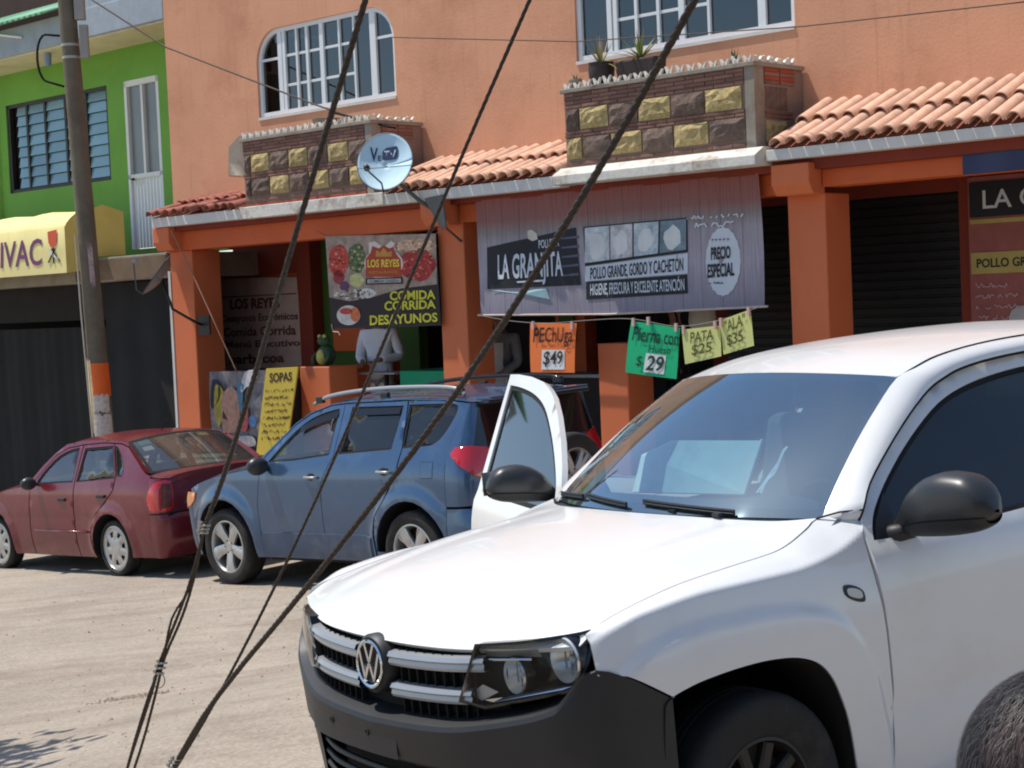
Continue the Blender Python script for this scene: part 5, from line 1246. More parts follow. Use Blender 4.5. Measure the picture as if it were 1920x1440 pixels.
text_on(RE, 'CORSA', SILV, lambda x, z: (-.945, -x, z), .18, .36, .90, .925, bold=.01)
bx('number_plate', mat('number_plate', srgb(190, 190, 180), .5, var=.1), RE, -.955, -.94, -.02-.15, .13, .74, .86, bevel=.004)
for sg in (1, -1):
    mm = MB().ball((1.44, sg*.90, .985), (.06, .095, .07), 16, 10).build('wing_mirror', MIRK, RE, smooth=True)
    MB().tube([(1.45, sg*.78, .965), (1.45, sg*.84, .97)], .02, 8).build('mirror_arm', MIRK, RE)
    for x, z in ((.93, .80), (.14, .835)):
        MB().box(x-.075, x+.075, sg*.800, sg*.826, z-.018, z+.018).build('door_handle', PLAST, RE, bevel=.01)
    MB().tube([(1.55, sg*.815, .46), (.45, sg*.822, .455)], .012, 6).build('side_moulding', RED, RE, smooth=True)
for x in (0, 2.44):
    for y in (.70, -.70): wheel(RE, x, y, .29, .292, .18, .80, 'cap')
bx('floor', SEAMK, RE, -.85, 2.9, -.42, .42, .17, .26); MB().box(1.62, 1.64, -.7, .7, .2, .95).build('firewall', SEAMK, RE)
MB().grid(lambda y, k: [(1.62, y, .95), (1.50, y, .99), (1.28, y, .97), (1.24, y, .6)][int(k)], [-.7, 0, .7], [0, 1, 2, 3]).build('dashboard', CABD, RE, smooth=True)
for y in (.34, -.34): seat(RE, .85, y, .45, CAB)
bx('rear_bench', CABD, RE, -.12, .02, -.56, .56, .45, 1.02, bevel=.04); bx('parcel_shelf', CABD, RE, -.62, -.1, -.6, .6, .98, 1.0)
MB().tube([(1.12+.04*math.sin(a), .34+.17*math.cos(a), .93+.14*math.sin(a)) for a in [i*math.pi/10 for i in range(21)]], .012, 6).build('steering_wheel', CABD, RE)
MB().tube([(.12, .0, 1.45), (.02, .0, 1.55)], .006, 6).build('aerial', SEAMK, RE)
# stickers inside the rear window
for (s0, s1, v0, v1, m_) in ((.62, .84, .80, .92, mat('green_sticker', srgb(60, 160, 120), .6)), (.66, .84, .62, .74, WHTP), (-.62, -.38, .82, .93, mat('cream_sticker', srgb(200, 204, 150), .6))):
    MB().grid(lambda s, v: (BLK(s, v)[0]+.006, BLK(s, v)[1], BLK(s, v)[2]-.004), [s0, (s0+s1)/2, s1], [v0, v1]).build('sticker', m_, RE)
# ================================================================ signs, wires, dishes, plants, people
OUT[0] = lambda c: Vector((0, -1, 0))
def QM(px4, t, wave=None):
    """bilinear map of the unit square on to the sign patch whose photo corners are px4 (BL, BR, TR, TL)"""
    P = [Vector(onT(a, b, t)) for a, b in px4]
    def f(x, y):
        p = P[0]*(1-x)*(1-y)+P[1]*x*(1-y)+P[2]*x*y+P[3]*(1-x)*y
        return (p.x, t+(wave(p.x, p.z) if wave else 0), p.z)
    return f
def patch(parent, name, m, px, t, wave=None, label=None, thick=0):
    P = [onT(a, b, t) for a, b in px]
    if wave: P = [(p[0], t+wave(p[0], p[2]), p[2]) for p in P]
    mb = MB()
    if thick: mb.prism(P, (0, thick, 0))
    else: mb.poly(P)
    return mb.build(name, m, parent, label=label)
def ell(cx, cy, rx, ry, n=24, sc=0, k=10): return [(cx+rx*(1+sc*math.cos(k*i*2*math.pi/n))*math.cos(i*2*math.pi/n), cy-ry*(1+sc*math.cos(k*i*2*math.pi/n))*math.sin(i*2*math.pi/n)) for i in range(n)]
def P_(name, rgb, **k): return mat(name, srgb(*rgb), .7, **k)
# -------- the big chicken shop banner
BNR = fthing('banner', 'large lilac wood print shop banner reading LA GRANJITA, hung under the bright ledge', 'banner', -11.3, 13.3, 2.0)
wv = lambda s, z: .018*math.sin(s*2.6+.5)*(3.2-z)+.008*math.sin(s*7+z*2)
mbn = bpy.data.materials.new('banner_print_and_shade'); mbn.use_nodes = True; nt = mbn.node_tree; N = nt.nodes; Lk = nt.links; p = N['Principled BSDF']; p.inputs['Roughness'].default_value = .55
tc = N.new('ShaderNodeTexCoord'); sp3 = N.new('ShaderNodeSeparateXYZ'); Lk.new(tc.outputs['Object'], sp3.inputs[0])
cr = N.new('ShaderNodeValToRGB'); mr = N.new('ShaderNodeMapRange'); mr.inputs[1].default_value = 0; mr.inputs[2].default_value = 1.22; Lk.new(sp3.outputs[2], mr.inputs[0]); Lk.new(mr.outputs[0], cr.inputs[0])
e = cr.color_ramp.elements; e[0].position = 0; e[0].color = srgb(140, 134, 147); e[1].position = 1; e[1].color = srgb(146, 70, 62)  # plank print colours, with the shaded, backlit upper part of the cloth painted in
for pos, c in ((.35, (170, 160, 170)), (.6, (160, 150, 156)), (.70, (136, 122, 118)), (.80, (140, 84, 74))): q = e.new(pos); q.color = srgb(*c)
mp = N.new('ShaderNodeMapping'); mp.inputs['Scale'].default_value = (30, 1, 1.2); Lk.new(tc.outputs['Object'], mp.inputs[0])
no = N.new('ShaderNodeTexNoise'); no.inputs['Scale'].default_value = 1.6; no.inputs['Detail'].default_value = 8; no.inputs['Roughness'].default_value = .7; Lk.new(mp.outputs[0], no.inputs['Vector'])
pk = N.new('ShaderNodeMath'); pk.operation = 'FRACT'; mm_ = N.new('ShaderNodeMath'); mm_.operation = 'MULTIPLY'; mm_.inputs[1].default_value = 4.2; Lk.new(sp3.outputs[0], mm_.inputs[0]); Lk.new(mm_.outputs[0], pk.inputs[0])
lt = N.new('ShaderNodeMath'); lt.operation = 'GREATER_THAN'; lt.inputs[1].default_value = .04; Lk.new(pk.outputs[0], lt.inputs[0])
r2 = N.new('ShaderNodeMapRange'); r2.inputs[1].default_value = .3; r2.inputs[2].default_value = .7; r2.inputs[3].default_value = .66; r2.inputs[4].default_value = 1.18; Lk.new(no.outputs[0], r2.inputs[0])
r3 = N.new('ShaderNodeMapRange'); r3.inputs[3].default_value = .6; r3.inputs[4].default_value = 1; Lk.new(lt.outputs[0], r3.inputs[0])
m1 = N.new('ShaderNodeMath'); m1.operation = 'MULTIPLY'; Lk.new(r2.outputs[0], m1.inputs[0]); Lk.new(r3.outputs[0], m1.inputs[1])
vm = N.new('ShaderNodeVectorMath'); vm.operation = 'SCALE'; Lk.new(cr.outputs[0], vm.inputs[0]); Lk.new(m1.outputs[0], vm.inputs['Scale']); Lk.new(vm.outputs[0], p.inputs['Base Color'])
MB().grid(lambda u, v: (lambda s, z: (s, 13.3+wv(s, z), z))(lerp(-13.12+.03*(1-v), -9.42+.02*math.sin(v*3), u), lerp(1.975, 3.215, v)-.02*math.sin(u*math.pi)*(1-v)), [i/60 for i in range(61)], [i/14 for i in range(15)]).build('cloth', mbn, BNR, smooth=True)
wq = lambda s, z: wv(s, z)-.006; wq2 = lambda s, z: wv(s, z)-.010; wq3 = lambda s, z: wv(s, z)-.013
Z1 = lambda a, b: (900+a/3.556, 280+b/3.556)
INK = P_('banner_black', (26, 28, 34), var=.1); INKW = P_('banner_white', (206, 212, 218), var=.05); SKYB = P_('banner_pale_blue', (150, 184, 190), var=.15)
# subdivide dark panel so it follows the cloth
def clothquad(name, m, c4, wave, nx=14, ny=4):
    f = QM([Z1(*c) for c in c4], 13.3, wave)
    return MB().grid(f, [i/nx for i in range(nx+1)], [j/ny for j in range(ny+1)]).build(name, m, BNR, smooth=True)
clothquad('dark_panel', INK, [(55, 932), (672, 905), (640, 520), (50, 655)], wq)
text_on(BNR, 'LA GRANJITA', INKW, QM([Z1(*c) for c in ((130, 862), (552, 838), (548, 680), (128, 705))], 13.3, wq2), 0, 1, 0, 1, bold=.02)
text_on(BNR, 'POLLERIA', INKW, QM([Z1(*c) for c in ((392, 660), (530, 645), (528, 590), (390, 606))], 13.3, wq2), 0, 1, 0, 1, bold=.01)
patch(BNR, 'hen_mark', P_('banner_cream', (206, 196, 176)), [Z1(*c) for c in ((318, 545), (345, 535), (380, 560), (384, 600), (350, 612), (322, 595))], 13.3, wq2)
for k in range(5): patch(BNR, 'ray', P_('banner_grey', (88, 92, 110)), [Z1(*c) for c in ((545, 590+k*62), (660, 575+k*62), (660, 592+k*62), (545, 600+k*62))], 13.3, wq2)
patch(BNR, 'underline', INKW, [Z1(*c) for c in ((255, 880), (435, 868), (435, 880), (262, 890))], 13.3, wq2)
patch(BNR, 'swoosh', SKYB, [Z1(*c) for c in ((85, 940), (440, 930), (465, 1000), (300, 965))], 13.3, wq2)
clothquad('picture_strip', INK, [(700, 778), (1390, 684), (1385, 455), (688, 517)], wq)
for i, (a, b, c3) in enumerate(((700, 862, (200, 206, 206)), (868, 1024, (206, 200, 200)), (1034, 1196, (190, 200, 204)), (1206, 1380, (120, 136, 146)))):
    top = lambda x: 525-(x-690)*.088; bot = lambda x: 758-(x-700)*.13
    f = QM([Z1(a, bot(a)), Z1(b, bot(b)), Z1(b, top(b)), Z1(a, top(a))], 13.3, wq2)
    pm_ = mat('picture_%s' % 'abcd'[i], srgb(*c3), .7, var=.35, scale=9, dirt=srgb(96, 130, 138), dscale=7, damt=.5)
    MB().grid(f, [0, .5, 1], [0, .5, 1]).build('picture', pm_, BNR)
    r = random.Random(i)
    MB().poly([f(.5+.33*math.cos(t*.52)*r.uniform(.8, 1.15), .45+.40*math.sin(t*.52)*r.uniform(.8, 1.1)) for t in range(12)]).build('chicken_picture', P_('banner_flesh', (216, 216, 212), var=.15), BNR).location.y = -.003
clothquad('white_strip', INKW, [(700, 880), (1390, 828), (1390, 692), (702, 782)], wq)
text_on(BNR, 'POLLO GRANDE, GORDO Y CACHETÓN', INK, QM([Z1(*c) for c in ((735, 866), (1362, 808), (1360, 722), (735, 790))], 13.3, wq2), 0, 1, 0, 1, bold=.015)
clothquad('black_strip', INK, [(706, 1003), (1392, 960), (1386, 834), (706, 884)], wq)
text_on(BNR, 'HIGIENE, FRESCURA Y EXCELENTE ATENCIÓN', INKW, QM([Z1(*c) for c in ((735, 972), (1372, 938), (1368, 862), (735, 898))], 13.3, wq2), 0, 1, 0, 1, bold=.015)
patch(BNR, 'oval', INKW, [Z1(*c) for c in ell(1625, 748, 112, 228, 60, .02, 20)], 13.3, wq)
for w_, c4 in (('PRECIO', ((1548, 735), (1675, 722), (1673, 645), (1548, 655))), ('ESPECIAL', ((1525, 855), (1700, 838), (1698, 755), (1525, 768)))):
    text_on(BNR, w_, INK, QM([Z1(*c) for c in c4], 13.3, wq2), 0, 1, 0, 1, bold=.03)
text_on(BNR, '* * * * *', INK, QM([Z1(*c) for c in ((1550, 625), (1665, 618), (1665, 590), (1550, 596))], 13.3, wq2), 0, 1, 0, 1, bold=.03)
fz = QM([Z1(0, 1138), Z1(1920, 1138), Z1(1920, 0), Z1(0, 0)], 13.3, wq2)
zz = lambda x, y: fz(x/1920, 1-y/1138)
scrawl(BNR, INK, zz, 1562, 1665, 888, 16, 3, 4)
scrawl(BNR, INKW, lambda x, y: zz(x, y-(x-1440)*.06), 1440, 1790, 455, 26, 5, 7); scrawl(BNR, INKW, lambda x, y: zz(x, y-(x-1490)*.06), 1492, 1722, 508, 38, 6, 9)
MB().tube([(-13.14, 13.29, 1.985), (-11.3, 13.285, 1.95), (-9.36, 13.29, 1.975)], .012, 6).build('batten', P_('pale_wood', (196, 176, 164)), BNR)
# -------- price papers pegged on a string
STR = fthing('string', 'thin string sagging under the banner with price papers pegged to it', 'string', -11.3, 13.1, 1.9)
sl = [onT(a, b, 13.12) for a, b in ((905, 592), (960, 602), (1030, 606), (1110, 600), (1185, 598), (1270, 612), (1350, 600), (1425, 575))]
MB().tube(catmull(sl, 4), .004, 5).build('cord', P_('string_grey', (120, 116, 108)), STR)
HAND = P_('marker_ink', (58, 34, 22)); HANDG = P_('marker_ink_green', (14, 60, 44)); HANDY = P_('marker_ink_olive', (84, 86, 44)); PAPW = P_('white_paper', (226, 226, 220))
def price(label, c4, m_, lines, ink, clips, white=None):
    o = fthing('price_sign', label, 'sign', *onT(c4[0][0], c4[0][1], 13.1)[:2], onT(*c4[0], 13.1)[2], 'hand written price papers on the string')
    wvp = lambda s, z: .012*math.sin(s*9+z*5)
    f = QM(c4, 13.10, wvp)
    MB().grid(f, [i/6 for i in range(7)], [i/6 for i in range(7)]).build('paper', m_, o, smooth=True)
    g = QM(c4, 13.10, lambda s, z: wvp(s, z)-.005); g2 = QM(c4, 13.10, lambda s, z: wvp(s, z)-.011)
    if white: MB().grid(g, [lerp(white[0], white[1], i/6) for i in range(7)], [lerp(white[2], white[3], i/6) for i in range(7)]).build('white_label', PAPW, o)
    for w_, x0, x1, y0, y1, bo in lines: text_on(o, w_, ink, g2, x0, x1, y0, y1, bold=bo, shear=.08, skew=.01)
    for px, py in clips:
        q = onT(px, py, 13.09); MB().box(q[0]-.014, q[0]+.014, 13.075, 13.10, q[2]-.05, q[2]+.03).build('peg', P_('pink_peg', (214, 180, 168)), o)
price('orange price paper reading PECHUGA, left of the others', [(996, 698), (1077, 699), (1082, 606), (994, 606)], mat('orange_card', srgb(255, 126, 56), .7, var=.05), [('PEChUga', .08, .95, .52, .92, .01), ('$49', .30, .72, .12, .44, .01)], HAND, [(1000, 608), (1073, 608)], (.26, .76, .06, .46))
price('green price paper reading Pierna con Hueso', [(1172, 698), (1267, 711), (1277, 615), (1184, 602)], mat('green_card', srgb(8, 188, 122), .6, var=.06), [('Pierna con', .08, 1.0, .64, .92, .01), ('Hueso', .42, .85, .46, .60, .008), ('$', .22, .33, .14, .36, .005), ('29', .42, .74, .10, .40, .02)], HANDG, [(1188, 602), (1216, 600), (1268, 612)], (.38, .76, .06, .43))
price('pale yellow price paper reading PATA', [(1285, 683), (1351, 668), (1350, 610), (1280, 618)], mat('yellow_card', srgb(214, 216, 130), .7, var=.05), [('PATA', .22, .80, .58, .90, .012), ('$25', .24, .76, .16, .52, .012)], HANDY, [(1282, 616), (1341, 608)])
price('pale yellow price paper reading ALA, rightmost and highest', [(1355, 665), (1415, 648), (1407, 580), (1349, 602)], mat('yellow_card', srgb(214, 216, 130)), [('"ALA"', .18, .84, .62, .94, .012), ('$35', .18, .72, .16, .52, .012)], HANDY, [(1352, 602), (1404, 582)])
# -------- restaurant poster
PO = fthing('food_poster', 'food poster reading LOS REYES COMIDA CORRIDA DESAYUNOS with a dark lower half', 'poster', -15, 13.4, 1.9)
Z4 = lambda a, b: (600+a/6.546, 420+b/6.546); T4 = 13.38
pl_ = lambda name, m, pts, dt=.004: patch(PO, name, m, [Z4(*c) for c in pts], T4-dt)
patch(PO, 'sheet', P_('poster_dark', (42, 28, 28), var=.1), [Z4(*c) for c in ((140, 1290), (1485, 1245), (1420, 118), (65, 150))], T4, thick=.004)
pl_('upper_print', P_('poster_pale', (160, 140, 124), var=.4, scale=9), [(65, 150), (1420, 118), (1438, 740), (1000, 790), (640, 900), (360, 948), (115, 900)])
for nm, c3, (cx, cy, rx, ry) in (('tomato', (192, 66, 48), (230, 450, 125, 200)), ('salad', (92, 104, 62), (450, 420, 110, 180)), ('onion', (96, 60, 90), (300, 760, 60, 60)), ('tomato_dark', (150, 46, 50), (230, 650, 70, 90)), ('meat_dish', (170, 44, 42), (1200, 500, 220, 200)), ('rice', (206, 170, 140), (1180, 270, 240, 90)), ('lime', (190, 186, 120), (450, 690, 90, 85)), ('plate', (200, 196, 188), (560, 850, 130, 60))):
    pl_(nm, P_('print_'+nm, c3, var=.3, scale=14), ell(cx, cy, rx, ry, 18, .06, 5), .006)
pl_('logo_border', P_('logo_white', (222, 206, 196)), ell(780, 490, 240, 190, 24)+[], .008); pl_('logo_crown_border', P_('logo_white', (222, 206, 196)), [(600, 400), (600, 230), (670, 210), (780, 290), (870, 205), (930, 240), (930, 400)], .008)
pl_('logo', P_('logo_red', (176, 62, 30)), [(560, 650), (560, 430), (620, 350), (640, 270), (720, 300), (780, 260), (850, 300), (900, 280), (930, 360), (990, 440), (1000, 650)], .010)
pl_('crown', P_('logo_gold', (196, 140, 60)), [(680, 400), (690, 320), (740, 350), (780, 290), (830, 350), (880, 330), (880, 400)], .012)
text_on(PO, 'LOS REYES', P_('logo_yellow', (236, 206, 60)), QM([Z4(*c) for c in ((582, 530), (975, 520), (972, 435), (582, 440))], T4-.013), 0, 1, 0, 1, bold=.03)
text_on(PO, 'RESTAURANTE', P_('logo_gold', (196, 140, 60)), QM([Z4(*c) for c in ((605, 612), (950, 604), (948, 570), (605, 576))], T4-.013), 0, 1, 0, 1, bold=.01)
pl_('logo_bar', BLKP, [(560, 745), (560, 665), (1010, 650), (1015, 730)], .012); pl_('logo_bar_inner', P_('bar_grey', (190, 184, 180)), [(582, 728), (582, 680), (990, 668), (992, 714)], .014)
text_on(PO, 'COMIDA CASERA', BLKP, QM([Z4(*c) for c in ((600, 722), (975, 708), (975, 676), (600, 688))], T4-.016), 0, 1, 0, 1, bold=.01)
spk = random.Random(4); spc = {}
for i in range(260):
    (cx, cy, rx, ry), cols_ = spk.choice([((230, 450, 115, 190), ((214, 96, 70), (150, 40, 34), (226, 150, 120))), ((450, 420, 100, 170), ((120, 134, 80), (60, 76, 40), (170, 170, 120))), ((1200, 500, 210, 190), ((206, 70, 60), (120, 26, 28), (230, 130, 100))), ((1150, 260, 260, 90), ((226, 200, 160), (180, 130, 96))), ((420, 860, 240, 60), ((214, 208, 200), (90, 76, 70)))])
    a, q, r = spk.uniform(0, 6.28), spk.random()**.5, spk.uniform(6, 24); c3 = spk.choice(cols_); x, y = cx+rx*q*math.cos(a), cy+ry*q*math.sin(a)
    spc.setdefault(c3, MB()).poly([onT(*Z4(x+r*math.cos(t*1.05)*spk.uniform(.6, 1.3), y-r*math.sin(t*1.05)*spk.uniform(.5, 1)), T4-.0075-.00002*i) for t in range(6)])
for c3, m_ in spc.items(): tag(m_.build('food_print', P_('speck_%d_%d_%d' % c3, c3, var=.2, scale=20), PO), kind='stuff')
YL = P_('poster_yellow', (216, 206, 50))
for w_, c4 in (('COMIDA', ((858, 935), (1418, 915), (1414, 810), (856, 828))), ('CORRIDA', ((792, 1060), (1422, 1032), (1418, 932), (790, 952))), ('DESAYUNOS', ((612, 1238), (1445, 1195), (1440, 1090), (610, 1126)))):
    text_on(PO, w_, YL, QM([Z4(*c) for c in c4], T4-.006), 0, 1, 0, 1, bold=.03)
pl_('bowl', P_('bowl_white', (206, 198, 190), var=.2, scale=20), ell(350, 1120, 145, 122, 20), .006); pl_('bowl_food', P_('bowl_orange', (206, 110, 60), var=.3, scale=20), ell(430, 1110, 60, 90, 12), .008); pl_('bowl_food', P_('print_tomato', (192, 66, 48)), ell(320, 1070, 80, 40, 12), .008)
for (a, b) in (((70, 150), (-30, 90)), ((1420, 118), (1500, 60))): MB().tube([onT(*Z4(*a), T4), onT(*Z4(*b), T4+.02)], .004, 5).build('tie', P_('string_grey', (120, 116, 108)), PO)
MB().tube([onT(*Z4(*c), T4-.01) for c in ((140, 1230), (160, 1320), (225, 1325), (245, 1365))], .006, 5).build('loose_tape', P_('pale_wood', (196, 176, 164)), PO)
# -------- wall menu, colour poster, SOPAS board, right hand signs
WSN = fthing('wall_sign', 'grey board on the shop wall lettered LOS REYES in dark red, menu lines under it', 'sign', -19.5, 14.9, 1.3)
Z6 = lambda a, b: (380+a/3.273, 420+b/3.273); T6 = 14.88
patch(WSN, 'board', P_('old_white_board', (186, 158, 142), var=.12, scale=4, dirt=srgb(120, 96, 84), dscale=2), [Z6(*c) for c in ((140, 900), (620, 868), (575, 325), (88, 335))], T6, thick=.02)
MB().box(*[onT(*Z6(85, 430), T6)[0], onT(*Z6(575, 420), T6)[0]], T6-.006, T6-.001, 2.33, 2.345).build('board_joint', P_('sign_brown', (96, 50, 40)), WSN)
SB = P_('sign_brown', (104, 36, 30))
for w_, c4, bo in (('LOS REYES', ((168, 522), (472, 510), (470, 452), (166, 462)), .04), ('Desayunos Económicos', ((120, 618), (585, 600), (582, 540), (118, 560)), .02), ('Comida Corrida', ((128, 692), (572, 680), (570, 618), (126, 638)), .02), ('Menú Ejecutivo', ((140, 774), (598, 762), (596, 706), (138, 720)), .02), ('barbacoa', ((165, 862), (500, 850), (498, 790), (163, 800)), .03)):
    text_on(WSN, w_, SB, QM([Z6(*c) for c in c4], T6-.008), 0, 1, 0, 1, bold=bo)
CP = fthing('colour_poster', 'crumpled multicoloured poster hung beside the left pillar', 'poster', -17.5, 13.3, .45)
Z3 = lambda a, b: (380+a/6, 620+b/6)
wc = lambda s, z: .02*math.sin(s*8+z*4)
f3 = QM([(397, 840), (488, 838), (500, 694), (394, 697)], 13.32, wc)
MB().grid(f3, [i/10 for i in range(11)], [i/10 for i in range(11)]).build('sheet', P_('colour_poster_base', (120, 116, 120), var=.5, scale=7, dirt=srgb(66, 60, 66), dscale=6, damt=.8), CP, smooth=True)
for c3, pts in (((170, 150, 50), ((140, 620), (200, 640), (250, 800), (200, 1080), (150, 930))), ((70, 120, 150), ((400, 600), (470, 620), (440, 880), (390, 900))), ((176, 130, 110), ((220, 700), (380, 680), (390, 1100), (240, 1110))), ((70, 44, 40), ((260, 800), (320, 790), (330, 980), (230, 980))), ((190, 80, 80), ((450, 920), (520, 870), (500, 1090), (430, 1130))), ((60, 100, 150), ((540, 960), (620, 980), (590, 1080), (520, 1050))), ((50, 110, 120), ((180, 1160), (290, 1150), (270, 1260), (190, 1230))), ((206, 200, 200), ((480, 470), (600, 450), (590, 560), (500, 640), (440, 690))), ((40, 36, 46), ((110, 560), (180, 600), (190, 760), (110, 880))), ((190, 182, 180), ((350, 1200), (560, 1190), (590, 1290), (400, 1300)))):
    q = catmull(list(pts), 3, closed=True)
    patch(CP, 'print', P_('print_%d_%d_%d' % c3, c3, var=.3, scale=14), [Z3(*c) for c in q], 13.30-.012, wc)
SO = fthing('menu_board', 'yellow standing menu board headed SOPAS', 'sign', -16.5, 13.25, .35)
T5 = 13.18
patch(SO, 'board', P_('yellow_board', (206, 178, 60), var=.08, scale=3), [Z3(*c) for c in ((600, 1400), (930, 1400), (1070, 405), (715, 425))], T5, thick=.02)
text_on(SO, 'SOPAS', P_('menu_ink', (64, 40, 26)), QM([Z3(*c) for c in ((752, 580), (1005, 560), (1003, 465), (750, 480))], T5-.004), 0, 1, 0, 1, bold=.03)
fb = QM([Z3(630, 1400), Z3(950, 1400), Z3(1070, 405), Z3(715, 425)], T5-.004)
for k in range(8): scrawl(SO, P_('menu_ink', (64, 40, 26)), fb, .04, .94-.12*(k % 2), .74-k*.078, .045, 20+k, .012)
MB().prism([(-16.6, 13.21, .3), (-16.56, 13.21, .3), (-16.40, 13.21, 1.3), (-16.44, 13.21, 1.3)], (0, .3, 0)).build('prop', METALD, SO)
RP = fthing('wall_poster', 'large reddish wood print wall poster lettered LA GRANJITA on a black panel, at the right', 'poster', -7.5, 14.9, 1.2)
MB().box(-8.14, -5.9, 14.86, 14.88, .9, 3.10).build('sheet', mat('red_wood_print', srgb(150, 84, 76), .7, var=.15, scale=5, streak=srgb(112, 62, 60)), RP)
MB().box(-8.12, -6.2, 14.850, 14.857, 2.72, 3.05).build('black_panel', INK, RP); MB().box(-8.12, -5.95, 14.850, 14.857, 2.66, 2.70).build('yellow_line', P_('print_olive', (176, 158, 84)), RP)
MB().box(-8.12, -5.95, 14.850, 14.857, 2.19, 2.39).build('yellow_strip', P_('print_olive', (176, 158, 84)), RP)
text_on(RP, 'LA GRANJITA', INKW, FAC(14.845), -7.98, -6.4, 2.80, 2.97, bold=.01); text_on(RP, 'POLLO GRANDE, GORDO Y CACHETÓN', INK, FAC(14.845), -8.06, -6.1, 2.25, 2.33, bold=.02)
MB().poly([(x, 14.846, z) for x, z in ell(-7.55, 1.72, .22, -.16, 16, .1, 3)]).build('chicken_print', P_('print_grey_white', (176, 172, 168), var=.2), RP)
fw = FAC(14.846)
for k in range(5): scrawl(RP, P_('print_pale_pink', (190, 150, 146)), fw, -8.08, -7.75+.1*(k % 3), 2.08-k*.1, .05, 40+k, .01)
BV = fthing('blue_valance', 'dark blue plastic sheet tied over the right beam', 'tarpaulin', -6.5, 13.3, 3.0)
MB().grid(lambda s, z: (s, 13.33+.012*math.sin(s*12), z), [-7.34+i*.1 for i in range(30)], [3.03, 3.16, 3.28]).build('sheet', mat('dark_blue_plastic', srgb(22, 32, 78), .4, var=.2, scale=4), BV, smooth=True)
# -------- shop things
SH = fthing('table', 'table under a bright green cloth inside the restaurant', 'table', -14.9, 14.2, Z_P)
MB().grid(lambda u, v: (lerp(-15.25, -14.2, u), 14.05+.02*math.sin(u*20)*(1-v), lerp(.75, 1.335, v)), [i/12 for i in range(13)], [0, .5, 1]).box(-15.25, -14.2, 14.06, 14.75, 1.325, 1.34).build('tablecloth', mat('green_cloth', srgb(20, 150, 106), .8, var=.06), SH, smooth=False)
for s, t in ((-15.2, 14.1), (-14.25, 14.1), (-15.2, 14.7), (-14.25, 14.7)): bx('leg', METALD, SH, s-.02, s+.02, t-.02, t+.02, Z_P, 1.325)
def chair(s, t, label):
    c = fthing('chair', label, 'chair', s, t, Z_P, 'dark chairs by the restaurant low wall')
    for a, b in ((-.2, -.2), (.2, -.2), (-.2, .2), (.2, .2)): MB().tube([(s+a, t+b, Z_P), (s+a, t+b, Z_P+(.9 if b > 0 else .45))], .014, 6).build('leg', METALD, c)
    bx('seat', METALD, c, s-.22, s+.22, t-.22, t+.22, Z_P+.44, Z_P+.47, bevel=.01)
    for k in range(4): MB().tube([(s-.2, t+.2, Z_P+.58+k*.09), (s+.2, t+.2, Z_P+.58+k*.09)], .012, 6).build('back_bar', METALD, c)
chair(-15.62, 14.35, 'dark bar-backed chair beside the low orange wall'); chair(-15.1, 15.1, 'dark bar-backed chair behind the green tablecloth')
TB = fthing('glass_table', 'small grey table behind the low orange wall', 'table', -15.5, 14.6, Z_P)
bx('table_top', P_('grey_top', (150, 146, 142)), TB, -15.95, -15.3, 14.0, 14.3, 1.30, 1.325, bevel=.006); bx('leg', METALD, TB, -15.62, -15.58, 14.13, 14.17, Z_P, 1.30)
FRG = fthing('ceramic_frog', 'green and yellow glazed ceramic frog pot sitting on the low orange wall', 'ornament', -16.1, 13.6, 1.43)
GLZ = P_('green_glaze', (56, 84, 52), var=.2); YGL = P_('yellow_glaze', (196, 184, 84))
MB().ball((-16.12, 13.66, 1.56), (.125, .11, .13), 16, 10).build('body', GLZ, FRG, smooth=True); MB().ball((-16.13, 13.58, 1.54), (.075, .05, .095), 12, 8).build('belly', YGL, FRG, smooth=True)
MB().ball((-16.12, 13.63, 1.735), (.09, .08, .065), 14, 8).build('head', GLZ, FRG, smooth=True)
for d in (-.045, .045): MB().ball((-16.12+d, 13.60, 1.79), (.026, .026, .026), 8, 6).build('eye', YGL, FRG, smooth=True); MB().tube([(-16.12+d*2.6, 13.62, 1.60), (-16.12+d*3.2, 13.56, 1.53), (-16.12+d*2.2, 13.53, 1.45)], .022, 8).build('arm', GLZ, FRG, smooth=True)
CN = fthing('counter', 'dark butcher counter with scale behind the price papers', 'counter', -12.8, 14.4, Z_P)
bx('cabinet', DARK, CN, -13.3, -11.7, 14.2, 14.7, Z_P, 1.25, bevel=.01); bx('worktop', METAL, CN, -13.32, -11.68, 14.18, 14.72, 1.25, 1.29, bevel=.006)
bx('scale', METAL, CN, -12.0, -11.78, 14.3, 14.5, 1.29, 1.42, bevel=.02); MB().tube([(-11.9, 14.48, 1.4), (-11.9, 14.48, 1.72)], .015, 6).build('scale_post', METAL, CN); bx('scale_dial', METAL, CN, -12.0, -11.8, 14.44, 14.5, 1.55, 1.75, bevel=.02)
BG = fthing('hanging_bag', 'pale bag with a dark looped handle hanging above the green price paper', 'bag', -10.7, 13.9, 1.8)
MB().grid(lambda a, b: (-10.62+(.20+.05*math.sin(b*3))*math.cos(a)*math.sin(b), 13.95+.10*math.sin(a)*math.sin(b), 1.93+.20*math.cos(b)), [i*math.pi/8 for i in range(17)], [.01+i*.392 for i in range(9)]).build('bag_body', P_('pale_cloth', (176, 168, 158), var=.15), BG, smooth=True)
MB().tube([(-11.0+.14*math.cos(a), 13.84, 1.86+.14*math.sin(a)) for a in [i*math.pi/12 for i in range(-2, 15)]], .012, 6).build('handle', SEAMK, BG, smooth=True)
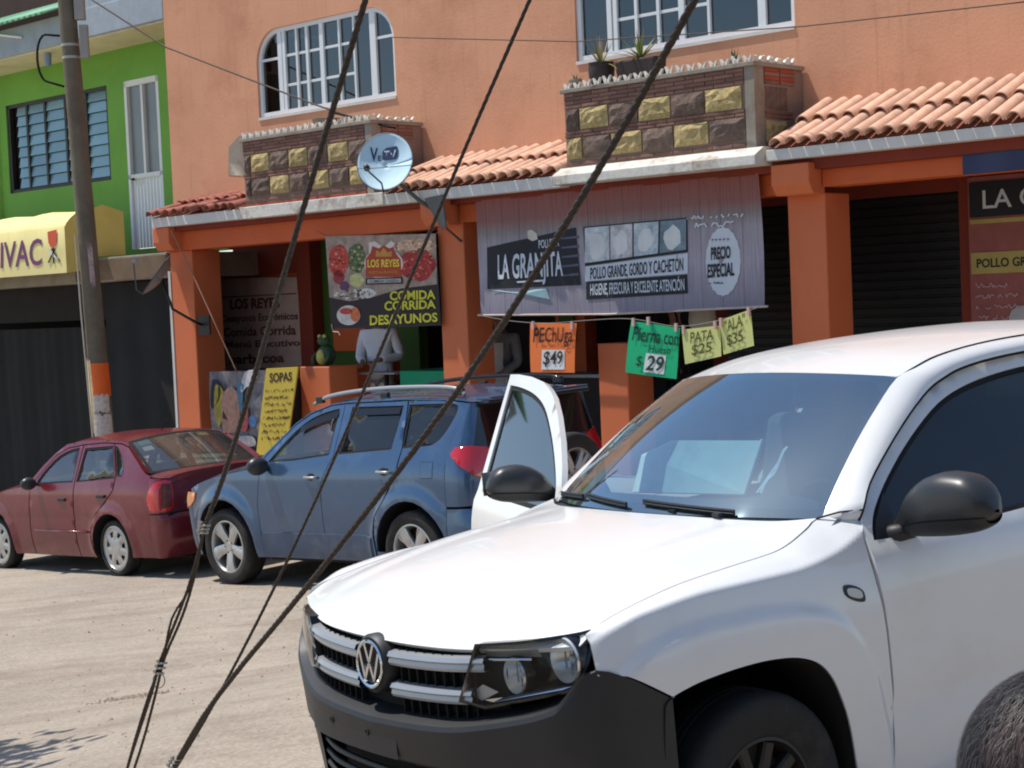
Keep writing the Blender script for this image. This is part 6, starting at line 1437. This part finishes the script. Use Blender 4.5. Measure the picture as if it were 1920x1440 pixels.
# -------- satellite dishes
GALV = mat('galvanised_arm', srgb(92, 94, 92), .5, metal=.5, var=.1)
def dish(name, label, c, nrm_, r, asp, m_, up=Vector((0, 0, 1)), depth=.09):
    o = empty(name, label, 'satellite dish', c)
    n = Vector(nrm_).normalized(); xa = up.cross(n).normalized(); ya = n.cross(xa)
    def f(a, q, off=0): return tuple(xa*r*asp*q*math.cos(a)+ya*r*q*math.sin(a)+n*(depth*(q*q-1)+off))
    MB().grid(f, [i*math.pi/24 for i in range(49)], [.001, .2, .4, .6, .8, .93, 1]).build('reflector', m_, o, smooth=True).modifiers.new('t', 'SOLIDIFY').thickness = .006
    MB().tube([Vector(f(i*math.pi/24, 1)) for i in range(49)], .007, 6, caps=False).build('rim', GALV, o, smooth=True)
    return o, n, xa, ya, f
DC = W(-14.03, 12.85, 3.70)
DBLUE = mat('pale_blue_dish', srgb(186, 216, 228), .7, var=.04, dirt=srgb(140, 176, 194), dscale=3, damt=.3)
d1, n1_, xa1, ya1, f1_ = dish('satellite_dish', 'pale blue satellite dish printed VeTV, mounted above the middle pillar', DC, (-.10, -.88, .44), .36, .85, DBLUE)
def dsurf(x, y):
    q2 = (x/(.36*.85))**2+(y/.36)**2; return tuple(xa1*x+ya1*y+n1_*(.09*(q2-1)+.014))
NAVY = P_('navy_print', (28, 48, 84))
text_on(d1, 'V', NAVY, dsurf, -.175, -.095, .05, .20, bold=.02); text_on(d1, 'E', NAVY, dsurf, -.092, -.055, .055, .115, bold=.02)
v_, f_ = [], []
MB().poly([dsurf(x, y) for x, y in [(-.03, .06), (.11, .06), (.13, .09), (.13, .19), (.11, .21), (.0, .20), (-.04, .165), (-.045, .08)]]).build('logo_box', NAVY, d1)
text_on(d1, 'TV', mat('dish_letter', srgb(196, 220, 230), .5), lambda x, y: tuple(Vector(dsurf(x, y))+n1_*.005), -.025, .11, .085, .165, bold=.03)
bot = Vector(f1_(-math.pi/2, 1)); fd_ = n1_*.30-ya1*.26-xa1*.14
MB().tube([bot-ya1*.02, bot+n1_*.12+ya1*.02, fd_], .010, 8).build('feed_arm', GALV, d1, smooth=True)
MB().tube([fd_-n1_*.0+ya1*.03, fd_-n1_*.06+ya1*.04], [.028, .036], 10).build('feed_horn', METALD, d1, smooth=True)
for sg in (-1, 1): MB().tube([Vector(f1_(math.pi*.5-sg*1.75, 1)), fd_], .004, 5).build('stay', GALV, d1)
inv = lambda s, t, z: tuple(W(s, t, z)-DC)
MB().tube([tuple(-n1_*.09), tuple(-n1_*.16-ya1*.05), inv(-13.78, 13.12, 3.25), inv(-13.60, 13.3, 3.08)], .022, 8).build('mast', GALV, d1, smooth=True)
MB().add([inv(-13.72, 13.12, 3.28), inv(-13.45, 13.12, 3.30), inv(-13.42, 13.14, 2.98), inv(-13.50, 13.14, 2.93)], [(0, 1, 2, 3)]).build('bracket_plate', GALV, d1).modifiers.new('t', 'SOLIDIFY').thickness = .01
MB().tube([inv(-13.45, 13.13, 3.30), inv(-13.42, 13.14, 2.94), inv(-13.5, 13.44, 2.80)], .014, 6).build('bracket', GALV, d1)
C2 = W(-18.62, 13.0, 2.64)
d2, n2_, xa2, ya2, f2_ = dish('satellite_dish', 'grey satellite dish seen edge on, fixed to the leftmost orange pillar', C2, (-.70, -.10, .55), .30, .85, mat('grey_dish', srgb(150, 152, 154), .5, var=.08))
b2 = Vector(f2_(-math.pi/2, 1)); e2 = n2_*.34-ya2*.02
MB().tube([b2, b2+n2_*.1, e2], .009, 6).build('feed_arm', GALV, d2, smooth=True); MB().tube([e2-ya2*.02, e2+ya2*.05-n2_*.03], [.026, .034], 10).build('feed_horn', mat('grey_dish', srgb(150, 152, 154)), d2, smooth=True)
i2 = lambda s, t, z: tuple(W(s, t, z)-C2)
MB().tube([tuple(-n2_*.08), i2(-18.45, 13.1, 2.2), i2(-18.25, 13.30, 2.02), i2(-18.3, 13.44, 1.98)], .018, 8).build('mast', METALD, d2, smooth=True)
MB().add([i2(-18.38, 13.435, 1.85), i2(-18.14, 13.435, 1.85), i2(-18.14, 13.435, 2.1), i2(-18.38, 13.435, 2.1)], [(0, 1, 2, 3)]).build('bracket_plate', METALD, d2).modifiers.new('t', 'SOLIDIFY').thickness = .02
# -------- utility pole
PB = W(-19.10, 12.45, -.7); PT_ = W(-19.62, 12.45, 8.6)
UP = empty('utility_pole', 'weathered grey concrete pole with an orange band and torn papers, behind the red saloon', 'utility pole', PB)
up = lambda z: (PT_-PB)*((z+.7)/9.3)
POLE = mat('pole_concrete', srgb(112, 102, 84), .95, var=.18, scale=3, bump=.006, bscale=30, streak=srgb(74, 66, 52), dirt=srgb(84, 74, 58), dscale=2)
MB().tube([up(z) for z in (-.7, 1, 3, 5, 7, 8.6)], [.135, .13, .122, .115, .108, .10], 20).build('shaft', POLE, UP, smooth=True, auto=60)
def band(name, m, z0, z1, k=1.06, a0=0, a1=2*math.pi, rough=0, seed=1):
    r = random.Random(seed); n = 18
    def f(i, q):
        a = lerp(a0, a1, i/n); z = lerp(z0, z1, q)+(r.uniform(-rough, rough) if q in (0, 1) else 0); R = lerp(.135, .10, (z+.7)/9.3)*k+(r.uniform(0, .006) if rough else 0)
        return tuple(up(z)+Vector((R*math.cos(a), R*math.sin(a), 0)))
    return MB().grid(f, list(range(n+1)), [0, .5, 1]).build(name, m, UP, smooth=True)
band('orange_band', mat('orange_band', srgb(236, 100, 24), .6, var=.1), 1.12, 1.55, 1.05, -2.2, 1.2)
band('torn_paper', mat('torn_yellow_paper', srgb(232, 206, 156), .9, var=.2, scale=20), .62, 1.58, 1.04, -3.3, -2.1, .05, 2)
band('torn_paper', mat('torn_grey_paper', srgb(200, 188, 176), .9, var=.25, scale=22), .92, 1.14, 1.06, -2.2, -.5, .02, 3); band('torn_paper', mat('torn_grey_paper', srgb(168, 154, 146)), .60, .89, 1.06, -2.3, -.4, .03, 4)
band('torn_paper', mat('torn_pink_paper', srgb(186, 160, 156), .9, var=.3, scale=20), 2.55, 3.05, 1.06, -1.4, -.9, .06, 5)
for z in (5.62, 5.46): band('steel_strap', mat('pale_strap', srgb(170, 168, 158), .6), z, z+.035, 1.04)
MB().tube([tuple(up(5.75)+Vector((-.10, -.1, 0)))]+[tuple(up(5.75)+Vector((-.28-.12*math.sin(a), -.12, -.28+.30*math.cos(a)))) for a in [i*math.pi/10 for i in range(11)]]+[tuple(up(5.1)+Vector((-.10, -.1, 0)))], .016, 6).build('cable_loop', SEAMK, UP, smooth=True)
MB().box(-.05, .05, -.05, .05, 0, .42).build('junction_box', mat('grey_box', srgb(150, 148, 142), .7), UP).location = up(5.45)+Vector((.20, -.1, 0))
MB().box(-.06, .06, -.06, .06, 0, .9).build('junction_box', mat('grey_box', srgb(150, 148, 142)), UP).location = up(5.95)+Vector((.17, -.06, 0))
MB().tube([tuple(up(3.2)+Vector((-.13, -.08, 0))), tuple(up(2.2)+Vector((-.14, -.08, 0))), tuple(up(.6)+Vector((-.13, -.08, 0)))], .012, 6).build('conduit', mat('pale_conduit', srgb(186, 180, 164), .6), UP)
# -------- small lamp under the left slab
LP = fthing('wall_lamp', 'small bluish plastic lamp hanging under the grey slab beside the pole', 'lamp', -22.6, 13.2, 5.4)
q0 = onT(88, 82, 14.2); MB().tube([(q0[0], 14.2, 6.11), (q0[0], 14.2, q0[2])], .02, 6).build('stem', YGL, LP); MB().lathe([(.05, 0), (.06, -.1), (.05, -.32), (.001, -.34)], Matrix.Translation((q0[0], 14.2, q0[2])), 12).build('shade', mat('bluish_plastic', srgb(120, 140, 170), .4), LP, smooth=True)
# -------- overhead wires
def wire(label, pts, r, m_=SEAMK, name='overhead_wire', sag=0, grp=None):
    P = [at(a, b, d) for a, b, d in pts]; c = P[0].copy(); o = empty(name, label, 'wire', c, group=grp)
    Q = []
    for a, b in zip(P, P[1:]):
        for i in range(10): t = i/10; Q.append(a.lerp(b, t)-Vector((0, 0, sag*4*t*(1-t))))
    Q.append(P[-1]); MB().tube([q-c for q in Q], r, 6).build('strand', m_, o, smooth=True); return o
WIRE = mat('weathered_wire', srgb(74, 58, 46), .7, var=.3, scale=30)
wire('wire sloping from the concrete pole down to the left balcony', [(165, -5, 23.0), (310, 88, 22.2), (590, 196, 20.6), (700, 232, 20.0)], .011, WIRE)
wire('thin wire running across the peach wall between the windows', [(735, 70, 18.6), (1080, 78, 17.2), (1500, 50, 15.2), (1935, 2, 13.6)], .006, WIRE)
wire('pale cord hanging slack in front of the leftmost orange pillar', [(320, 432, 22.0), (350, 490, 21.8), (400, 600, 21.4), (445, 700, 21.2)], .008, mat('pale_cord', srgb(150, 110, 84), .8))
wire('dark cable along the left balcony coping beside the grey pot', [(622, 210, 19.9), (680, 226, 19.7), (742, 240, 19.5)], .014)
# -------- steel guy wires close to the camera (each a straight or spliced strand)
STEEL = mat('rusty_guy_wire', srgb(52, 42, 34), .55, metal=.3, var=.35, scale=60, bump=.002, bscale=300)
CLAMP = mat('galvanised_clamp', srgb(176, 172, 160), .45, metal=.6, var=.15)
def line_d(p0, d0, p1, d1, px, py):   # depth of a point of the straight line between two surveyed ends
    t = math.hypot(px-p0[0], py-p0[1])/math.hypot(p1[0]-p0[0], p1[1]-p0[1]); return 1/((1-t)/d0+t/d1)
def strand(px, p0, d0, p1, d1, r, n=3):
    Q = catmull([at(a, b, line_d(p0, d0, p1, d1, a, b)) for a, b in px], n); return Q
def twist(P, r, m_, o, name='strand', pitch=.075):
    """a cable of three twisted wires"""
    L_ = 0; out = [[], [], []]; Pn = []
    for a, b in zip(P, P[1:]):
        a = Vector(a); b = Vector(b); k = max(1, int((b-a).length/.0125))
        for i in range(k): Pn.append(a.lerp(b, i/k))
    Pn.append(Vector(P[-1])); prev = Vector((1, 0, 0)); ph = 0
    for i, q in enumerate(Pn):
        t = (Pn[min(i+1, len(Pn)-1)]-Pn[max(0, i-1)]).normalized(); u = (prev-t*prev.dot(t)).normalized(); v = t.cross(u); prev = u
        if i: ph += (q-Pn[i-1]).length/pitch*2*math.pi
        for k in range(3):
            a = ph+k*2.0944; out[k].append(q+(u*math.cos(a)+v*math.sin(a))*r*.30)
    mb = MB()
    for k in range(3): mb.tube(out[k], r*.68, 6)
    return mb.build(name, m_, o, smooth=True)
def guy(label, lines, p0, d0, p1, d1, clamps=()):
    c = at(*p1, d1); o = empty('guy_wire', label, 'guy wire', c, group='steel guy wires in front of the parked cars')
    for px, r in lines: twist([q-c for q in map(Vector, strand(px, p0, d0, p1, d1, r))], r, STEEL, o)
    for (x, y) in clamps:
        q = at(x, y, line_d(p0, d0, p1, d1, x, y))-c
        MB().tube([q+Vector((-.014, -.004, 0)), q+Vector((0, -.012, .002)), q+Vector((.014, -.004, 0))], .004, 6).tube([q+Vector((-.012, 0, .008)), q+Vector((-.016, -.01, .008))], .006, 6).build('clamp', CLAMP, o)
    return o
a0, a1 = (700, -50), (190, 1640)
guy('leftmost guy wire, spliced with clamps and splitting into loops near the road', [
    ([(700, -50), (560, 420), (440, 830), (385, 985)], .0085), ([(385, 985), (352, 1105), (300, 1240), (284, 1300), (230, 1470), (190, 1640)], .0055),
    ([(384, 985), (362, 1090), (340, 1160), (308, 1235), (292, 1300), (262, 1410), (210, 1560)], .0052), ([(386, 980), (356, 1100), (322, 1160), (305, 1240), (280, 1300), (238, 1440), (200, 1600)], .0045)],
    a0, 3.9, a1, 6.4, [(386, 985), (384, 992), (382, 999), (306, 1243), (303, 1252), (300, 1262)])
b0, b1 = (1015, -50), (205, 1640)
guy('thinner middle guy wire', [([(1015, -50), (850, 330), (640, 830), (520, 1090), (412, 1300), (330, 1440), (205, 1640)], .0058)], b0, 4.2, b1, 6.6)
c0, c1 = (1330, -50), (205, 1655)
guy('thickest guy wire, on the right, ending in clamps above the road', [([(1330, -50), (1115, 330), (860, 730), (600, 1070), (412, 1300), (330, 1430), (205, 1655)], .0095), ([(420, 1290), (378, 1352), (352, 1400), (330, 1436), (215, 1650)], .0045)],
    c0, 3.5, c1, 6.5, [(332, 1424), (328, 1430), (324, 1437)])
MB().tube([at(298+11*math.cos(a), 1276+14*math.sin(a), 5.7) for a in [i*math.pi/8 for i in range(17)]], .0016, 5).build('wire_curl', STEEL, None)
bpy.data.objects['wire_curl'].parent = bpy.data.objects['guy_wire']; bpy.data.objects['wire_curl'].matrix_parent_inverse = Matrix.Translation(-at(190, 1640, 6.4))
# -------- pots and plants on the balconies
LEAF = mat('yucca_leaf', srgb(128, 136, 62), .6, var=.3, scale=6, rand=.2); LEAFD = mat('dark_leaf', srgb(56, 84, 38), .6, var=.25, scale=8, rand=.2); DRY = mat('dry_leaf', srgb(190, 160, 128), .8, var=.2)
POT = mat('dark_pot', srgb(58, 46, 42), .7, var=.1); SOIL = mat('soil', srgb(62, 46, 36), .95, var=.3, scale=20)
def leaves(o, c, n, ln, seed, m_, wd=.018, up_=.55, dry=0):
    r = random.Random(seed)
    for i in range(n):
        a = i*2.399+r.uniform(-.2, .2); el = r.uniform(up_, 1.45) if r.random() > .2 else r.uniform(.1, .6); L_ = ln*r.uniform(.65, 1.1); drp = r.uniform(.1, .5)*(1.5-el)
        mb = MB(); P = []
        for k in range(6):
            t = k/5; h = L_*t*math.cos(el); z = L_*t*math.sin(el)-drp*L_*t*t; w_ = wd*(1-t)**.6*(.55+.9*t*(1-t)*2)
            cx, cy = c[0]+h*math.cos(a), c[1]+h*math.sin(a); nx, ny = -math.sin(a)*w_, math.cos(a)*w_
            P += [(cx-nx, cy-ny, c[2]+z+w_*.3), (cx, cy, c[2]+z), (cx+nx, cy+ny, c[2]+z+w_*.3)]
        mb.add(P, [(k*3+j, k*3+j+1, k*3+j+4, k*3+j+3) for k in range(5) for j in range(2)])
        mb.build('leaf', DRY if i < dry else m_, o, smooth=True)
CO = 4.232
def pot_thing(label, s, t, kind, seed, n, ln, m_, dry=0, wd=.018):
    o = fthing('potted_plant', label, 'potted plant', s, t, CO)
    if kind == 'round':
        MB().lathe([(.001, 0), (.085, 0), (.125, .07), (.135, .17), (.125, .22), (.135, .235), (.120, .235), (.11, .20), (.001, .195)], Matrix.Translation((s, t, CO)), 20).build('pot', POT, o, smooth=True, auto=50); zt = CO+.2
    elif kind == 'box':
        MB().prism([(s-.23, t-.09, CO), (s+.23, t-.09, CO), (s+.26, t-.11, CO+.22), (s-.26, t-.11, CO+.22)], (0, .2, 0)).build('pot', POT, o, bevel=.02); MB().box(s-.22, s+.22, t-.08, t+.06, CO+.2, CO+.222).build('soil', SOIL, o); zt = CO+.21
    else:
        MB().lathe([(.001, 0), (.05, 0), (.07, .09), (.075, .10), (.001, .09)], Matrix.Translation((s, t, CO)), 14).build('pot', CONC, o, smooth=True); zt = CO+.06
    leaves(o, (s, t, zt), n, ln, seed, m_, wd, dry=dry); return o
pot_thing('yucca with dry drooping leaves in the round dark pot on the right balcony', -11.32, 13.36, 'round', 4, 20, .36, LEAF, dry=6)
pot_thing('spiky yucca in the long dark planter on the right balcony', -10.86, 13.42, 'box', 9, 30, .36, LEAF, dry=2)
pot_thing('small green plant at the left end of the right balcony', -11.62, 13.30, 'small', 2, 10, .14, LEAFD, wd=.014)
pot_thing('small green shoot under the right arched window', -9.86, 13.60, 'small', 6, 9, .17, LEAFD, wd=.016)
gp = fthing('flower_pot', 'empty grey cement pot under the left arched window', 'flower pot', -15.7, 13.5, CO)
MB().lathe([(.001, 0), (.10, 0), (.17, .10), (.18, .13), (.16, .13), (.09, .04), (.001, .04)], Matrix.Translation((-15.72, 13.5, CO)), 18).build('pot', CONC, gp, smooth=True, auto=50)
# -------- people
SKIN = mat('brown_skin', srgb(150, 104, 80), .55, var=.08, scale=12); HAIRK = mat('black_hair', srgb(28, 24, 22), .6, var=.2)
COATW = mat('white_coat', srgb(232, 232, 234), .85, var=.05, bump=.006, bscale=7); TROU = mat('dark_trousers', srgb(44, 46, 54), .85, var=.1); GREYT = mat('grey_shirt', srgb(120, 116, 112), .85, var=.1, bump=.005, bscale=8)
APR = mat('grey_apron', srgb(196, 196, 194), .8, var=.08, bump=.004, bscale=8); SHOE = mat('black_shoe', srgb(26, 25, 25), .5)
def skinned(name, verts, edges, m_, parent, sub=2, root=0):
    me = bpy.data.meshes.new(name); me.from_pydata([v[:3] for v in verts], edges, []); o = bpy.data.objects.new(name+'_rig', me); COL.objects.link(o)
    o.modifiers.new('skin', 'SKIN'); 
    for i, v in enumerate(verts):
        r = v[3] if isinstance(v[3], tuple) else (v[3], v[3]); me.skin_vertices[0].data[i].radius = r; me.skin_vertices[0].data[i].use_root = (i == root)
    sbm = o.modifiers.new('sub', 'SUBSURF'); sbm.levels = sub; sbm.render_levels = sub
    dg = bpy.context.evaluated_depsgraph_get(); m2 = bpy.data.meshes.new_from_object(o.evaluated_get(dg)); m2.name = name
    bpy.data.objects.remove(o); m2.materials.clear(); m2.materials.append(m_); m2.polygons.foreach_set('use_smooth', [True]*len(m2.polygons))
    q = bpy.data.objects.new(name, m2); COL.objects.link(q); q.parent = parent; return q
def person(label, loc, rz, arms, shirt, trousers, apron=None, hair=HAIRK, coat_len=.30, skin=SKIN, h=1.0, cap=None):
    """x: to the person's left, y: the way the person faces is -y; arms: per side (elbow, wrist) offsets"""
    o = empty('person', label, 'person', loc, rz); k = h
    V = [(0, 0, .95, (.15, .10)), (0, .0, 1.15, (.13, .095)), (0, .01, 1.36, (.17, .105)), (0, .01, 1.46, (.085, .07)), (0, -.005, 1.53, (.054, .056)), (0, -.015, 1.60, (.062, .078)), (0, -.01, 1.67, (.074, .092)), (0, .0, 1.735, (.066, .080)), (0, .0, 1.765, (.035, .045))]
    E_ = [(i, i+1) for i in range(8)]
    hands = []
    for sg, (el, wr) in ((1, arms[0]), (-1, arms[1])):
        i = len(V); sx = (sg*.185, .015, 1.40); V += [(*sx, .058), (*el, .042), (*wr, .027), (wr[0]-.02*sg, wr[1]-.055, wr[2]-.01, (.040, .018))]; E_ += [(2, i), (i, i+1), (i+1, i+2), (i+2, i+3)]; hands.append((sg, wr))
    for sg in (1, -1):
        i = len(V); V += [(sg*.09, 0, .88, .088), (sg*.10, -.01, .48, .056), (sg*.10, .01, .09, .038), (sg*.105, -.12, .035, (.040, .028))]; E_ += [(0, i), (i, i+1), (i+1, i+2), (i+2, i+3)]
    skinned('body', V, E_, skin, o)
    # shirt / coat
    S_ = [(0, 0, .95-coat_len+.05, (.19, .13)), (0, 0, 1.0, (.172, .12)), (0, 0, 1.18, (.155, .115)), (0, .01, 1.37, (.188, .122)), (0, .01, 1.455, (.10, .082))]; ES = [(i, i+1) for i in range(4)]
    for sg, (el, wr) in ((1, arms[0]), (-1, arms[1])):
        i = len(S_); w2 = tuple(lerp(a, b, .85) for a, b in zip(el, wr)); S_ += [(sg*.195, .015, 1.40, .078), (*el, .060), (*w2, .046)]; ES += [(3, i), (i, i+1), (i+1, i+2)]
    skinned('shirt', S_, ES, shirt, o, root=1)
    T_ = [(0, 0, .96, (.160, .115))]; ET = []
    for sg in (1, -1): i = len(T_); T_ += [(sg*.095, 0, .86, .104), (sg*.10, -.01, .48, .074), (sg*.10, .01, .10, .062)]; ET += [(0, i), (i, i+1), (i+1, i+2)]
    skinned('trousers', T_, ET, trousers, o)
    for sg in (1, -1): skinned('shoe', [(sg*.10, .03, .045, (.045, .045)), (sg*.103, -.06, .045, (.045, .040)), (sg*.105, -.15, .035, (.042, .030))], [(0, 1), (1, 2)], SHOE, o)
    for sg, wr in hands:   # four fingers and a thumb, curled
        base = Vector((wr[0]-.02*sg, wr[1]-.05, wr[2]-.01)); fg_ = []
        for f in range(4):
            a = base+Vector((sg*(.024-.016*f), -.012, 0)); L_ = (.068, .078, .072, .056)[f]
            skinned('finger', [(*a, .0095), (*(a+Vector((0, -L_*.5, -.004))), .0085), (*(a+Vector((0, -L_*.8, -.028))), .0075), (*(a+Vector((0, -L_*.72, -.05))), .006)], [(0, 1), (1, 2), (2, 3)], skin, o, sub=1)
        a = base+Vector((-sg*.034, .02, 0)); skinned('thumb', [(*a, .012), (*(a+Vector((-sg*.022, -.03, -.004))), .010), (*(a+Vector((-sg*.020, -.055, -.012))), .008)], [(0, 1), (1, 2)], skin, o, sub=1)
    # face and hair
    hd = MB().grid(lambda a, b: (.082*math.cos(a)*math.sin(b)*1.02, .004+.100*math.sin(a)*math.sin(b)*1.02, 1.685+.104*math.cos(b)), [i*math.pi/10 for i in range(21)], [.001+i*.175 for i in range(10)])
    hd.v = [v for v in hd.v]; ho = hd.build('hair', cap or hair, o, smooth=True); ho.location = (0, .012, .004)
    skinned('nose', [(0, -.092, 1.672, .008), (0, -.108, 1.642, .012), (0, -.098, 1.628, .012)], [(0, 1), (1, 2)], skin, o, sub=1)
    for sg in (1, -1):
        MB().ball((sg*.031, -.088, 1.668), (.013, .008, .008), 10, 6).build('eye', WHTP, o, smooth=True); MB().ball((sg*.031, -.0955, 1.668), (.005, .003, .005), 8, 6).build('iris', BLKP, o, smooth=True)
        MB().tube([(sg*.016, -.098, 1.688), (sg*.034, -.099, 1.692), (sg*.05, -.088, 1.686)], .004, 5).build('eyebrow', hair, o); MB().ball((sg*.082, .004, 1.655), (.010, .020, .032), 8, 8).build('ear', skin, o, smooth=True)
    MB().tube([(-.024, -.088, 1.600), (0, -.096, 1.598), (.024, -.088, 1.600)], .005, 6).build('mouth', mat('lips', srgb(140, 78, 66), .5), o, smooth=True)
    if apron:
        MB().grid(lambda u, z: (.20*u*(1 if z < 1.1 else .7), -.150-.02*(1-u*u)+(.02 if z > 1.2 else 0), z), [-1+i/5 for i in range(11)], [.55, .75, .95, 1.1, 1.25, 1.35]).build('apron', apron, o, smooth=True)
    return o
RZ = -FA+.1
person('cook in a white coat standing behind the food poster, head hidden, forearms raised', W(-15.93, 14.35, Z_P), RZ+.25, [((.27, .02, 1.13), (.10, -.26, 1.10)), ((-.27, .02, 1.13), (-.08, -.27, 1.08))], COATW, mat('grey_trousers', srgb(150, 150, 156), .85, var=.1), coat_len=.36).scale = (1.06, 1.06, 1.06)
person('butcher in a grey shirt and pale apron left of the orange price paper', W(-13.80, 14.3, Z_P), RZ, [((.25, .0, 1.12), (.16, -.22, 1.0)), ((-.25, .0, 1.12), (-.14, -.24, 1.02))], mat('dark_grey_shirt', srgb(120, 120, 120), .85, var=.1, bump=.005, bscale=8), TROU, apron=APR)
person('person in dark clothes behind the counter, between the orange and green price papers', W(-11.95, 15.2, Z_P), RZ-.3, [((.27, -.02, 1.14), (.14, -.25, 1.16)), ((-.27, -.02, 1.14), (-.12, -.25, 1.02))], mat('black_shirt', srgb(34, 32, 34), .85, var=.1), TROU)
# the man just in front of the camera: only the side of his grey head shows
HC = at(2020, 1456, 1.72); FG = Vector((HC.x, HC.y, HC.z-1.685))
man = person('grey haired person at the lower right corner, close by, only the head in view', FG, math.radians(100), [((.25, .0, 1.12), (.20, -.12, .92)), ((-.25, .0, 1.12), (-.20, -.12, .92))], mat('blue_checked_shirt', srgb(70, 84, 110), .85, var=.1), TROU, hair=mat('grey_scalp', srgb(54, 34, 32), .7, var=.2, scale=50, dirt=srgb(40, 30, 30), dscale=14, damt=.5), skin=mat('dark_brown_skin', srgb(112, 66, 52), .5, var=.12, scale=20))
hr = random.Random(8); hb_ = MB()
inv_rot = Matrix.Rotation(-math.radians(100), 3, 'Z'); tocam = (inv_rot @ (CAMP-HC)).normalized(); toR = (tocam*.81+(inv_rot @ Vector((-.42, 0, .22)))).normalized()
for i in range(36000):
    d = Vector((hr.gauss(0, 1), hr.gauss(0, 1), hr.gauss(0, 1))).normalized()
    if d.z < -.35: continue
    if hr.random() < smooth01(.80, .97, d.dot(toR))*.85: continue
    b0_ = Vector((d.x*.0865, .014+d.y*.105, 1.688+d.z*.108)); t_ = Vector((d.x, d.y, 0)); tang = Vector((0, 0, -1))+Vector((hr.gauss(0, .25), .35+hr.gauss(0, .25), hr.gauss(0, .2))); tang = (tang-d*tang.dot(d)).normalized()
    ln = hr.uniform(.010, .022); wd = hr.uniform(.00018, .00034); side = d.cross(tang)*wd; lift_ = hr.uniform(.05, .25)
    p1_ = b0_+tang*ln*.5+d*ln*lift_*.6; p2_ = b0_+tang*ln+d*ln*lift_*.35
    hb_.add([tuple(b0_-side), tuple(b0_+side), tuple(p1_-side), tuple(p1_+side), tuple(p2_)], [(0, 1, 3, 2), (2, 3, 4)], 0 if hr.random() < .3 else 1)
tag(hb_.build('hair_strand', [mat('grey_hair', srgb(70, 66, 68), .55, var=.3, scale=200), mat('dark_grey_hair', srgb(30, 27, 27), .5, var=.2, scale=200)], man), kind='stuff')
# -------- behind the camera: building added to cut skylight and darken reflections, tree seen reflected
OP = empty('skylight_blocker_building', 'added unseen grey building behind the camera, cutting skylight on the pickup side', 'building', (4, -9, 0))
GW_ = mat('grey_render', srgb(120, 112, 104), .9, var=.1)
MB().box(-12, 14, -6, 0, -1, 5.2).build('wall', GW_, OP); MB().box(-12.3, 14.3, -6.3, 1.6, 5.2, 5.4).build('roof', CONC, OP)
for x in (-9, -3, 3, 9): MB().box(x-1.2, x+1.2, .0, .03, -.2, 2.6).build('door', DARK, OP)
TRE = empty('street_tree', 'dark leafy street tree across the road behind the camera', 'tree', (7.5, -3.0, 0))
MB().tube([(0, 0, -.3), (.1, 0, 1.6), (0, .1, 3.2)], [.22, .17, .12], 10).build('trunk', mat('bark', srgb(84, 70, 56), .95, var=.3), TRE)
tm = MB(); tr_ = random.Random(2)
for i in range(5200):
    c = (tr_.gauss(0, 1.0), tr_.gauss(0, 1.0), tr_.gauss(4.2, .8)); a = tr_.uniform(0, 6.28); b = tr_.uniform(0, 3.14); L_ = tr_.uniform(.10, .2); u = Vector((math.cos(a), math.sin(a), math.cos(b)))*L_; v = Vector((-math.sin(a), math.cos(a), math.sin(b)))*L_*.5
    c = Vector(c); tm.add([c-u, c+v, c+u, c-v], [(0, 1, 2, 3)])
tag(tm.build('crown', mat('tree_leaf', srgb(50, 74, 34), .7, var=.3), TRE), kind='stuff')

# -------- tree standing at the left of the frame: its shade falls on the road at the lower left
RT = empty('roadside_tree', 'leafy roadside tree left of the view, casting shade on the road', 'tree', (-5.86, 10.25, -.45))
MB().tube([(0, 0, 0), (.05, 0, 1.5), (.25, -.1, 2.8), (.4, -.15, 3.6)], [.14, .11, .08, .05], 10).build('trunk', mat('bark', srgb(84, 70, 56)), RT)
tm = MB(); tr_ = random.Random(12)
for i in range(1500):
    c = Vector((.55+tr_.gauss(0, .42), -.35+tr_.gauss(0, .40), 4.0+tr_.gauss(0, .28))); a = tr_.uniform(0, 6.28); b = tr_.uniform(0, 3.14); L_ = tr_.uniform(.05, .11)
    u = Vector((math.cos(a), math.sin(a), math.cos(b)))*L_; v = Vector((-math.sin(a), math.cos(a), math.sin(b)))*L_*.5; tm.add([c-u, c+v, c+u, c-v], [(0, 1, 2, 3)])
tag(tm.build('crown', mat('tree_leaf', srgb(50, 74, 34)), RT), kind='stuff')
tl_ = fthing('tube_lamp', 'white tube lamp fixed under the grey slab at the top left', 'lamp', -22.4, 13.0, 6.0)
MB().tube([onT(-30, 62, 13.97), onT(40, 70, 13.97)], .02, 8).build('tube', mat('white_tube', srgb(236, 238, 238), .3, var=0), tl_, smooth=True)
